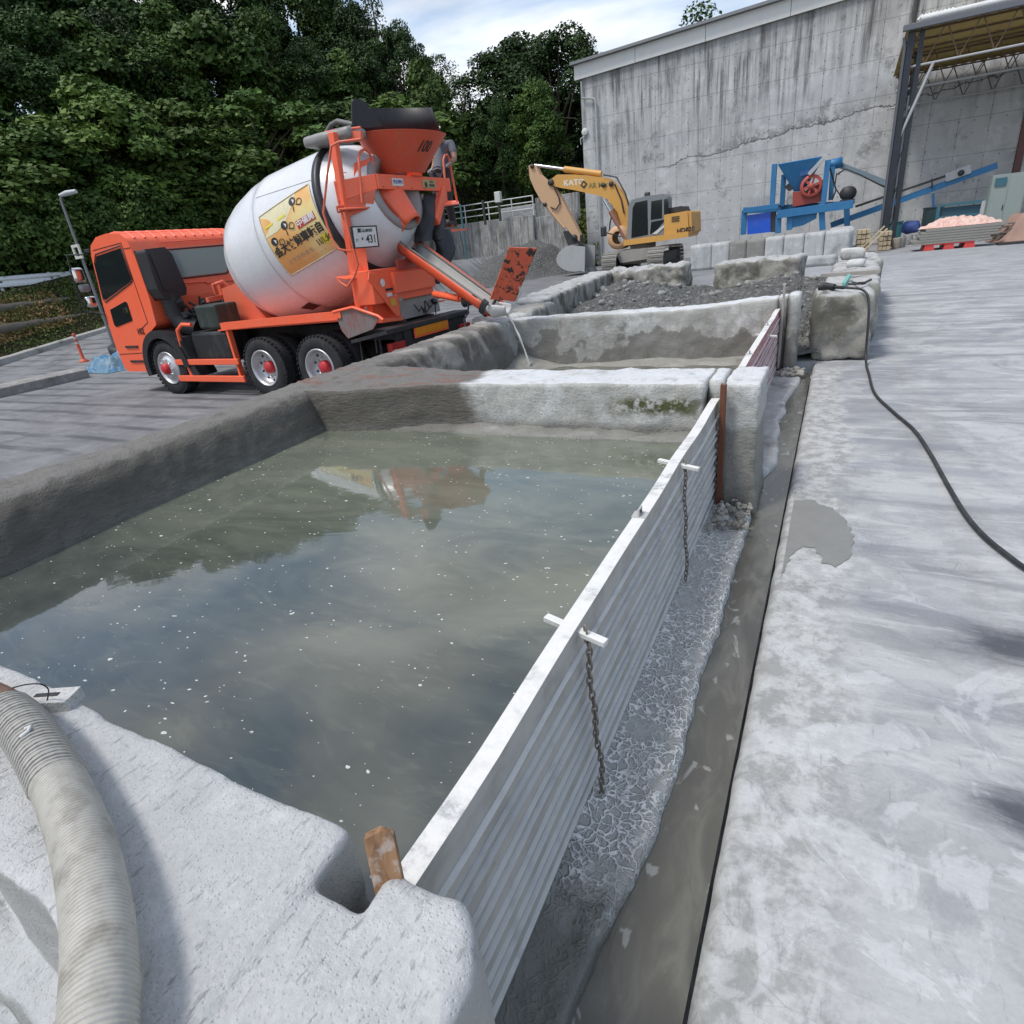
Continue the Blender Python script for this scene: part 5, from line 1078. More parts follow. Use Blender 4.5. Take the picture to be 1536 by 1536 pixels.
# poster is set in its own frame: reading line runs from the lower left corner up to the right edge
def patch(k, pts, m, off):
    c = [(sum(p[0] for p in pts) / len(pts), sum(p[1] for p in pts) / len(pts))]; rings = 5; V = []; N_ = len(pts); F = []
    for r in range(rings + 1):
        for p in pts: V.append(pst(c[0][0] + (p[0] - c[0][0]) * r / rings, c[0][1] + (p[1] - c[0][1]) * r / rings, off))
    for r in range(rings):
        for i in range(N_): F.append((r * N_ + i, r * N_ + (i + 1) % N_, (r + 1) * N_ + (i + 1) % N_, (r + 1) * N_ + i))
    k.add(V, F, m, True)
def quad(k, u0, u1, v0, v1, m, off):
    pts = [(u0 + (u1 - u0) * i / 6, v0) for i in range(6)] + [(u1, v0 + (v1 - v0) * i / 6) for i in range(6)] + [(u1 - (u1 - u0) * i / 6, v1) for i in range(6)] + [(u0, v1 - (v1 - v0) * i / 6) for i in range(6)]; patch(k, pts, m, off)
def disc(k, u, v, r, m, off, asp=1.0): patch(k, [(u + r * math.cos(a * math.pi / 8), v + r * asp * math.sin(a * math.pi / 8)) for a in range(16)], m, off)
def ptxt(k, txt, u, v, size, m, off, sx=1.0, bold=0.0): text_add(k, txt, size, lambda a, b: pst(u + a, v - b, off), m, bold, sx)
k = MB(); quad(k, 0.52, 0.90, 0.35, 0.47, 1, 0.008) if False else None
patch(k, [(0.0 + 0.01, 0.35), (0.25, 0.36), (0.45, 0.30), (0.62, 0.17), (0.75, 0.01), (0.35, 0.01), (0.01, 0.01)], 4, 0.007)
quad(k, 0.06, 0.22, 0.20, 0.235, 3, 0.010); quad(k, 0.32, 0.48, 0.20, 0.235, 3, 0.010)
quad(k, 0.60, 0.94, 0.385, 0.50, 1, 0.010)
ptxt(k, '中催開', 0.77, 0.442, 0.11, 2, 0.014, 1.0, 0.003)
ptxt(k, '会大技競車転自', 0.50, 0.63, 0.158, 0, 0.012, 0.86, 0.006)
disc(k, 0.90, 0.80, 0.085, 3, 0.009, 0.9); ptxt(k, '11/1.火', 0.86, 0.80, 0.12, 0, 0.014, 0.7, 0.004)
ptxt(k, 'とやまのまち', 0.38, 0.83, 0.085, 5, 0.012, 1.0); ptxt(k, '・・・・・・・・・・・', 0.38, 0.93, 0.08, 5, 0.012)
for (u, v) in ((0.12, 0.46), (0.40, 0.34), (0.66, 0.10)):     # three little cyclists
    disc(k, u, v, 0.062, 0, 0.010); patch(k, [(u + 0.0, v - 0.03), (u + 0.045, v + 0.0), (u + 0.02, v + 0.045), (u + 0.01, v + 0.01)], 2, 0.014)
    for (a, b, c_, d_) in ((u + 0.05, v + 0.07, u + 0.13, v + 0.11), (u + 0.0, v + 0.07, u - 0.01, v + 0.15)):
        pts = [pst(a + (c_ - a) * i / 5, b + (d_ - b) * i / 5, 0.012) for i in range(6)]; k.tube(pts, 0.006, 5, 0)
    for du in (0.12,):
        pts = [pst(u + du + 0.045 * math.cos(i * math.pi / 8), v + 0.06 + 0.045 * math.sin(i * math.pi / 8), 0.012) for i in range(16)]; k.tube(pts, 0.005, 5, 0, True)
tag(k.build('poster_print', [INK, INR, INW, INY, INC, ING], poster), kind='stuff')
k = MB(); k.tube([pst(*q, 0.006) for q in [(i / 10, 0) for i in range(10)] + [(1, i / 10) for i in range(10)] + [(1 - i / 10, 1) for i in range(10)] + [(0, 1 - i / 10) for i in range(10)]], 0.012, 4, 0, True); k.build('poster_edge', paint('poster_edge_cream', (0.66, 0.60, 0.44), 0.5), poster)
# rear frame
def plate(name, pts, t, mat=OG, par=truck, bev=0.006):
    P_ = [Vector(p) for p in pts]; nrm = (P_[1] - P_[0]).cross(P_[2] - P_[0]).normalized() * (t / 2); k = MB(); n = len(P_)
    k.add([p - nrm for p in P_] + [p + nrm for p in P_], [tuple(reversed(range(n))), tuple(range(n, 2 * n))] + [(i, (i + 1) % n, n + (i + 1) % n, n + i) for i in range(n)]); return k.build(name, mat, par, bev)
k = MB(); k.bar((-1.98, -0.42, 1.2), (-2.12, -0.42, 3.58), 0.10, 0.09); k.build('frame_post', OG, truck, 0.008)
k = MB(); k.bar((-1.98, -2.06, 1.2), (-2.12, -2.06, 3.3), 0.10, 0.09); k.build('frame_post', OG, truck, 0.008)
# side plate under the platform (narrow) and the cross beam with its two stickers
XB = -2.45
bl_, br_ = X(563, 264, XB), X(672, 265, XB); bb = X(672, 285, XB)
zt_ = (bl_.z + br_.z) / 2; zb_ = zt_ - 0.19
k = MB(); k.bx(XB - 0.03, XB + 0.03, bl_.y, br_.y, zb_, zt_); k.bx(XB, XB + 0.14, bl_.y, br_.y, zt_ - 0.02, zt_); cb = k.build('cross_beam', OG, truck, 0.006)
plate('side_plate', [(XB, bl_.y, zt_), (XB, bl_.y, zb_ + 0.0), (-2.02, -0.36, zb_ - 0.12), (-2.02, -0.36, zt_ - 0.05)], 0.03)
plate('side_plate', [(XB + 0.02, bl_.y + 0.02, zb_ - 0.003), (XB + 0.1, bl_.y + 0.05, zb_ - 0.22), (-2.05, -0.36, zb_ - 0.33), (-2.02, -0.36, zb_ - 0.123)], 0.03, OGD)
def stk(cx, cz, w, h, mats, fn, par=cb, x=XB - 0.034, name='sticker'):
    k = MB(); k.bx(x - 0.003, x, cx - w / 2, cx + w / 2, cz - h / 2, cz + h / 2, 0); fn(k, lambda a, b: (x - 0.005, cx - a, cz + b)); return k.build(name, mats, par)
s1 = X(596, 272, XB - 0.03); stk(s1.y, zt_ - 0.095, 0.26, 0.10, [INW, paint('ink_blue', (0.12, 0.12, 0.35), 0.5)], lambda k, f: (text_add(k, '安全運転', 0.055, f, 1, 0.002), None))
s2 = X(643, 274, XB - 0.03); stk(s2.y, zt_ - 0.10, 0.34, 0.115, [paint('sticker_khaki', (0.42, 0.36, 0.16), 0.5), INK], lambda k, f: (text_add(k, 'e', 0.15, lambda a, b: f(a - 0.09, b), 1, 0.006), text_add(k, 'ECO', 0.045, lambda a, b: f(a + 0.07, b + 0.03), 1, 0.002), text_add(k, 'MIXER', 0.05, lambda a, b: f(a + 0.07, b - 0.02), 1, 0.003)))
k = MB()
for i in range(4): k.lathe([(0, 0.014), (-0.012, 0.014), (-0.014, 0)], (XB - 0.03, bl_.y - 0.1 - i * 0.33, zb_ + 0.03), (1, 0, 0), 6)
k.build('bolts', OGD, cb)
# hopper
hl, hr = X(549, 192, -2.42), X(657, 190, -2.42); hb0, hb1 = X(566, 262, -2.45), X(622, 262, -2.45)
hc = Vector((-2.40, (hl.y + hr.y) / 2 + 0.08, 0)); ra_ = abs(hl.y - hr.y) / 2 * 0.76; rb_ = ra_ * 0.55; ztop = hl.z - 0.03; zbt = zt_ + 0.03
k = MB(); n = 40; V = []
rows = [(zbt, rb_, 0.0), (zbt + 0.12, rb_ * 1.2, 0), (ztop - 0.02, ra_ * 0.985, 0), (ztop, ra_, 0), (ztop + 0.012, ra_ + 0.015, 0), (ztop + 0.012, ra_ - 0.012, 0), (zbt + 0.12, rb_ * 1.15, 0), (zbt, rb_ * 0.9, 0)]
for (z, r, _) in rows:
    for i in range(n):
        a = 2 * math.pi * i / n; f_ = (z - zbt) / (ztop - zbt); V.append((hc.x + math.cos(a) * r * 0.95 + 0.12 * (1 - f_), hc.y + math.sin(a) * r - 0.10 * (1 - f_) * 0, z + 0.05 * f_ * math.cos(a)))
k.add(V, [(j * n + i, j * n + (i + 1) % n, (j + 1) * n + (i + 1) % n, (j + 1) * n + i) for j in range(len(rows) - 1) for i in range(n)], 0, True)
hop = k.build('charging_hopper', paint('hopper_orange', (0.62, 0.09, 0.04), 0.45, 0, 0.35, (0.42, 0.16, 0.11), 2.0), truck)
# number on the hopper
nh_ = X(636, 216, -2.9)
ca = math.atan2(-1, -1.0)
def hopsurf(a, b):
    f_ = 0.62 + b / (ztop - zbt); z = zbt + f_ * (ztop - zbt); r = rb_ + (ra_ - rb_) * f_ + 0.012; ang = 2.93 + (a / r)
    return (hc.x + math.cos(ang) * r * 0.95 + 0.12 * (1 - f_), hc.y + math.sin(ang) * r, z + 0.05 * f_ * math.cos(ang))
k = MB(); text_add(k, '100', 0.20, lambda a, b: hopsurf(a + b * 0.25, b), 0, 0.003, 0.8); k.build('number', INK, hop)
# rubber hood over the hopper
RBR = paint('black_rubber', (0.012, 0.013, 0.016), 0.5, 0, 0.4, (0.04, 0.042, 0.05), 2)
k = MB(); V = []; n = 22
for i in range(n + 1):
    a = R(-20 + 150 * i / n) - math.pi / 2 - 0.9
    a = R(-125 + 190 * i / n)
    x = hc.x + math.cos(a) * ra_ * 0.95; y = hc.y + math.sin(a) * ra_; h = 0.44 * (0.80 + 0.25 * math.sin(math.pi * i / n))
    V += [(x, y, ztop + 0.05 * math.cos(a)), (hc.x + math.cos(a) * ra_ * 0.80, hc.y + math.sin(a) * ra_ * 0.80, ztop + h)]
k.add(V, [(2 * i, 2 * i + 2, 2 * i + 3, 2 * i + 1) for i in range(n)], 0, True); o = k.build('rubber_hood', RBR, hop); o.modifiers.new('t', 'SOLIDIFY').thickness = 0.012
fp = [(527, 154), (530, 149), (538, 148), (546, 153), (555, 165), (567, 180), (574, 190), (549, 192), (528, 188)]
plate('rubber_flap', [X(a, b, -2.3) for a, b in fp], 0.014, RBR, hop, 0.002)
# tray and pipes at the top left
ty = -0.62; a_, b_ = S(461, 213, ty), S(530, 196, ty)
k = MB(); k.lumpy(b_.x, a_.x, ty - 0.28, ty + 0.1, a_.z - 0.09, a_.z + 0.05, 0.05, 0.045, 0.008); k.build('spare_chute', paint('spare_chute_grey', (0.26, 0.26, 0.25), 0.5, 0.1, 0.6, (0.12, 0.05, 0.045), 5), truck)
k = MB(); k.tube([S(459, 210, ty), S(490, 198, ty), S(541, 191, ty)], 0.016, 6); k.tube([S(460, 214, ty - 0.25), S(495, 204, ty - 0.25), S(543, 196, ty - 0.25)], 0.016, 6)
k.bar(S(503, 203, ty), S(543, 203, ty), 0.05, 0.10); k.build('tray_rail', OGD, truck)
k = MB(); k.tube([S(490, 199, ty - 0.1), S(497, 187, ty - 0.1), S(506, 182, ty - 0.1), S(530, 187, ty - 0.1)], 0.035, 8); k.tube([S(480, 203, ty - 0.05), S(505, 196, ty - 0.05), S(528, 191, ty - 0.05)], 0.03, 8); k.build('folded_cover', paint('cover_grey', (0.12, 0.12, 0.12), 0.5), truck)
# collector and right hand branch
def cone_half(name, a, b, r0, r1, mat, par=truck, opn=0.0, n=20, thick=0.01, up=Vector((0, 0, 1)), arc=360, rot=0.0):
    a, b = Vector(a), Vector(b); t = (b - a).normalized(); s_ = t.cross(up).normalized(); w = s_.cross(t); V = []; J = 8
    for j in range(J + 1):
        f_ = j / J; c = a.lerp(b, f_); r = r0 + (r1 - r0) * f_
        for i in range(n + 1):
            q = R(rot - 90 - arc / 2 + arc * i / n); V.append(c + s_ * math.cos(q) * r + w * math.sin(q) * r)
    k = MB(); k.add(V, [(j * (n + 1) + i, j * (n + 1) + i + 1, (j + 1) * (n + 1) + i + 1, (j + 1) * (n + 1) + i) for j in range(J) for i in range(n)], 0, True)
    o = k.build(name, mat, par)
    if thick: o.modifiers.new('t', 'SOLIDIFY').thickness = thick
    return o
c0 = X(588, 286, -2.35); c1 = X(617, 338, -2.55)
cone_half('collector', (c0.x + 0.20, c0.y, zb_ + 0.0), c1, 0.30, 0.17, OG, truck, up=Vector((0, 1, 0.2)))
d0_, d1_ = X(664, 286, -2.45), X(652, 333, -2.55)
k = MB(); k.bar(d0_, d1_, 0.13, 0.16); k.build('collector_arm', OG, truck, 0.03)
def cloth_blob(name, c, r, sc, mat, seed):
    k = MB(); k.lumpy(-r * sc[0], r * sc[0], -r * sc[1], r * sc[1], -r * sc[2], r * sc[2], r * 0.16, r * 0.35, r * 0.10, 2.6 / r * 0.4, seed=seed); o = k.build(name, mat, truck); o.location = c; return o

def sleeve(pts, r):
    P_ = catmull_([Vector(p) for p in pts]); k = MB(); n = 20; V = []
    for i, p in enumerate(P_):
        for j in range(n):
            a = 2 * math.pi * j / n; rr_ = r * (1 + 0.30 * mn.noise(Vector((math.cos(a) * 1.3, math.sin(a) * 1.3, p.z * 5 + r * 40))) + 0.10 * math.cos(3 * a + i * 0.4)); V.append(p + Vector((math.cos(a) * rr_ * 0.75, math.sin(a) * rr_, 0)))
    k.add(V, [(i * n + j, i * n + (j + 1) % n, (i + 1) * n + (j + 1) % n, (i + 1) * n + j) for i in range(len(P_) - 1) for j in range(n)], 0, True); k.add(V[:n], [tuple(range(n))]); k.add(V[-n:], [tuple(range(n))]); k.build('rubber_sleeve', RBR, truck)
def catmull_(P_, n=6):
    out = []
    for i in range(len(P_) - 1):
        for j in range(n): out.append(P_[i].lerp(P_[i + 1], j / n))
    return out + [P_[-1]]
sleeve([X(640, 292, -2.3), X(640, 325, -2.45), X(634, 362, -2.55)], 0.17); sleeve([X(660, 345, -2.45), X(668, 372, -2.55), X(664, 402, -2.6)], 0.19); sleeve([X(655, 298, -2.2), X(655, 335, -2.35), X(656, 360, -2.5)], 0.14)

# discharge chute
yc = -1.30
yd = -0.45
ch0, ch1 = S(612, 365, yc), S(741, 458, yd)
cone_half('discharge_chute', ch0, ch1, 0.185, 0.15, [paint('chute_orange', (0.70, 0.10, 0.04), 0.4, 0, 0.3, (0.45, 0.18, 0.12), 3)], truck, arc=205)
dd_ = (ch1 - ch0).normalized()
cone_half('chute_lining', ch0 + Vector((0, 0, 0.01)), ch1 + Vector((0, 0, 0.01)), 0.165, 0.13, paint('chute_cement', (0.38, 0.38, 0.36), 0.8, 0, 0.5, (0.2, 0.2, 0.19), 6, bump=0.4), truck, arc=170)
k = MB(); k.tube([ch0 + Vector((0, 0.18, 0.03)), ch1 + Vector((0, 0.145, 0.03))], 0.014, 6); k.tube([ch0 + Vector((0, -0.18, 0.05)), ch1 + Vector((0, -0.145, 0.05))], 0.016, 6); k.build('chute_lip', paint('lip_dark', (0.16, 0.13, 0.12), 0.6), truck)
cone_half('chute_collar', S(732, 452, yd), S(739, 458, yd), 0.165, 0.165, BK, truck, arc=230, thick=0.02)
nz0, nz1 = S(741, 459, yd), S(764, 463, yd)
cone_half('chute_nozzle', nz0, (nz1.x, nz1.y, nz1.z + 0.02), 0.14, 0.09, paint('nozzle_white', (0.55, 0.55, 0.54), 0.6, 0, 0.4, (0.35, 0.34, 0.32), 8), truck, arc=210)
nf = NT('chipped_orange'); cq = nf.noise(nf.obj, 9, 8, 0.7, 0.6); ff = nf.step(cq, 0.52, 0.56); FLP = nf.set(nf.mix(ff, (0.62, 0.12, 0.06), (0.05, 0.03, 0.028)), nf.mix(ff, (0.45,) * 3, (0.8,) * 3), nf.bump(cq, 0.4, 0.01))
fl = plate('folded_chute_flap', [S(744, 449, yd + 0.05), S(773, 371, yd + 0.05), S(805, 372, yd - 0.12), S(772, 452, yd - 0.12)], 0.02, FLP, truck, 0.004)
e0, e1 = S(773, 371, yd + 0.05), S(744, 449, yd + 0.05)
plate('flap_edge', [e1, e0, e0 + Vector((0.05, 0.07, 0.01)), e1 + Vector((0.05, 0.07, 0.01))], 0.012, FLP, fl, 0.002)
e0, e1 = S(805, 372, yd - 0.12), S(772, 452, yd - 0.12); plate('flap_edge', [e1, e0, e0 + Vector((0.02, -0.08, 0.03)), e1 + Vector((0.02, -0.08, 0.03))], 0.012, paint('flap_dark', (0.08, 0.04, 0.035), 0.7), fl, 0.002)
k = MB(); k.tube([S(779, 430, yd - 0.1), S(781, 440, yd - 0.1), S(774, 452, yd - 0.1)], 0.014, 6); k.build('chute_hook', paint('hook_white', (0.5, 0.5, 0.48), 0.5), truck)
k = MB(); k.tube([S(652, 441, -1.0), S(690, 448, -0.75)], 0.05, 10); k.tube([S(688, 447, -0.77), S(722, 455, yd - 0.1)], 0.03, 10); k.build('chute_lift_cylinder', OG, truck)
k = MB(); k.lathe([(-0.1, 0.05), (-0.1, 0.07), (0.1, 0.07), (0.1, 0.05)], S(704, 451, -0.66), (1, 0, -0.2), 10); k.build('cylinder_gland', BK, truck)
rail('hydraulic_hose', [S(703, 452, yd + 0.05), S(702, 470, yd + 0.05), S(696, 480, yd + 0.05), S(699, 492, yd + 0.1)], 0.012, BK)
# pedestal and rear control box
plate('pedestal_side', [X(527, 372, -2.1), X(548, 372, -2.2), X(553, 409, -2.3), X(602, 470, -2.35), X(604, 480, -2.35), X(560, 484, -2.15), X(533, 418, -2.05)], 0.03, OG)
k = MB(); b0 = X(553, 409, -2.4); b1 = X(643, 394, -2.4); k.bx(-2.42, -2.08, b0.y, b1.y, 1.36, b0.z + 0.03); bxo = k.build('control_box', OG, truck, 0.012)
t0 = X(590, 412, -2.5); t1 = X(650, 400, -2.5); k = MB(); k.bx(-2.50, -2.42, t0.y, t1.y, 1.47, 1.76); k.build('control_cover', OG, bxo, 0.01)
t0 = X(593, 388, -2.44); k = MB(); k.bx(-2.46, -2.43, t0.y, t1.y + 0.05, 1.79, 1.93); k.build('control_lid', paint('lid_dark', (0.40, 0.07, 0.05), 0.5), bxo, 0.006)
plate('gusset', [X(553, 409, -2.425), X(594, 412, -2.43), X(600, 475, -2.43), X(594, 474, -2.43), X(552, 420, -2.425)], 0.02, OG)
def st2(px, py, w, h, m, nm='sticker', x=-2.445, shape='box'):
    p = X(px, py, x); k = MB()
    if shape == 'oval': k.lathe([(0, 0.0001), (0, 1.0), (0.004, 0.0001)], (0, 0, 0), (-1, 0, 0), 20, 0, False, Matrix.Translation(p) @ Matrix.Diagonal((1, w / 2, h / 2, 1)))
    elif shape == 'tri': k.prism([(p.y - w / 2, p.z + h / 2), (p.y + w / 2, p.z + h / 2), (p.y + w / 8, p.z - h / 2)], x - 0.004, x, 'x')
    else: k.bx(x - 0.004, x, p.y - w / 2, p.y + w / 2, p.z - h / 2, p.z + h / 2)
    k.build(nm, m, bxo)
st2(574, 424, 0.10, 0.11, INW, shape='oval'); st2(584, 434, 0.17, 0.035, BK); st2(584, 442, 0.12, 0.05, INW); st2(593, 441, 0.03, 0.05, INW); st2(590, 453, 0.12, 0.10, paint('sticker_yellow', (0.7, 0.42, 0.03), 0.5)); st2(601, 449, 0.08, 0.06, ING)
k = MB(); g0, g1 = X(600, 470, -2.35), X(655, 450, -2.35); k.bx(-2.36, -2.2, g0.y, g1.y - 0.05, 1.06, 1.36); k.build('tail_panel', paint('cement_splashed', (0.30, 0.29, 0.28), 0.7, 0, 0.5, (0.16, 0.10, 0.09), 6), truck, 0.01)
rr = random.Random(9); k = MB()
for i in range(9):
    a = X(640 + rr.random() * 22, 395 + rr.random() * 62, -2.45); k.box(a, (0.06, 0.05 + 0.06 * rr.random(), 0.04 + 0.05 * rr.random()), 0, None, (rr.random(), rr.random(), 0))
for i in range(6):
    a, b = X(612 + 40 * rr.random(), 450 + 12 * rr.random(), -2.46), X(632 + 30 * rr.random(), 452 + 20 * rr.random(), -2.46); k.tube([a, (a + b) / 2 + Vector((0, 0, -0.09)), b], 0.011, 5)
tag(k.build('valve_block', CH, truck, 0.006), kind='stuff')
k = MB(); k.bar(X(566, 482, -2.3), X(597, 478, -2.3), 0.2, 0.06); k.build('rear_step', OG, truck, 0.01)
# rear bumper, reflector, lights
k = MB(); r0, r1 = X(573, 492, -2.62), X(690, 470, -2.62); k.bx(-2.72, -2.40, -0.15, -2.3, 0.95, 1.03); k.bx(-2.66, -2.60, -0.35, -2.25, 0.70, 0.95); k.build('rear_bumper', CH, truck, 0.015)
f0, f1, f2 = X(620, 488, -2.70), X(671, 474, -2.70), X(624, 503, -2.70); zc = (f0.z + f1.z) / 2 - 0.085
k = MB(); k.bx(-2.70, -2.685, f0.y, f1.y, zc - 0.115, zc + 0.115); fr_ = k.build('reflector_frame', OG, truck, 0.005)
AMB = paint('amber_reflector', (0.75, 0.26, 0.01), 0.3); k = MB(); k.bx(-2.706, -2.700, f0.y - 0.03, f1.y + 0.03, zc - 0.085, zc + 0.085); k.build('amber_reflector', AMB, fr_)
for py_ in (-0.33, -2.15):
    k = MB(); k.bx(-2.70, -2.60, py_ - 0.16, py_ + 0.16, 0.66, 0.82); k.build('tail_lamp', paint('tail_red', (0.40, 0.02, 0.015), 0.3), truck, 0.01)
k = MB(); k.bx(-2.69, -2.60, -0.55, -0.50, 0.55, 0.95); k.bx(-2.55, -2.52, -0.12, -0.10, 0.35, 0.95); k.build('bumper_bracket', CH, truck)
k = MB(); k.bar(S(530, 512, -0.05), S(583, 498, -0.05), 0.10, 0.05); k.tube([S(540, 512, -0.05), S(545, 545, -0.05)], 0.012, 6); k.tube([S(563, 508, -0.05), S(566, 530, -0.05)], 0.012, 6); k.build('tail_bar', CH, truck)
# rear mudguard
mg = [(502, 467), (529, 460), (566, 473), (567, 482), (560, 494), (523, 508), (513, 496)]
plate('rear_mudguard', [S(a, b, -0.06) for a, b in mg], 0.02, paint('dirty_panel', (0.24, 0.10, 0.09), 0.6, 0, 0.8, (0.17, 0.17, 0.165), 5, thr=(0.4, 0.55)))
rail('mudguard_edge', [S(500, 468, -0.04), S(529, 461, -0.04), S(567, 474, -0.04), S(575, 480, -0.04)], 0.022)
# hand rails, steps
yA = -0.20
rail('handrail', [S(541, 209, -0.35), S(508, 213, yA), S(497, 219, yA), S(491, 262, yA), S(485, 319, yA), S(492, 342, yA), S(502, 368, yA), S(508, 374, yA), S(526, 377, -0.3)], 0.017, OGD)
xr2 = -2.3
rail('handrail', [X(543, 304, xr2), X(538, 236, xr2), X(541, 227, xr2), X(547, 224, xr2), X(554, 229, xr2), X(558, 240, xr2), X(573, 306, xr2)], 0.018, OGD)
rail('handrail', [X(670, 303, xr2), X(665, 240, xr2), X(667, 233, xr2), X(671, 232, xr2), X(674, 240, xr2), X(686, 304, xr2)], 0.018, OGD)
rail('ladder_side', [S(516, 318, yA), S(537, 397, yA), S(532, 414, yA), S(521, 430, yA), S(511, 424, yA), S(505, 417, yA)], 0.017, OGD)
plate('step_plate', [X(506, 311, -2.02), X(508, 315, -2.15), X(576, 310, -2.42), X(573, 303, -2.35)], 0.02, OGD)
a, b = X(505, 310, -2.1), X(536, 306, -2.1); rail('step_loop', [a, b, b + Vector((0, 0, -0.07)), a + Vector((0, 0, -0.07)), a], 0.012, OGD)
plate('step_plate', [X(662, 303, -2.2), X(662, 309, -2.45), X(689, 306, -2.45), X(687, 301, -2.2)], 0.02, OG)
plate('lower_step', [S(504, 416, yA), S(530, 413, yA - 0.2), S(550, 415, yA - 0.2), S(520, 419, yA)], 0.02, OG)
k = MB(); h0, h1 = X(613, 243, -2.5), X(632, 263, -2.5); k.prism([(h0.y, h0.z), (h1.y + 0.02, h0.z), (h1.y, zt_), (h0.y - 0.05, zt_)], -2.52, -2.40, 'x'); k.build('hopper_bracket', OG, truck, 0.006)
plate('shroud', [X(531, 245, -2.15), X(560, 236, -2.3), X(565, 268, -2.35), X(530, 275, -2.15)], 0.03, OG)
# licence plate
p0, p1, p2, p3 = X(528, 342, -2.44), X(562, 340, -2.44), X(566, 369, -2.44), X(532, 371, -2.44)
cen = (p0 + p1 + p2 + p3) / 4; wv = (p1 - p0 + p2 - p3) / 2; hv = (p0 - p3 + p1 - p2) / 2
plate('licence_plate_holder', [cen + (-wv * 0.56 + hv * 0.58), cen + (wv * 0.58 + hv * 0.58), cen + (wv * 0.58 - hv * 0.56), cen + (-wv * 0.56 - hv * 0.56)], 0.02, BK)
nrm = wv.cross(hv).normalized(); nrm = nrm if nrm.x < 0 else -nrm
lp = plate('licence_plate', [cen + nrm * 0.014 + (-wv * 0.5 + hv * 0.5), cen + nrm * 0.014 + (wv * 0.5 + hv * 0.5), cen + nrm * 0.014 + (wv * 0.5 - hv * 0.5), cen + nrm * 0.014 + (-wv * 0.5 - hv * 0.5)], 0.006, INW)
fpl = lambda a, b: cen + nrm * 0.020 + wv * a + hv * b
k = MB(); text_add(k, '・431', 0.62, lambda a, b: fpl(a * 0.50 + 0.07, b * 0.95 - 0.13), 0, 0.012); text_add(k, '富山800', 0.26, lambda a, b: fpl(a * 0.72 - 0.02, b * 0.9 + 0.33), 0, 0.008); text_add(k, 'か', 0.2, lambda a, b: fpl(a * 0.7 - 0.40, b - 0.15), 0, 0.0)
k.build('plate_characters', paint('plate_green_black', (0.01, 0.03, 0.02), 0.5), lp)
# trickle of wash water
k = MB(); p0 = S(746, 468, yd); w0 = TMI.inverted() @ p0; pts = [w0 + Vector((0.0, 0, 0))]
for i in range(1, 15):
    t = i / 14; pts.append(Vector((w0.x + 0.05 + 0.36 * t ** 0.8 + 0.012 * mn.noise(Vector((t * 9, 0, 0))), w0.y, w0.z + (0.20 - w0.z) * t ** 1.6 if t > 0 else w0.z)))
WTR = NT('trickle_water'); WM = WTR.set((0.62, 0.62, 0.58), 0.2, None, 0, 0.6)
k.tube(pts, [0.013 - 0.004 * math.sin(i * 1.3) * (i > 2) for i in range(15)], 6, 0); o = k.build('water_trickle', WM, origin=True); tag(o, 'thin stream of grey wash water falling from the chute into the second pool', 'water stream')
# ---------------------------------------------------------------- person leaning over the hopper
def skin_body(name, joints, bones, mat, parent=None, root_i=0, sub=2):
    me = bpy.data.meshes.new(name); me.from_pydata([j[0] for j in joints], bones, []); o = bpy.data.objects.new(name, me); COL.objects.link(o)
    if parent: o.parent = parent
    md = o.modifiers.new('skin', 'SKIN'); lay = me.skin_vertices[0].data if me.skin_vertices else None
    if lay is None:
        bpy.context.view_layer.objects.active = o; o.select_set(True); bpy.ops.mesh.customdata_skin_add(); lay = me.skin_vertices[0].data
    for i, j in enumerate(joints): lay[i].radius = (j[1], j[2] if len(j) > 2 else j[1]); lay[i].use_root = (i == root_i)
    md.use_smooth_shade = True
    sb = o.modifiers.new('sub', 'SUBSURF'); sb.levels = sub; sb.render_levels = sub
    dg = bpy.context.evaluated_depsgraph_get(); m2 = bpy.data.meshes.new_from_object(o.evaluated_get(dg))
    o.modifiers.clear(); o.data = m2
    m2.materials.clear(); m2.materials.append(mat); m2.polygons.foreach_set('use_smooth', [True] * len(m2.polygons)); return o
SKN = paint('skin', (0.30, 0.16, 0.10), 0.55, 0, 0.0); SHT = paint('grey_shirt', (0.13, 0.135, 0.16), 0.85, 0, 0.4, (0.20, 0.20, 0.22), 3, bump=0.3); TRS = paint('dark_trousers', (0.035, 0.036, 0.042), 0.85); HEL = paint('helmet_white', (0.70, 0.70, 0.68), 0.3)
pp = X(661, 258, -1.95); PB = TMI.inverted() @ Vector((-1.95, pp.y, pp.z - 0.88)); man = empty('person', PB, TH); tag(man, 'worker in a grey shirt, dark trousers and white helmet leaning over the hopper', 'person')
hd = X(649, 199, -2.12); sh_ = X(664, 216, -2.0); off = Vector((-1.95, pp.y, pp.z - 0.88))
H_ = hd - off; N_ = sh_ - off; P_ = Vector((0, 0, 0.88))
ax_ = Vector((-0.1, 0.19, 0)); 
chest = N_ + (P_ - N_) * 0.30; waist = N_ + (P_ - N_) * 0.7
sL, sR = N_ + Vector((-0.16, -0.02, -0.04)), N_ + Vector((0.16, -0.04, -0.04))
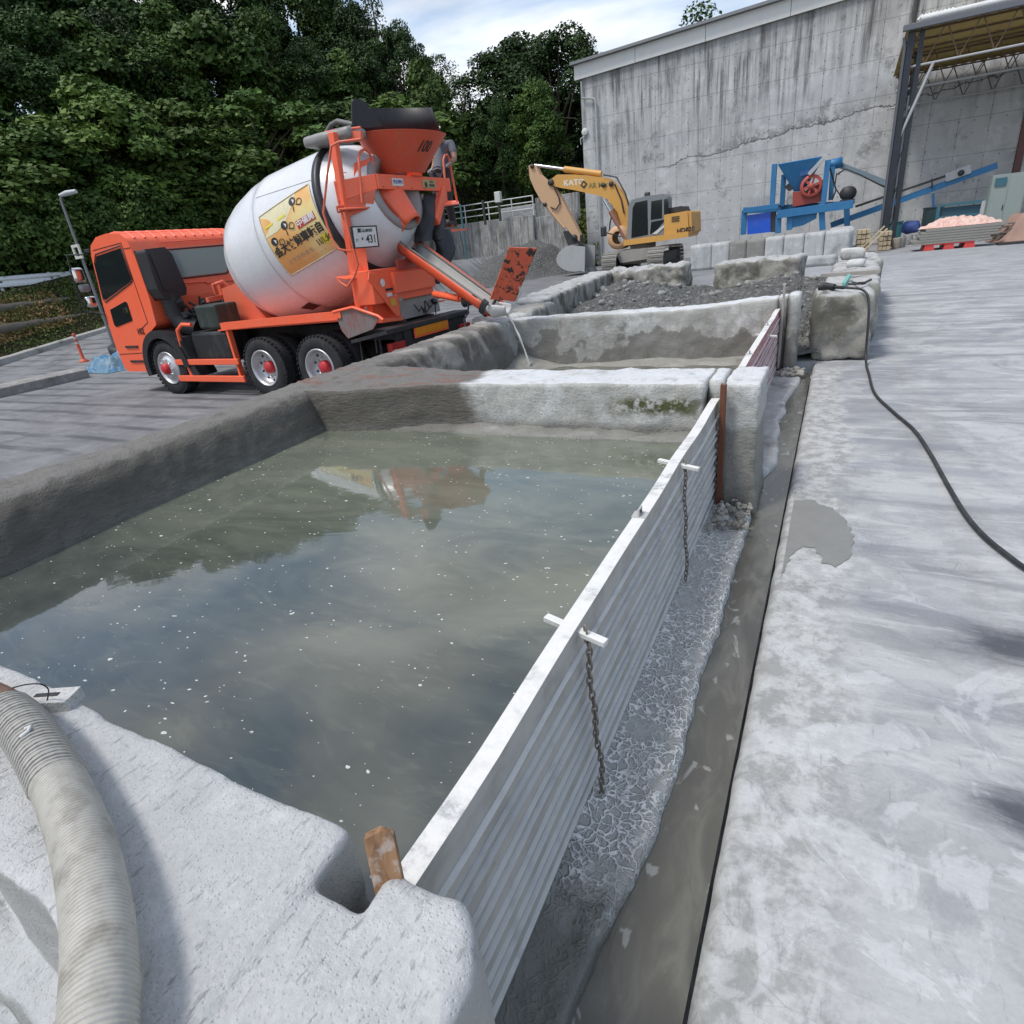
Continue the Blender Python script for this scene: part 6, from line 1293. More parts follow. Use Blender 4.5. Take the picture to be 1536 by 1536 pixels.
J = [(P_, 0.13, 0.11), (waist, 0.135, 0.11), (chest, 0.16, 0.125), (N_, 0.09, 0.08), (N_ + (H_ - N_) * 0.45, 0.055), (H_ + Vector((0, 0, 0.02)), 0.085, 0.09),
     (sL, 0.07), (sL + Vector((-0.10, 0.10, -0.22)), 0.048), (sL + Vector((-0.14, 0.30, -0.30)), 0.036), (sR, 0.07), (sR + Vector((0.06, 0.06, -0.26)), 0.048), (sR + Vector((-0.04, 0.27, -0.33)), 0.036),
     (P_ + Vector((-0.09, 0, -0.06)), 0.10), (P_ + Vector((-0.11, 0.05, -0.45)), 0.065), (P_ + Vector((-0.11, -0.03, -0.83)), 0.045), (P_ + Vector((-0.13, 0.12, -0.86)), 0.038),
     (P_ + Vector((0.09, 0, -0.06)), 0.10), (P_ + Vector((0.11, 0.05, -0.45)), 0.065), (P_ + Vector((0.12, -0.03, -0.83)), 0.045), (P_ + Vector((0.13, 0.12, -0.86)), 0.038)]
B = [(0, 1), (1, 2), (2, 3), (3, 4), (4, 5), (2, 6), (6, 7), (7, 8), (2, 9), (9, 10), (10, 11), (0, 12), (12, 13), (13, 14), (14, 15), (0, 16), (16, 17), (17, 18), (18, 19)]
skin_body('body', J, B, SKN, man)
Js = [(j[0], j[1] + 0.022, (j[2] if len(j) > 2 else j[1]) + 0.02) for j in J]
skin_body('shirt', [Js[1], Js[2], (Js[3][0] - (N_ - chest) * 0.2, 0.10, 0.09), Js[6], (J[6][0].lerp(J[7][0], 0.75), 0.062), Js[9], (J[9][0].lerp(J[10][0], 0.75), 0.062), (P_ + Vector((0, 0, 0.03)), 0.155, 0.135)], [(0, 1), (1, 2), (1, 3), (3, 4), (1, 5), (5, 6), (0, 7)], SHT, man)
skin_body('trousers', [Js[0], Js[12], Js[13], (J[14][0], 0.065), Js[16], Js[17], (J[18][0], 0.065)], [(0, 1), (1, 2), (2, 3), (0, 4), (4, 5), (5, 6)], TRS, man)
for (a, sx) in ((8, -1), (11, 1)):
    jj = J[a][0]; js = [(jj, 0.032), (jj + Vector((0.0, 0.06, -0.02)), 0.036, 0.018)]; bs = [(0, 1)]
    for f_, (dx, L_) in enumerate(((-0.03, 0.07), (-0.01, 0.08), (0.01, 0.078), (0.028, 0.062))):
        i0 = len(js); js += [(jj + Vector((dx * 0.8, 0.075, -0.02)), 0.009), (jj + Vector((dx, 0.075 + L_ * 0.5, -0.035)), 0.008), (jj + Vector((dx, 0.075 + L_ * 0.75, -0.065)), 0.007)]; bs += [(1, i0), (i0, i0 + 1), (i0 + 1, i0 + 2)]
    i0 = len(js); js += [(jj + Vector((-0.035 * sx, 0.035, -0.02)), 0.011), (jj + Vector((-0.06 * sx, 0.07, -0.04)), 0.009)]; bs += [(1, i0), (i0, i0 + 1)]
    skin_body('glove', js, bs, paint('glove_grey', (0.3, 0.3, 0.3), 0.9), man, 0, 1)
for a in (14, 18):
    k = MB(); p = J[a][0]; k.lumpy(p.x - 0.05, p.x + 0.05, p.y - 0.07, p.y + 0.20, p.z - 0.05, p.z + 0.06, 0.03, 0.04, 0.0); k.build('boot', BK, man)
hw = Matrix.Translation(H_ + Vector((0, 0.0, 0.035))) @ Matrix.Rotation(R(-30), 4, 'X')
k = MB(); k.lathe([(0.0, 0.125), (0.03, 0.122), (0.075, 0.105), (0.11, 0.07), (0.125, 0.0)], (0, 0, 0), (0, 0, 1), 24, 0, True, hw); k.lathe([(0.0, 0.12), (-0.006, 0.15), (-0.002, 0.152), (0.006, 0.122)], (0, 0.012, 0), (0, 0, 1), 24, 0, True, hw); k.build('helmet', HEL, man)
k = MB()
for sx in (-1, 1): sph(k, H_ + Vector((0.035 * sx, 0.088, 0.02)), 0.014, 1, 8)
sph(k, H_ + Vector((0, 0.10, -0.005)), 0.018, 0, 8, (0.8, 1.0, 1.3)); k.box(H_ + Vector((0, 0.092, -0.045)), (0.045, 0.01, 0.008), 2)
for sx in (-1, 1): sph(k, H_ + Vector((0.09 * sx, 0.0, 0.0)), 0.022, 0, 8, (0.5, 1, 1.4))
k.build('face', [SKN, INK, paint('lips', (0.25, 0.09, 0.07), 0.5)], man)
pf = off; k = MB(); k.bx(pf.x - 0.3, pf.x + 0.25, pf.y - 0.15, pf.y + 0.25, pf.z - 0.075, pf.z - 0.05); k.build('standing_platform', OG, truck)
# ---------------------------------------------------------------- excavator
EXY = 31.0
def E3(px, py, Y=None): return ony(px, py, EXY if Y is None else Y)
eo = Vector((ony(975, 400, EXY).x, EXY, 0.0)); exc = empty('excavator', eo); tag(exc, 'yellow crawler excavator with its bucket resting by the gravel heap', 'excavator')
YE = paint('excavator_yellow', (0.64, 0.335, 0.075), 0.45, 0, 0.4, (0.36, 0.24, 0.12), 1.6); YP = paint('excavator_arm_dusty', (0.58, 0.36, 0.20), 0.55, 0, 0.6, (0.38, 0.32, 0.26), 1.5); TRK = paint('track_steel_dusty', (0.34, 0.32, 0.29), 0.8, 0.1, 0.5, (0.14, 0.13, 0.12), 3); DKM = paint('dark_machine', (0.03, 0.03, 0.032), 0.55, 0.1, 0.4, (0.12, 0.11, 0.1), 3)
CABG = paint('cab_grey_frame', (0.20, 0.22, 0.23), 0.4)
def L3(px, py, Y): return ony(px, py, Y) - eo
def epoly(name, pts, Yc, w, mat, par=exc, bev=0.03):
    P_ = [L3(a, b, Yc) for a, b in pts]; k = MB(); k.prism([(p.x, p.z) for p in P_], Yc - EXY - w / 2, Yc - EXY + w / 2, 'y'); return k.build(name, mat, par, bev)
def track(cx, w, y0, y1, h):
    root = empty('track', (0, 0, 0)); root.parent = exc; k = MB(); pts = []
    r = h / 2
    for i in range(9): a = R(90 + 180 * i / 8); pts.append((y0 + r + math.cos(a) * r, r + math.sin(a) * r))
    for i in range(9): a = R(-90 + 180 * i / 8); pts.append((y1 - r + math.cos(a) * r, r + math.sin(a) * r))
    # track shoes all the way round
    path = []; 
    for a, b in zip(pts, pts[1:] + pts[:1]):
        d = math.hypot(b[0] - a[0], b[1] - a[1]); n = max(1, round(d / 0.19))
        for i in range(n): path.append((a[0] + (b[0] - a[0]) * i / n, a[1] + (b[1] - a[1]) * i / n, math.atan2(b[1] - a[1], b[0] - a[0])))
    for (y, z, an) in path:
        M_ = Matrix.Translation((cx, y, z)) @ Matrix.Rotation(an, 4, 'X'); k.box((0, 0, 0), (w, 0.165, 0.035), 0, M_); k.box((0, 0.05, -0.035), (w, 0.02, 0.045), 0, M_); k.box((0, -0.02, -0.03), (w, 0.016, 0.03), 0, M_)
    k.build('track_shoes', TRK, root)
    k = MB(); k.bx(cx - w * 0.28, cx + w * 0.28, y0 + 0.45, y1 - 0.45, 0.22, h - 0.2); k.build('track_frame', DKM, root, 0.04)
    for i in range(8):
        y = y0 + 0.7 + i * (y1 - y0 - 1.4) / 7; k = MB(); k.lathe([(-w * 0.34, 0.0), (-w * 0.34, 0.12), (w * 0.34, 0.12), (w * 0.34, 0)], (cx, y, 0.2), (1, 0, 0), 14); k.build('track_roller', DKM, root)
    for y in (y0 + r, y1 - r):
        k = MB(); k.lathe([(-w * 0.3, 0.0), (-w * 0.3, r * 0.8), (w * 0.3, r * 0.8), (w * 0.3, 0)], (cx, y, r), (1, 0, 0), 20); k.build('idler_wheel', DKM, root)
tx1 = L3(918, 400, 30.0).x; tx2 = L3(985, 395, 30.0).x
track(tx1, 0.72, -1.5, 2.9, 0.92); track(tx2 + 0.05, 0.75, -1.5, 2.9, 0.95)
k = MB(); k.bx(tx1 + 0.3, tx2 - 0.3, -0.4, 1.6, 0.35, 0.75); k.prism([(tx1 + 0.2, 0.85), (tx1 + 0.7, 1.0), (tx2 - 0.2, 1.0), (tx2 - 0.1, 0.55), (tx1 + 0.4, 0.45)], -0.9, -0.4, 'y'); k.lathe([(0.75, 0.62), (1.25, 0.62)], ((tx1 + tx2) / 2, 0.6, 0), (0, 0, 1), 28); k.build('undercarriage', TRK, exc, 0.03)
YF = 30.6
epoly('house_base', [(945, 367), (946, 359), (1040, 346), (1040, 354), (1000, 360)], YF + 1.0, 2.3, YE)
epoly('engine_body', [(1005, 322), (1039, 316), (1041, 351), (1005, 357)], YF + 1.1, 2.35, YE, bev=0.05)
epoly('counterweight', [(1036, 317), (1044, 316), (1045, 347), (1036, 352)], YF + 1.1, 2.2, YE, bev=0.08)
epoly('engine_cover', [(1005, 313), (1028, 309), (1031, 317), (1005, 320)], YF + 1.1, 1.6, DKM, bev=0.05)
cbp = empty('cab', (0, 0, 0)); cbp.parent = exc
epoly('cab_frame', [(945, 361), (947, 309), (952, 300), (975, 294), (1000, 291), (1004, 296), (1005, 350)], YF + 0.55, 1.0, CABG, cbp, 0.05)
epoly('side_window', [(976, 330), (977, 302), (993, 299), (993, 327)], YF + 0.045, 0.02, GLS, cbp, 0); epoly('side_window', [(996, 326), (996, 299), (1001, 298), (1003, 303), (1003, 325)], YF + 0.045, 0.02, GLS, cbp, 0)
epoly('front_window', [(947, 357), (949, 312), (953, 304), (971, 300), (972, 352)], YF + 0.045, 0.02, GLS, cbp, 0); epoly('lower_window', [(977, 333), (998, 329), (982, 349), (975, 351)], YF + 0.045, 0.02, GLS, cbp, 0)
k = MB(); a, b = L3(945, 361, YF + 0.1), L3(948, 312, YF + 0.1); k.add([(a.x - 0.02, 0.12 + YF - EXY, a.z), (a.x - 0.02, 1.0 + YF - EXY, a.z), (b.x - 0.02, 1.0 + YF - EXY, b.z), (b.x - 0.02, 0.12 + YF - EXY, b.z)], [(0, 1, 2, 3)]); k.build('windscreen', GLS, cbp)
epoly('door_swoosh', [(978, 351), (1004, 331), (1004, 334), (985, 351)], YF + 0.03, 0.02, paint('stripe_white', (0.6, 0.62, 0.62), 0.4), cbp, 0)
k = MB(); 
for i in range(3): a = L3(1008, 326 + i * 3, YF); k.bx(a.x, a.x + 0.35, YF - EXY - 0.10, YF - EXY - 0.07, a.z - 0.02, a.z + 0.02)
k.build('vents', DKM, exc)
a = L3(1029, 345, YF); k = MB(); text_add(k, 'HD820', 0.27, lambda x, z: (a.x + x, YF - EXY - 0.09, a.z + z + x * 0.05), 0, 0.01); k.build('model_lettering', INK, exc)
BOOM = [(940, 357), (934, 338), (928, 318), (912, 298), (898, 293), (862, 285), (843, 282), (825, 277), (826, 271), (838, 262), (866, 262), (905, 266), (918, 269), (931, 283), (942, 302), (948, 326), (950, 352)]
YB = YF + 1.55
bm = epoly('boom', BOOM, YB, 0.42, YE, bev=0.04)
def elet(txt, px, py, size, m, sx=1.0): 
    a = L3(px, py, YB - 0.22); k = MB(); text_add(k, txt, size, lambda x, z: (a.x + x, YB - EXY - 0.215, a.z + z - x * 0.06), 0, 0.012, sx); return k.build('boom_lettering', m, bm)
elet('KATO', 861, 274, 0.36, paint('lettering_white', (0.72, 0.70, 0.62), 0.5), 1.15); elet('AR Mix', 897, 278, 0.32, paint('lettering_olive', (0.20, 0.17, 0.05), 0.5))
k = MB(); a = L3(878, 277, YB); 
for r0, m_ in ((0.19, 0), ): k.prism([(a.x - r0, a.z), (a.x, a.z + r0), (a.x + r0, a.z), (a.x, a.z - r0)], YB - EXY - 0.225, YB - EXY - 0.21, 'y', 0); k.prism([(a.x - r0 * 0.45, a.z), (a.x, a.z + r0 * 0.45), (a.x + r0 * 0.45, a.z), (a.x, a.z - r0 * 0.45)], YB - EXY - 0.232, YB - EXY - 0.226, 'y', 1)
k.build('boom_emblem', [DKM, YE], bm)
arm = epoly('arm', [(795, 249), (800, 246), (806, 249), (812, 262), (833, 282), (845, 300), (872, 352), (871, 362), (858, 350), (830, 315), (814, 302), (804, 284), (797, 268)], YB, 0.38, YP, bev=0.04)
k = MB()
for (px, py, r) in ((801, 250, 0.10), (829, 274, 0.16), (864, 356, 0.15), (908, 278, 0.10), (820, 307, 0.10), (919, 276, 0.12)): a = L3(px, py, YB); k.lathe([(-0.27, 0.0), (-0.27, r), (0.27, r), (0.27, 0)], a, (0, 1, 0), 16)
tag(k.build('pivot_pins', DKM, exc), kind='stuff')
def ecyl(name, a, b, r0, r1, split=0.5, Yc=YB, par=exc, m0=YE, m1=CHR):
    A, B_ = L3(*a, Yc), L3(*b, Yc); M_ = A.lerp(B_, split); root = empty(name, (0, 0, 0)); root.parent = par; k = MB(); k.tube([A, M_], r0, 12); k.build('barrel', m0, root); k = MB(); k.tube([M_, B_], r1, 10); k.build('rod', m1, root)
ecyl('arm_cylinder', (902, 261), (803, 248), 0.14, 0.075, 0.55, YB, exc); ecyl('bucket_cylinder', (820, 308), (854, 350), 0.11, 0.06, 0.8, YB - 0.1, exc, YP)
ecyl('boom_cylinder', (938, 357), (906, 300), 0.12, 0.07, 0.7, YB - 0.4, exc, paint('cylinder_brown', (0.30, 0.13, 0.09), 0.5)); ecyl('boom_cylinder', (944, 355), (910, 296), 0.12, 0.07, 0.7, YB + 0.4, exc, YE)
for pts in ([(905, 262), (925, 266), (938, 290), (946, 318)], [(831, 282), (838, 295), (840, 305), (834, 314), (826, 311)], [(918, 322), (915, 335), (914, 350), (916, 358)], [(922, 276), (932, 300), (936, 320)]):
    k = MB(); k.tube([L3(a, b, YB - 0.25) for a, b in pts], 0.035, 6); k.build('hydraulic_hose', DKM, exc)
epoly('bucket_link', [(846, 347), (853, 346), (869, 356), (873, 352), (874, 365), (862, 366), (862, 372), (856, 374), (853, 366)], YB, 0.34, DKM)
# bucket: curved ribbed shell opening to the right with pale side cheeks
bk = empty('bucket', (0, 0, 0)); bk.parent = exc
b0, b1 = L3(838, 390, YB), L3(886, 390, YB); zt_b = L3(862, 370, YB).z; k = MB(); V = []; n = 14; cx_, cz_ = (b0.x + b1.x) / 2 + 0.45, zt_b - 0.55
for j, yy in enumerate((-0.95, 0.55)):
    for i in range(n + 1):
        a = R(95 + 185 * i / n); V.append((cx_ + math.cos(a) * 1.05, YB - EXY + yy, max(0.05, cz_ + math.sin(a) * 0.62)))
k.add(V, [(i, i + 1, n + 2 + i, n + 1 + i) for i in range(n)], 0, True); o = k.build('bucket_shell', paint('bucket_grey', (0.30, 0.30, 0.29), 0.6, 0.2, 0.5, (0.18, 0.18, 0.17), 3), bk); o.modifiers.new('t', 'SOLIDIFY').thickness = 0.05
for yy in (-0.97, 0.55):
    k = MB(); poly = [(cx_ + math.cos(R(95 + 185 * i / n)) * 1.06, max(0.04, cz_ + math.sin(R(95 + 185 * i / n)) * 0.63)) for i in range(n + 1)] + [(cx_ + 0.45, cz_ - 0.66), (cx_ + 0.55, cz_ + 0.5)]
    k.prism(poly, YB - EXY + yy - 0.025, YB - EXY + yy + 0.025, 'y'); k.build('bucket_cheek', paint('bucket_pale', (0.42, 0.43, 0.43), 0.55, 0.2, 0.3), bk)
for i in range(6):
    k = MB(); y = YB - EXY - 0.85 + i * 0.27; k.prism([(cx_ + 0.35, 0.30), (cx_ + 0.5, 0.32), (cx_ + 0.62, 0.0), (cx_ + 0.54, 0.0)], y, y + 0.1, 'y'); k.build('bucket_tooth', CABG, bk)
k = MB()
for i in range(16): y = YB - EXY - 0.9 + i * 0.095; k.tube([(cx_ + math.cos(R(a)) * 1.07, y, max(0.04, cz_ + math.sin(R(a)) * 0.64)) for a in range(120, 256, 15)], 0.02, 5)
tag(k.build('bucket_ribs', paint('bucket_grey', (0.3, 0.3, 0.29), 0.6), bk), kind='stuff')
k = MB(); a = L3(920, 354, YF + 0.8); k.lathe([(-0.5, 0.3), (-0.5, 0.55), (0.5, 0.55), (0.5, 0.3)], (a.x + 0.15, YB - EXY, a.z - 0.1), (0, 1, 0), 20); k.build('swivel_base', YP, exc)
k = MB(); a = L3(905, 348, YF); k.lumpy(a.x - 0.15, a.x + 0.15, YF - EXY, YF - EXY + 0.1, a.z - 0.2, a.z + 0.25, 0.06, 0.05, 0); k.tube([(a.x, YF - EXY, a.z), (a.x + 0.8, YF - EXY + 0.3, a.z - 0.3)], 0.03, 6); k.build('mirror', DKM, exc)
k = MB(); a = L3(971, 294, YF + 0.4); k.lumpy(a.x - 0.13, a.x + 0.13, YF - EXY + 0.3, YF - EXY + 0.5, a.z - 0.1, a.z + 0.16, 0.06, 0.05, 0); k.build('work_lamp', DKM, exc)
# ---------------------------------------------------------------- blue crusher with conveyor
BU = paint('machine_blue', (0.018, 0.15, 0.34), 0.45, 0, 0.35, (0.10, 0.25, 0.34), 1.5); BU2 = paint('deep_blue_panel', (0.01, 0.09, 0.55), 0.35); MR = paint('machine_red', (0.33, 0.05, 0.035), 0.5, 0, 0.4, (0.22, 0.08, 0.06), 2)
CY = 34.5
co = Vector((ony(1190, 350, CY).x, CY, 0)); crs = empty('crusher', co); tag(crs, 'blue stone crusher with hopper, red flywheel and deep blue side panel', 'crusher')
def K3(px, py, Y=CY): return ony(px, py, Y) - co
def cpoly(name, pts, Yc, w, mat, par=crs, bev=0.02): P_ = [K3(a, b, Yc) for a, b in pts]; k = MB(); k.prism([(p.x, p.z) for p in P_], Yc - CY - w / 2, Yc - CY + w / 2, 'y'); return k.build(name, mat, par, bev)
def cbar(name, a, b, w, h, Yc, mat=BU, par=crs): k = MB(); k.bar(K3(*a, Yc), K3(*b, Yc), w, h); return k.build(name, mat, par, 0.01)
cbar('frame_beam', (1115, 316), (1168, 309), 0.3, 0.22, CY - 0.8); cbar('frame_beam', (1166, 322), (1280, 306), 0.3, 0.34, CY - 0.8); cbar('frame_beam', (1115, 316), (1280, 306), 0.3, 0.3, CY + 0.8)
for a, b in (((1117, 315), (1115, 352)), ((1232, 305), (1234, 345)), ((1168, 322), (1167, 350)), ((1185, 322), (1184, 345))): cbar('frame_leg', a, b, 0.25, 0.22, CY - 0.7)
cbar('frame_leg', (1270, 312), (1271, 350), 0.25, 0.22, CY + 0.7)
cpoly('side_panel', [(1121, 323), (1156, 318), (1156, 348), (1121, 352)], CY - 0.75, 0.08, BU2); cpoly('control_cabinet', [(1156, 318), (1164, 317), (1164, 348), (1156, 348)], CY - 0.5, 0.5, DKM)
cpoly('lower_box', [(1186, 322), (1226, 316), (1224, 328), (1205, 338), (1186, 342)], CY - 0.3, 0.9, BU)
cbar('hopper_post', (1162, 246), (1158, 311), 0.22, 0.25, CY - 0.6); cbar('hopper_post', (1176, 262), (1173, 310), 0.22, 0.2, CY + 0.5); cbar('hopper_post', (1242, 240), (1235, 306), 0.22, 0.24, CY - 0.6); cbar('hopper_post', (1249, 250), (1246, 300), 0.2, 0.2, CY + 0.5)
k = MB(); P_ = [K3(a, b, CY) for a, b in ((1170, 247), (1233, 236), (1212, 262), (1205, 286), (1192, 286))]; f, bq = -0.75, 0.75
k.add([(P_[0].x, f, P_[0].z), (P_[1].x, f, P_[1].z), (P_[1].x, bq, P_[1].z), (P_[0].x, bq, P_[0].z), (P_[4].x, f * 0.35, P_[4].z), (P_[3].x, f * 0.35, P_[3].z), (P_[3].x, bq * 0.35, P_[3].z), (P_[4].x, bq * 0.35, P_[4].z)], [(0, 1, 5, 4), (1, 2, 6, 5), (2, 3, 7, 6), (3, 0, 4, 7)]); o = k.build('feed_hopper', BU, crs); o.modifiers.new('t', 'SOLIDIFY').thickness = 0.05
cbar('hopper_edge', (1236, 237), (1213, 262), 0.12, 0.16, CY - 0.78, GST); cpoly('dark_patch', [(1200, 258), (1218, 252), (1215, 262), (1200, 264)], CY - 0.62, 0.05, paint('blue_dark', (0.012, 0.08, 0.25), 0.5)); cpoly('rubber_chute', [(1184, 275), (1190, 282), (1184, 287), (1177, 281)], CY - 0.1, 0.6, DKM)
cpoly('crusher_body', [(1190, 288), (1206, 288), (1235, 270), (1234, 302), (1190, 310)], CY, 1.0, MR)
fw = K3(1217, 279, CY - 0.62); fly = empty('flywheel', fw); fly.parent = crs
k = MB(); k.lathe([(-0.07, 0.34), (-0.07, 0.47), (0.07, 0.47), (0.07, 0.34), (-0.07, 0.34)], (0, 0, 0), (0, 1, 0), 32); k.lathe([(-0.1, 0.0), (-0.1, 0.13), (0.1, 0.13)], (0, 0, 0), (0, 1, 0), 20)
for i in range(6): a = R(60 * i + 15); k.bar((math.cos(a) * 0.1, 0, math.sin(a) * 0.1), (math.cos(a) * 0.38, 0, math.sin(a) * 0.38), 0.08, 0.11)
k.build('flywheel_rim', paint('flywheel_red', (0.42, 0.07, 0.05), 0.5), fly)
k = MB(); m0 = K3(1272, 290, CY - 0.2); k.lathe([(-0.35, 0.0), (-0.35, 0.28), (0.3, 0.3), (0.35, 0.2), (0.35, 0)], m0, (0.2, 1, 0), 20); k.bx(m0.x - 0.3, m0.x + 0.3, m0.y - 0.4, m0.y + 0.3, m0.z - 0.45, m0.z - 0.25); k.build('motor', DKM, crs)
k = MB(); rr = random.Random(2)
for i in range(14): a = K3(1123 + i * 2.6, 314 - i * 0.35, CY - 0.5); k.tube([a, a + Vector((0, 0, 0.42 + 0.1 * rr.random()))], 0.016, 5)
tag(k.build('grizzly_rods', PIPE, crs), kind='stuff')
k = MB(); k.bar(K3(1121, 316, CY - 0.5), K3(1172, 309, CY - 0.5), 0.3, 0.1); k.build('rod_tray', DKM, crs)
k = MB(); k.tube([K3(1245, 252, CY - 0.4), K3(1250, 270, CY - 0.4), K3(1254, 285, CY - 0.4), K3(1248, 300, CY - 0.4)], 0.04, 6); k.tube([K3(1255, 260, CY - 0.4), K3(1252, 280, CY - 0.4), K3(1262, 296, CY - 0.4)], 0.03, 6); k.build('cable_bundle', DKM, crs)
cv = empty('belt_conveyor', K3(1380, 290, 36.3) + co); tag(cv, 'long blue belt conveyor rising to the right through the shed posts', 'conveyor'); cvo = Vector(cv.location)
def V3(px, py, Y=36.3): return ony(px, py, Y) - cvo
for yy in (36.0, 36.6): k = MB(); k.bar(V3(1246, 338, yy), V3(1496, 248, yy), 0.10, 0.26); k.build('conveyor_frame', BU, cv)
k = MB(); k.bar(V3(1250, 333, 36.3), V3(1450, 262, 36.3), 0.6, 0.06); k.build('belt', BK, cv)
k = MB(); k.bar(V3(1283, 310, 35.9), V3(1448, 254, 35.9), 0.08, 0.10); k.bar(V3(1340, 292, 35.9), V3(1340, 303, 35.9), 0.06, 0.06); k.bar(V3(1398, 268, 35.9), V3(1398, 282, 35.9), 0.06, 0.06); k.build('belt_guard', DKM, cv)
k = MB(); a = V3(1437, 260, 35.9); k.box(a, (0.9, 0.1, 0.35), 0, None, (0, R(-15), 0)); k.lathe([(-0.12, 0), (-0.12, 0.12), (0.0, 0.12)], a + Vector((0.1, 0, 0)), (0, 1, 0), 12, 1); k.build('drive_plate', [GST, DKM], cv)
k = MB(); k.bar(V3(1400, 290, 36.0), V3(1400, 330, 36.0), 0.1, 0.1); k.bar(V3(1345, 308, 36.0), V3(1345, 345, 36.0), 0.1, 0.1); k.build('conveyor_leg', BU, cv)
c2 = empty('return_chute', K3(1290, 270, 35.2) + co); tag(c2, 'grey pipe arm sloping down from the crusher hopper to the shed post', 'pipe'); c2o = Vector(c2.location)
k = MB(); k.bar(ony(1250, 244, 35.2) - c2o, ony(1330, 275, 35.2) - c2o, 0.25, 0.22); k.build('arm', paint('arm_bluegrey', (0.17, 0.24, 0.28), 0.5), c2); k = MB(); k.tube([ony(1256, 262, 35.1) - c2o, ony(1268, 253, 35.1) - c2o, ony(1290, 262, 35.1) - c2o, ony(1330, 282, 35.1) - c2o], 0.04, 6); k.build('cable', DKM, c2)
k = MB(); k.lathe([(-0.35, 0.1), (-0.35, 0.22), (0.35, 0.22), (0.35, 0.1)], ony(1251, 246, 35.1) - c2o, (1, 0, 0.1), 12); k.build('pivot_drum', BU, c2)
# ---------------------------------------------------------------- inside the shed
def at_g(px, Y): return ony(px, 330, Y).x
def simple_thing(name, label, cat, loc): o = empty(name, loc); tag(o, label, cat); return o
px0, px1 = at_g(1391, 28.8), at_g(1464, 28.8)
pl = simple_thing('plastic_pallet', 'bright red plastic pallet under the stacked form panels', 'pallet', ((px0 + px1) / 2, 28.8, 0)); RD = paint('pallet_red', (0.65, 0.05, 0.045), 0.45)
hw_ = (px1 - px0) / 2
k = MB(); k.bx(-hw_, hw_, -0.6, 0.6, 0.17, 0.21); k.build('pallet_deck', RD, pl, 0.01)
for x in (-hw_ + 0.14, 0, hw_ - 0.14):
    k = MB(); k.prism([(x - 0.17, 0.0), (x + 0.17, 0.0), (x + 0.13, 0.17), (x - 0.13, 0.17)], -0.58, 0.58, 'y'); k.build('pallet_foot', RD, pl)
GP = paint('form_panel', (0.27, 0.26, 0.235), 0.6, 0.1, 0.5, (0.12, 0.11, 0.10), 3)
a, b = at_g(1374, 28.8), at_g(1490, 28.8)
for i in range(6):
    rr = random.Random(i); k = MB(); dx = rr.random() * 0.2 - 0.1; k.bx(-(b - a) / 2 + dx, (b - a) / 2 + dx, -0.55, 0.55, 0, 0.05); k.bx(-(b - a) / 2 + dx, (b - a) / 2 + dx, -0.56, -0.50, -0.03, 0.0)
    o = k.build('form_panel', GP); o.location = ((a + b) / 2 + 0.08 * i - 0.1, 28.75, 0.245 + i * 0.085); tag(o, ['lowest grey form panel, directly on the red pallet', 'second form panel up from the red pallet', 'third form panel up from the red pallet', 'fourth form panel up from the red pallet', 'fifth form panel up, one below the top', 'topmost form panel, under the pink sheet bundle'][i], 'form panel', 'stacked form panels on the red pallet')
PK = paint('pink_sheet', (0.60, 0.33, 0.27), 0.6, 0, 0.7, (0.66, 0.55, 0.48), 3, thr=(0.4, 0.6))
cloth('plastic_sheet', (ony(1437, 330, 28.9).x + 0.05, 28.9, 0.725), (1.15, 0.5, 0.32), PK, 'crumpled pink plastic sheeting on top of the form panels', 'sheeting', 8.0)
a, b = at_g(1405, 31.5), at_g(1470, 31.5)
cg = simple_thing('steel_rack', 'teal steel frame rack behind the pink sheeting', 'rack', ((a + b) / 2, 31.5, 0)); TL = paint('rack_teal', (0.03, 0.13, 0.17), 0.5)
for x in (-(b - a) / 2, (b - a) / 2): k = MB(); k.bx(x - 0.06, x + 0.06, -0.06, 0.06, 0, 1.45); k.build('post', PIPE if x > 0 else TL, cg)
for z in (0.5, 0.95, 1.4): k = MB(); k.bx(-(b - a) / 2, (b - a) / 2, -0.04, 0.04, z, z + 0.1); k.build('crossbar', TL, cg)
k = MB(); k.bx(-(b - a) / 2, (b - a) / 2, 0.05, 0.09, 0.3, 1.35); k.build('back_panel', paint('dark_teal', (0.015, 0.07, 0.10), 0.6), cg)
a, b = at_g(1477, 34), at_g(1528, 34); cz1 = ony(1500, 262, 34).z
cbt = simple_thing('electrical_cabinet', 'tall pale grey green electrical cabinet leaning by the brown post', 'cabinet', ((a + b) / 2, 34, 0)); CG = paint('cabinet_grey', (0.27, 0.32, 0.30), 0.5, 0, 0.2)
k = MB(); k.bx(-(b - a) / 2, (b - a) / 2, 0, 0.6, 0.05, cz1); k.build('cabinet_body', CG, cbt, 0.01)
k = MB(); k.bx(-(b - a) / 2 + 0.05, -0.02, -0.015, 0, 0.1, cz1 - 0.5); k.build('door', CG, cbt, 0.004); k = MB(); k.bx(0.02, (b - a) / 2 - 0.05, -0.015, 0, 0.1, cz1 - 0.1); k.build('door', CG, cbt, 0.004)
k = MB(); k.bx(-(b - a) / 2 + 0.1, -0.1, -0.05, -0.016, cz1 - 0.42, cz1 - 0.12); k.build('gauge_panel', TL, cbt); k = MB(); k.bx(-0.08, -0.05, -0.04, -0.016, 1.0, 1.2); k.build('handle', DKM, cbt)
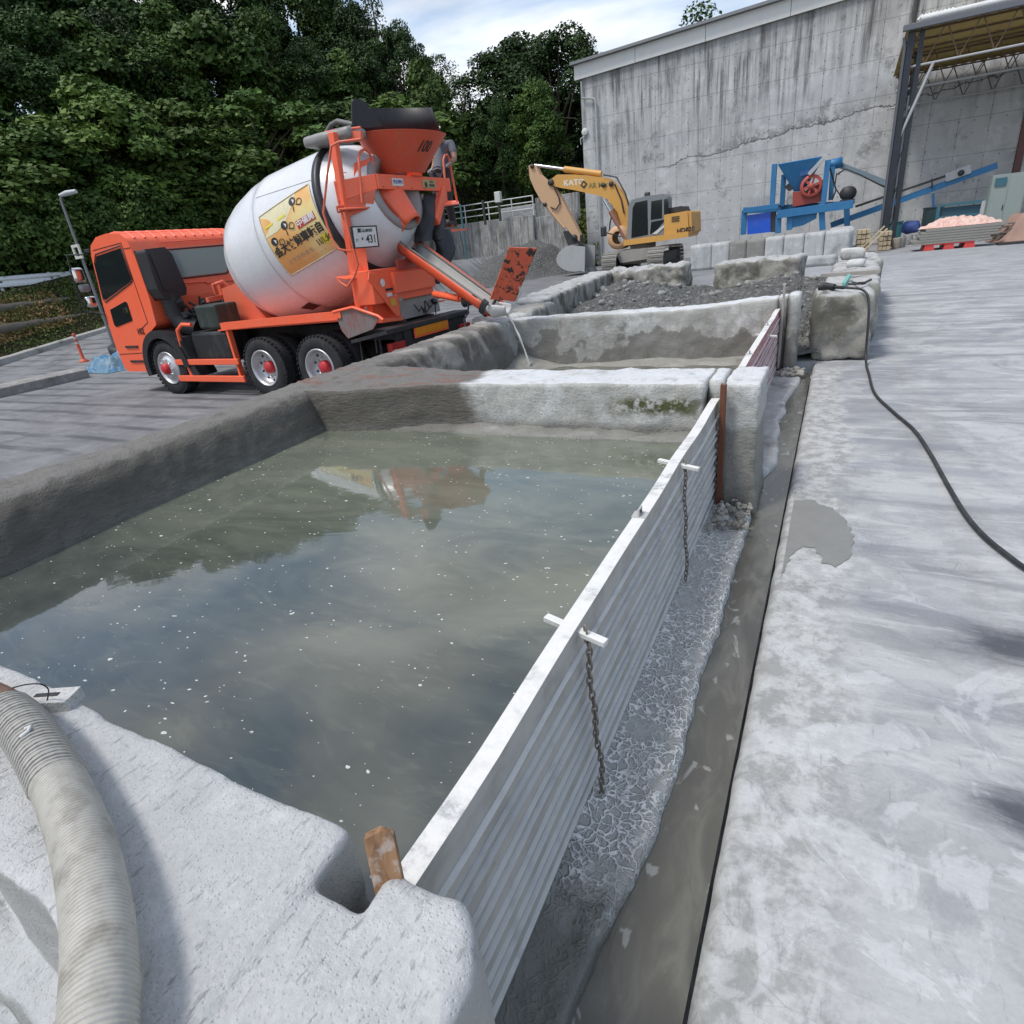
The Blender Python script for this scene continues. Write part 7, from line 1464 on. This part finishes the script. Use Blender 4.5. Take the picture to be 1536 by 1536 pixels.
for i, (p0_, p1_, z, Y, c_) in enumerate(((1332, 1355, 0.9, 35, (0.02, 0.13, 0.14)), (1385, 1412, 1.35, 34.5, (0.02, 0.05, 0.05)))):
    k = MB(); a, b = at_g(p0_, Y), at_g(p1_, Y); k.bx(a, b, Y, Y + 0.6, 0, z); k.bx(a - 0.04, b + 0.04, Y - 0.04, Y + 0.64, z, z + 0.05); k.bx(a + 0.08, b - 0.08, Y - 0.012, Y, 0.1, z - 0.1); tag(k.build('steel_bin', paint('bin%d' % i, c_, 0.5), bevel=0.01, origin=True), ['small dark teal bin between the shed posts', 'dark green bin right of the shed posts'][i], 'bin')
TIM = wood_mat('pale_timber', (0.52, 0.44, 0.30), (0.36, 0.28, 0.18))
def timber(pxa, pxb, Y, n, label, h=0.13, dep=1.2):
    root = simple_thing('timber_stack', label, 'timber', ((at_g(pxa, Y) + at_g(pxb, Y)) / 2, Y, 0)); w = abs(at_g(pxb, Y) - at_g(pxa, Y)); rr = random.Random(int(pxa))
    for r in range(n):
        for c in range(3): k = MB(); x = -w / 2 + (c + 0.5) * w / 3; k.bx(x - w / 6.6, x + w / 6.6, -dep / 2 + 0.1 * rr.random(), dep / 2, 0.02 + r * (h + 0.03), 0.02 + r * (h + 0.03) + h); k.build('beam_end', TIM, root, 0.006)
timber(1288, 1308, 30.0, 5, 'pale timber stack left of the front shed post', 0.15); timber(1322, 1340, 31.0, 4, 'pale timber stack between the shed posts', 0.15)
k = MB(); a = ony(1290, 372, 29.5); k.bar((a.x - 0.1, 29.4, 0.05), (a.x + 0.75, 29.5, 0.95), 0.12, 0.04); k.bar((a.x + 0.05, 29.2, 0.05), (a.x + 0.85, 29.4, 0.85), 0.12, 0.04); tag(k.build('leaning_boards', TIM), 'brown boards leaning on the timber stack left of the post', 'boards')
k = MB(); a = at_g(1368, 33.8); k.lumpy(a - 0.35, a + 0.35, 33.5, 34.2, 0.45, 0.95, 0.08, 0.2, 0.03); tag(k.build('blue_bundle', paint('bundle_blue', (0.03, 0.07, 0.25), 0.6)), 'round dark blue bundle behind the shed posts', 'bundle')
for i, (pxx, Y, r_, c_) in enumerate(((1350, 31.5, 0.16, (0.30, 0.27, 0.22)), (1357, 32.0, 0.15, (0.24, 0.24, 0.22)), (1366, 33.5, 0.18, (0.3, 0.3, 0.28)))):
    k = MB(); x = at_g(pxx, Y); k.lathe([(0, 0), (0, r_), (0.02, r_ * 1.03), (0.38, r_ * 1.05), (0.40, r_), (0.4, 0)], (x, Y, 0), (0, 0, 1), 16); tag(k.build('bucket_can', paint('can%d' % i, c_, 0.5)), ['brown can at the foot of the shed post', 'grey can next to the brown one by the shed post', 'pale can below the blue bundle'][i], 'can')
x = at_g(1530, 30.5)
cloth('covered_load', (x + 0.6, 30.5, 0.0), (1.5, 1.3, 1.3), paint('brown_cover', (0.30, 0.19, 0.15), 0.7, 0, 0.5, (0.20, 0.13, 0.11), 2), 'rounded brown covered heap cut by the right edge of the picture', 'covered heap', 1.0, 0.5)
k = MB(); rr = random.Random(4)
for i in range(26): xx = at_g(1478 + rr.random() * 40, 30); a = Vector((xx, 29.6 + rr.random() * 1.2, 0.1 + 0.55 * rr.random())); k.bar(a, a + Vector((0.5 + rr.random() * 0.5, 0.3 * rr.random(), 0.15 * rr.random() - 0.05)), 0.06, 0.05)
tag(k.build('scrap_pile', paint('scrap', (0.16, 0.14, 0.12), 0.7)), kind='stuff')
k = MB(); a, b = at_g(1505, 28.0), at_g(1545, 28.0); k.bx(a, b + 1, 27.9, 28.4, 0.0, 0.07); tag(k.build('drain_cover', DKM), 'dark flat metal strip on the yard at the right edge', 'plate')
# ---------------------------------------------------------------- things on the right hand blocks, cable
TG = paint('tool_green', (0.16, 0.42, 0.36), 0.6)
tb = Vector((0.12, 9.1, 0.80))
k = MB(); k.tube([(-0.18, 8.72, 0.83), (-0.10, 8.70, 0.85), (0.0, 8.62, 0.84)], [0.03, 0.045, 0.035], 10); k.tube([(0.0, 8.62, 0.84), (0.10, 8.53, 0.835)], 0.02, 8); tag(k.build('cable_plug', BK), 'black plug and socket lying on the rough block', 'plug')
CBL = paint('cable_black', (0.015, 0.018, 0.02), 0.5)
cp = [Vector((0.10, 8.53, 0.835)), Vector((0.20, 8.45, 0.83)), Vector((0.28, 8.37, 0.82)), Vector((0.345, 8.29, 0.76)), Vector((0.375, 8.24, 0.62)), Vector((0.39, 8.2, 0.40)), Vector((0.40, 8.15, 0.15)), Vector((0.415, 8.0, 0.025))]
for q in ((1303, 560), (1312, 590), (1340, 618), (1371, 645), (1395, 680), (1420, 725), (1447, 770), (1475, 803), (1510, 832), (1545, 856), (1620, 890)): cp.append(onz(q[0], q[1], 0.018))
def catmull(P_, n=8):
    out = []
    for i in range(len(P_) - 1):
        p0, p1, p2, p3 = P_[max(i - 1, 0)], P_[i], P_[i + 1], P_[min(i + 2, len(P_) - 1)]
        for j in range(n):
            t = j / n; out.append(0.5 * ((2 * p1) + (p2 - p0) * t + (2 * p0 - 5 * p1 + 4 * p2 - p3) * t * t + (3 * p1 - p0 - 3 * p2 + p3) * t ** 3))
    out.append(P_[-1]); return out
k = MB(); k.tube(catmull(cp), 0.0135, 10); tag(k.build('power_cable', CBL), 'thick black cable running from the rough block across the right hand yard', 'cable')
k = MB(); k.bar((0.10, 9.0, 0.83), (0.16, 9.75, 0.86), 0.05, 0.05); tag(k.build('green_tool', TG, bevel=0.01, origin=True), 'pale green tool handle lying on the rough block', 'tool')
k = MB(); k.tube([(0.30, 8.9, 0.83), (0.40, 9.25, 0.84)], 0.015, 8); k.box((0.29, 8.88, 0.84), (0.09, 0.03, 0.03)); tag(k.build('hammer', BK, origin=True), 'small dark hammer on the rough block right of the green tool', 'hammer')
k = MB(); k.tube([(0.15, 9.0, 0.83), (0.26, 8.96, 0.83)], 0.014, 8); k.tube([(0.20, 9.2, 0.83), (0.25, 8.97, 0.83)], 0.012, 8); tag(k.build('clamp', BK, origin=True), 'small dark clamp lying between the green tool and the hammer', 'clamp')
k = MB(); k.bx(-0.2, 0.55, 10.3, 10.42, 0.82, 0.87); tag(k.build('steel_bar', TRK, bevel=0.005, origin=True), 'long grey steel bar across the second block of the right hand row', 'bar')
block(0.05, 0.42, 13.6, 14.3, 0.825, 1.0, BLW, 'white slab piece lying on the farthest right hand block', 60, R(4), 0.03, 0.008, 0.06, 'white pieces lying on the blocks')
block(0.14, 0.40, 11.6, 12.1, 0.825, 0.93, BLW, 'small pale grey piece lying on the third block of the right hand row', 61, R(-5), 0.03, 0.008, 0.05, 'white pieces lying on the blocks')
# ---------------------------------------------------------------- suction hose on the near slab
hs = empty('suction_hose', (-0.9, 0.2, 0.79)); tag(hs, 'thick ribbed grey suction hose lying over the near left wall', 'hose'); ho = Vector((-0.9, 0.2, 0.79))
def ong(px, py, z): return onz(px, py, z)
hp = [ong(-170, 1000, 0.855), ong(-60, 1035, 0.853), ong(10, 1068, 0.852), ong(50, 1110, 0.852), ong(95, 1190, 0.853), ong(128, 1280, 0.856), ong(146, 1380, 0.86), ong(150, 1470, 0.86), ong(146, 1570, 0.85), ong(138, 1700, 0.82)]
hp = [p - ho for p in hp]; hpc = catmull(hp, 40); rad = 0.0435
acc = [0.0]
for a, b in zip(hpc[:-1], hpc[1:]): acc.append(acc[-1] + (b - a).length)
tot = acc[-1]; step = 0.0013; N = int(tot / step); pts = []; i = 0
for j in range(N):
    d = j * step
    while i < len(acc) - 2 and acc[i + 1] < d: i += 1
    t = (d - acc[i]) / max(1e-9, acc[i + 1] - acc[i]); pts.append(hpc[i].lerp(hpc[i + 1], t))
def dist_at(px, py):
    q = ong(px, py, 0.853) - ho; return min(range(len(pts)), key=lambda j: (pts[j] - q).length)
ja, jb, jc = dist_at(45, 1085), dist_at(88, 1180), dist_at(20, 1060)
def ringr(j):
    w = 0.0075
    ph = (j * step / w) % 1.0; return rad + 0.0016 * math.cos(2 * math.pi * ph)
# path offset makes the spiral lean slightly
k = MB(); k.tube(pts[jc - 6:], [ringr(j) for j in range(jc - 6, N)], 40, 0, smooth=True)
hn = NT('hose_grey'); hq = hn.noise(hn.obj, 16, 8, 0.65); hb = hn.noise(hn.obj, 120, 4)
HG = hn.set(hn.mix(hn.step(hq, 0.40, 0.70), (0.42, 0.405, 0.365), (0.25, 0.235, 0.20)), 0.5, hn.bump(hb, 0.2, 0.002), 0, 0.4); k.build('hose_body', HG, hs)
k = MB(); k.tube(pts[:jc], [rad * 0.98 + 0.0022 * math.cos(2 * math.pi * ((j * step / 0.011) % 1.0)) for j in range(jc)], 36, 0); k.build('rust_coupling', paint('rusty_coil', (0.27, 0.16, 0.11), 0.6, 0.2, 0.6, (0.40, 0.34, 0.28), 9), hs)
for q, (a, b, s_) in enumerate(((jc, jb, 0.013),)):
    wr_ = []; t = 0; L_ = (b - a) * step; turns = int(L_ / s_)
    Tn = []
    for j in range(turns * 16):
        d = a + j / 16 * s_ / step; jj = min(N - 2, int(d)); tg_ = (pts[jj + 1] - pts[jj]).normalized(); s2 = tg_.cross(Vector((0, 0, 1))).normalized(); u2 = s2.cross(tg_); an = 2 * math.pi * (j % 16) / 16
        wr_.append(pts[jj] + (s2 * math.cos(an) + u2 * math.sin(an)) * (rad + 0.002))
    k = MB(); k.tube(wr_, 0.0028, 6, 0); k.build('wire_wrap', paint('wire_grey', (0.36, 0.35, 0.32), 0.6), hs)
k = MB(); jj = dist_at(62, 1118); c_ = pts[jj]; k.tube([c_ + Vector((-0.012, 0.0, rad + 0.003)), c_ + Vector((0.0, 0.006, rad + 0.008)), c_ + Vector((0.008, -0.004, rad + 0.006)), c_ + Vector((0.006, -0.018, rad + 0.003))], 0.0035, 8); k.build('wire_knot', paint('knot_white', (0.6, 0.6, 0.58), 0.4), hs)
k = MB(); c_ = [ong(15, 1033, 0.865), ong(38, 1027, 0.90), ong(60, 1026, 0.90), ong(72, 1033, 0.87), ong(72, 1045, 0.83), ong(68, 1058, 0.81)]; k.tube(catmull(c_, 6), 0.0016, 6); tag(k.build('tie_wire', BK, origin=True), 'thin bent black wire springing from the hose to the small lug', 'wire')
k = MB(); g0 = ong(86, 1052, 0.80); k.bar(g0 + Vector((-0.05, -0.025, 0.004)), g0 + Vector((0.045, 0.02, 0.004)), 0.055, 0.032); k.bar(g0 + Vector((-0.045, -0.02, 0.021)), g0 + Vector((0.01, 0.006, 0.021)), 0.012, 0.003, 1); tag(k.build('lug_plate', [BLW, BK], bevel=0.003), 'small grey lug with a dark slot beside the ribbed hose', 'lug')
# ---------------------------------------------------------------- trees and undergrowth
def leaf_mat(name, a, b, c, sc=0.9):
    n = NT(name); oi = n.N('ShaderNodeObjectInfo'); q = n.noise(n.pos, sc, 4, 0.6); q2 = n.noise(n.pos, 6.0, 3, 0.6)
    col = n.mix(n.step(q, 0.38, 0.62), a, b); col = n.mix(n.m('MULTIPLY', n.step(q2, 0.52, 0.68), 0.6), col, c)
    hs_ = n.N('ShaderNodeHueSaturation'); n.L(col, hs_.inputs['Color']); n.L(n.m('ADD', 0.7, n.m('MULTIPLY', oi.outputs['Random'], 0.6)), hs_.inputs['Value'])
    n.set(hs_.outputs[0], 0.6, None, 0, 0.18)
    return n.mat
LF1 = leaf_mat('leaf_dark', (0.020, 0.045, 0.014), (0.038, 0.075, 0.018), (0.065, 0.11, 0.03))
LF2 = leaf_mat('leaf_mid', (0.035, 0.072, 0.016), (0.062, 0.11, 0.022), (0.11, 0.16, 0.04))
LF3 = leaf_mat('leaf_pale', (0.07, 0.10, 0.05), (0.10, 0.135, 0.07), (0.15, 0.18, 0.10))
LF4 = leaf_mat('weed_leaf', (0.055, 0.085, 0.018), (0.085, 0.115, 0.028), (0.14, 0.15, 0.05), 0.6)
LF5 = leaf_mat('leaf_vine', (0.045, 0.085, 0.016), (0.085, 0.14, 0.026), (0.15, 0.20, 0.05), 0.5)
BARK = paint('bark', (0.075, 0.06, 0.045), 0.9, 0, 0.5, (0.04, 0.035, 0.03), 6, bump=0.5)
def leaf_mesh(name, Cn, Nn, size, mat, seed, asp=0.62, droop=0.35):
    rg = np.random.RandomState(seed); n = len(Cn); nrm = Nn + rg.normal(0, 0.6, (n, 3)); nrm /= np.linalg.norm(nrm, axis=1)[:, None]
    d = rg.normal(0, 1, (n, 3)); d[:, 2] -= droop * 2; d -= nrm * (d * nrm).sum(1)[:, None]; d /= np.linalg.norm(d, axis=1)[:, None]; s_ = np.cross(nrm, d)
    L = (size * rg.uniform(0.6, 1.35, n))[:, None]; W = L * asp * 0.5
    V = np.empty((n, 4, 3)); V[:, 0] = Cn - d * L * 0.5; V[:, 1] = Cn + s_ * W - nrm * L * 0.12; V[:, 2] = Cn + d * L * 0.5; V[:, 3] = Cn - s_ * W - nrm * L * 0.12
    me = bpy.data.meshes.new(name); me.vertices.add(n * 4); me.vertices.foreach_set('co', V.reshape(-1).astype(np.float32)); me.loops.add(n * 4); me.loops.foreach_set('vertex_index', np.arange(n * 4, dtype=np.int32))
    me.polygons.add(n); me.polygons.foreach_set('loop_start', np.arange(0, n * 4, 4, dtype=np.int32)); me.polygons.foreach_set('loop_total', np.full(n, 4, dtype=np.int32)); me.update(calc_edges=True); me.materials.append(mat); return me
def proto(seed, mat, h=10.0, cr_=3.0, z0=0.12, n_cl=85, per=300, lsize=0.21, clr=0.85, shape='round', trunk=True, dome=False):
    rg = np.random.RandomState(seed); Cs = []; Ns = []; cl = []
    while len(cl) < n_cl:
        u = rg.normal(0, 1, 3); u /= np.linalg.norm(u); r = rg.uniform(0.45, 1.0) ** 0.6
        z = h * (z0 + (1 - z0) * 0.5) + u[2] * h * (1 - z0) * 0.5 * r; f_ = (z / h - z0) / (1 - z0)
        if shape == 'round': wd_ = cr_ * (math.sin(math.pi * min(1, max(0, f_)) ** 0.8) ** 0.6 if 0 < f_ < 1 else 0.1)
        elif shape == 'cone': wd_ = cr_ * max(0.05, (1 - f_)) ** 0.8
        else: wd_ = cr_ * (0.35 + 0.5 * math.sin(math.pi * f_))
        hz = np.linalg.norm(u[:2]); p = np.array([u[0] / max(hz, 1e-3) * wd_ * min(1, hz * 1.3) * r, u[1] / max(hz, 1e-3) * wd_ * min(1, hz * 1.3) * r, z])
        if mn.noise(Vector(p * 0.45 + seed)) < -0.16: continue
        cl.append((p, clr * rg.uniform(0.4, 1.35)))
    for p, r in cl:
        m_ = int(per * (r / clr) ** 1.6) + 6; d = rg.normal(0, 1, (m_, 3)); d /= np.linalg.norm(d, axis=1)[:, None]; d[:, 2] = np.where(rg.rand(m_) < 0.72, np.abs(d[:, 2]), d[:, 2])
        if dome: d[:, 2] = np.abs(d[:, 2]) * 1.0 - 0.2
        rad = r * rg.uniform(0.72, 1.08, m_)[:, None]; q = p + d * rad * np.array([1.0, 1.0, 1.0]) * rg.uniform(0.8, 1.2, 3); Cs.append(q); nn = d.copy(); nn[:, 2] += 0.35; nn /= np.linalg.norm(nn, axis=1)[:, None]; Ns.append(nn)
    me = leaf_mesh('crown', np.concatenate(Cs), np.concatenate(Ns), lsize, mat, seed)
    root = empty('tree'); o = bpy.data.objects.new('crown', me); COL.objects.link(o); o.parent = root
    k = MB(); top = h * 0.86; k.tube([(0, 0, -1.2), (0.05, 0, h * 0.2), (0.2 * rg.normal(), 0.2 * rg.normal(), h * 0.5), (0.2 * rg.normal(), 0.2 * rg.normal(), top)], [0.24, 0.2, 0.12, 0.03], 8)
    for i in range(9):
        p, r = cl[rg.randint(len(cl))]; z = h * rg.uniform(0.2, 0.6); k.tube([(0.03, 0, z), (p[0] * 0.5, p[1] * 0.5, (z + p[2]) / 2 + 0.2), tuple(p)], [0.09, 0.055, 0.02], 6)
    k.build('trunk', BARK, root); return root
kud = [proto(31, LF2, cr_=3.2, n_cl=80, per=210, lsize=0.34, clr=1.0, dome=True), proto(32, LF5, cr_=3.5, n_cl=85, per=200, lsize=0.36, clr=1.1, dome=True, z0=0.0), proto(33, LF2, cr_=2.8, n_cl=60, per=200, lsize=0.32, clr=1.0, shape='col', dome=True, z0=0.0)]
pro = [proto(11, LF1), proto(12, LF1, cr_=3.4, n_cl=95, shape='round'), proto(13, LF2, cr_=3.2, n_cl=90), proto(14, LF2, cr_=2.6, z0=0.05, n_cl=80, shape='col'), proto(15, LF1, cr_=2.3, n_cl=75, shape='cone', z0=0.15)]
thin = proto(16, LF3, cr_=1.7, n_cl=34, per=60, lsize=0.24, clr=0.7, shape='col', z0=0.25)
thin2 = proto(17, LF2, cr_=1.5, n_cl=30, per=50, lsize=0.2, clr=0.6, shape='cone', z0=0.3)
shrub = proto(18, LF2, h=10.0, cr_=5.2, n_cl=110, per=170, lsize=0.55, clr=1.6, z0=0.0)
used = set(); trng = random.Random(21)
def place_tree(p, px, py, D, label, name='tree', grp=None, wide=1.0, cat='tree'):
    d = ray(px, py); hh = math.hypot(d[0], d[1]); x, y = d[0] / hh * D, d[1] / hh * D; zt = EYE[2] + d[2] / hh * D; zb = ground_z(x, y) - 0.1; H_ = max(1.0, zt - zb); s_ = H_ / 10.0
    o = p if p.name not in used else copy_tree(p)
    used.add(o.name); used.add(p.name)
    if o is not p: pass
    o.name = name; used.add(o.name)
    o.location = (x, y, zb); o.scale = (s_ * wide, s_ * wide, s_); o.rotation_euler = (0, 0, trng.random() * 6.28); tag(o, label, cat, grp)
    if grp is None and 'group' in o: del o['group']
    if label == OUT: o['group'] = 'trees left of the picture'
    return o
protos = {}
def PT(p, *a, **k):
    key = id(p)
    return place_tree(p, *a, **k)
G1_, G2_, G3_ = 'trees along the skyline of the wooded slope', 'trees in the middle of the wooded slope', 'leafy trees and vines at the front of the wooded slope'
def where(px):
    for lim, t in ((55, 'above the guard rail'), (95, 'above the street lamp'), (140, 'just right of the street lamp'), (190, 'above the front of the truck cab'), (265, 'above the middle of the truck cab'), (345, 'above the rear of the truck cab'), (400, 'above the front end of the mixing drum'), (460, 'above the middle of the mixing drum'), (507, 'above the drum ring'), (540, 'above the left edge of the hopper'), (585, 'above the middle of the hopper'), (640, 'just left of the worker'), (672, 'just right of the worker'), (999, 'above the railing of the retaining wall')):
        if px < lim: return t
OUT = 'leafy tree of the wood, standing beyond the left edge of the picture'
LB1, LB2, LB3 = 'tall dark skyline tree ', 'mid slope dark green tree ', 'low vine covered tree at the wood front '
# skyline row
for i, (px, py, D, w) in enumerate([(-260, -60, 52, 1.2), (-170, -110, 54, 1.2), (-90, -120, 58, 1.2), (-10, -120, 60, 1.2), (70, -110, 62, 1.2), (150, -100, 60, 1.2), (225, -95, 64, 1.1), (300, -80, 62, 1.2), (370, -70, 64, 1.1), (435, -40, 66, 1.1), (485, -8, 64, 1.0), (528, 12, 62, 0.95)]):
    PT(pro[[0, 1, 4, 2, 1, 0][i % 6]], px, py, D, (LB1 + where(px)) if px >= 0 else OUT, grp=G1_, wide=w)
PT(pro[1], 588, 42, 58, 'tree whose ragged crown ends the skyline left of the sky gap, above the hopper', wide=0.95)
PT(thin2, 556, -6, 60, 'thin wispy tree standing above the others left of the sky gap', wide=1.0)
PT(thin2, 612, 60, 66, 'slim feathery tree at the edge of the sky gap above the hopper', wide=1.0)
PT(kud[1], 625, 95, 50, 'bright green tree bending over the worker on the truck', wide=0.8)
PT(thin, 658, 76, 70, 'pale feathery sapling in the sky gap, left of the pointed one', wide=1.0); PT(thin, 688, 108, 66, 'pale sapling low in the sky gap next to the big rounded tree', wide=1.1)
PT(thin, 640, 120, 72, 'third pale sapling in the sky gap, lowest and furthest left', wide=1.1)
PT(pro[0], 735, 88, 58, 'left shoulder tree of the big dark group beside the concrete building', wide=1.5); PT(pro[0], 768, 66, 60, 'middle tree of the big dark group beside the concrete building', wide=1.35)
PT(pro[1], 832, 50, 56, 'tallest rounded tree of the dark group, nearest the concrete building', wide=1.25); PT(pro[0], 868, 78, 60, 'tree partly hidden by the left edge of the concrete building', wide=0.75)
PT(pro[3], 800, 130, 52, 'lower dark tree in front of the group beside the concrete building', wide=1.0); PT(pro[1], 745, 150, 53, 'lower dark tree left in front of the group beside the building', wide=0.8)
PT(thin2, 1050, 18, 95, 'tuft of a tree top showing just above the concrete building roof', wide=1.3)
# middle and front rows
mid = [(-230, 60, 44), (-150, 30, 46), (-70, 20, 46), (10, 30, 47), (80, 10, 48), (160, 20, 49), (235, 30, 50), (310, 20, 51), (380, 30, 52), (445, 50, 53), (500, 70, 53), (548, 90, 54), (600, 130, 52), (655, 165, 54), (690, 175, 56)]
for i, (px, py, D) in enumerate(mid): PT([pro[2], kud[0], pro[3], pro[1], kud[2], pro[0]][i % 6], px + trng.uniform(-12, 12), py + trng.uniform(-18, 18), D, (LB2 + where(px)) if px >= 0 else OUT, grp=G2_, wide=trng.uniform(1.0, 1.35))
frt = [(-200, 190, 34.5), (-120, 160, 35), (-40, 150, 35.5), (40, 175, 36), (110, 130, 38), (175, 150, 38.5), (250, 140, 40), (320, 165, 41), (385, 150, 42), (450, 170, 44), (515, 150, 46), (570, 165, 48)]
for i, (px, py, D) in enumerate(frt): PT(kud[[0, 1, 2, 0, 1][i % 5]], px + trng.uniform(-12, 12), py + trng.uniform(-15, 15), D, (LB3 + where(px)) if px >= 0 else OUT, grp=G3_, wide=trng.uniform(1.3, 1.8))
GS_ = 'shrubs at the edge of the wood'
for i, (px, py, D) in enumerate([(-120, 320, 32.5), (-40, 300, 32.5), (35, 290, 33), (100, 300, 33.5), (170, 270, 35), (240, 280, 37), (300, 250, 39), (370, 265, 40), (440, 250, 42), (520, 255, 45), (600, 262, 48), (670, 262, 52)]):
    PT(shrub, px, py, D, ('mounded shrub at the wood edge, ' + where(px)) if px >= 0 else 'leafy shrub beyond the left edge of the picture', name='shrub', grp=GS_, wide=1.0, cat='shrub')
# undergrowth and weeds
def scatter(name, n, fx, size, mat, seed, up=0.8, hgt=0.5):
    rg = np.random.RandomState(seed); C_ = []; 
    while len(C_) < n:
        x, y = fx(rg); z = ground_z(x, y); c = 0.5 + 0.5 * mn.noise(Vector((x * 0.6, y * 0.6, seed)))
        if rg.rand() < c + 0.15: C_.append((x, y, z + rg.rand() ** 1.5 * hgt * (0.3 + 1.2 * c)))
    C_ = np.array(C_); N_ = rg.normal(0, 0.6, (n, 3)); N_[:, 2] += up; N_ /= np.linalg.norm(N_, axis=1)[:, None]
    me = leaf_mesh(name, C_, N_, size, mat, seed, 0.5, -0.4); o = bpy.data.objects.new(name, me); COL.objects.link(o); tag(o, kind='stuff'); return o
scatter('undergrowth', 26000, lambda r: (-30.0 - 9 * r.rand() ** 1.3, -8 + 52 * r.rand()), 0.34, LF1, 1, hgt=1.1)
scatter('undergrowth', 30000, lambda r: (-50 + 36.3 * r.rand(), 39.3 + 9.5 * r.rand()), 0.30, LF4, 2, hgt=1.3)
scatter('grass', 34000, lambda r: (-25.7 - 1.8 * r.rand() ** 0.8, -6 + 32 * r.rand()), 0.10, LF4, 3, up=0.2, hgt=0.22)
def deadgrass(r): return (-26.3 - 1.0 * r.rand(), 6 + 8 * r.rand())
scatter('dry_grass', 7000, deadgrass, 0.16, paint('straw', (0.34, 0.22, 0.09), 0.8), 4, up=0.1, hgt=0.15)
# edging boards in the bank below the guard rail
for i in range(2):
    k = MB(); k.lumpy(-0.04, 0.04, -8, 7.5, -0.2, 0.12, 0.25, 0.02, 0.02); o = k.build('retaining_board', paint('weathered_board', (0.14, 0.12, 0.10), 0.85, 0, 0.5, (0.07, 0.06, 0.05), 3)); o.location = (-26.5 - i * 0.5, 13.5, ground_z(-26.5 - i * 0.5, 13.0) + 0.1); tag(o, ['lower weathered board holding the bank below the guard rail', 'upper weathered board holding the bank below the guard rail'][i], 'board', None)
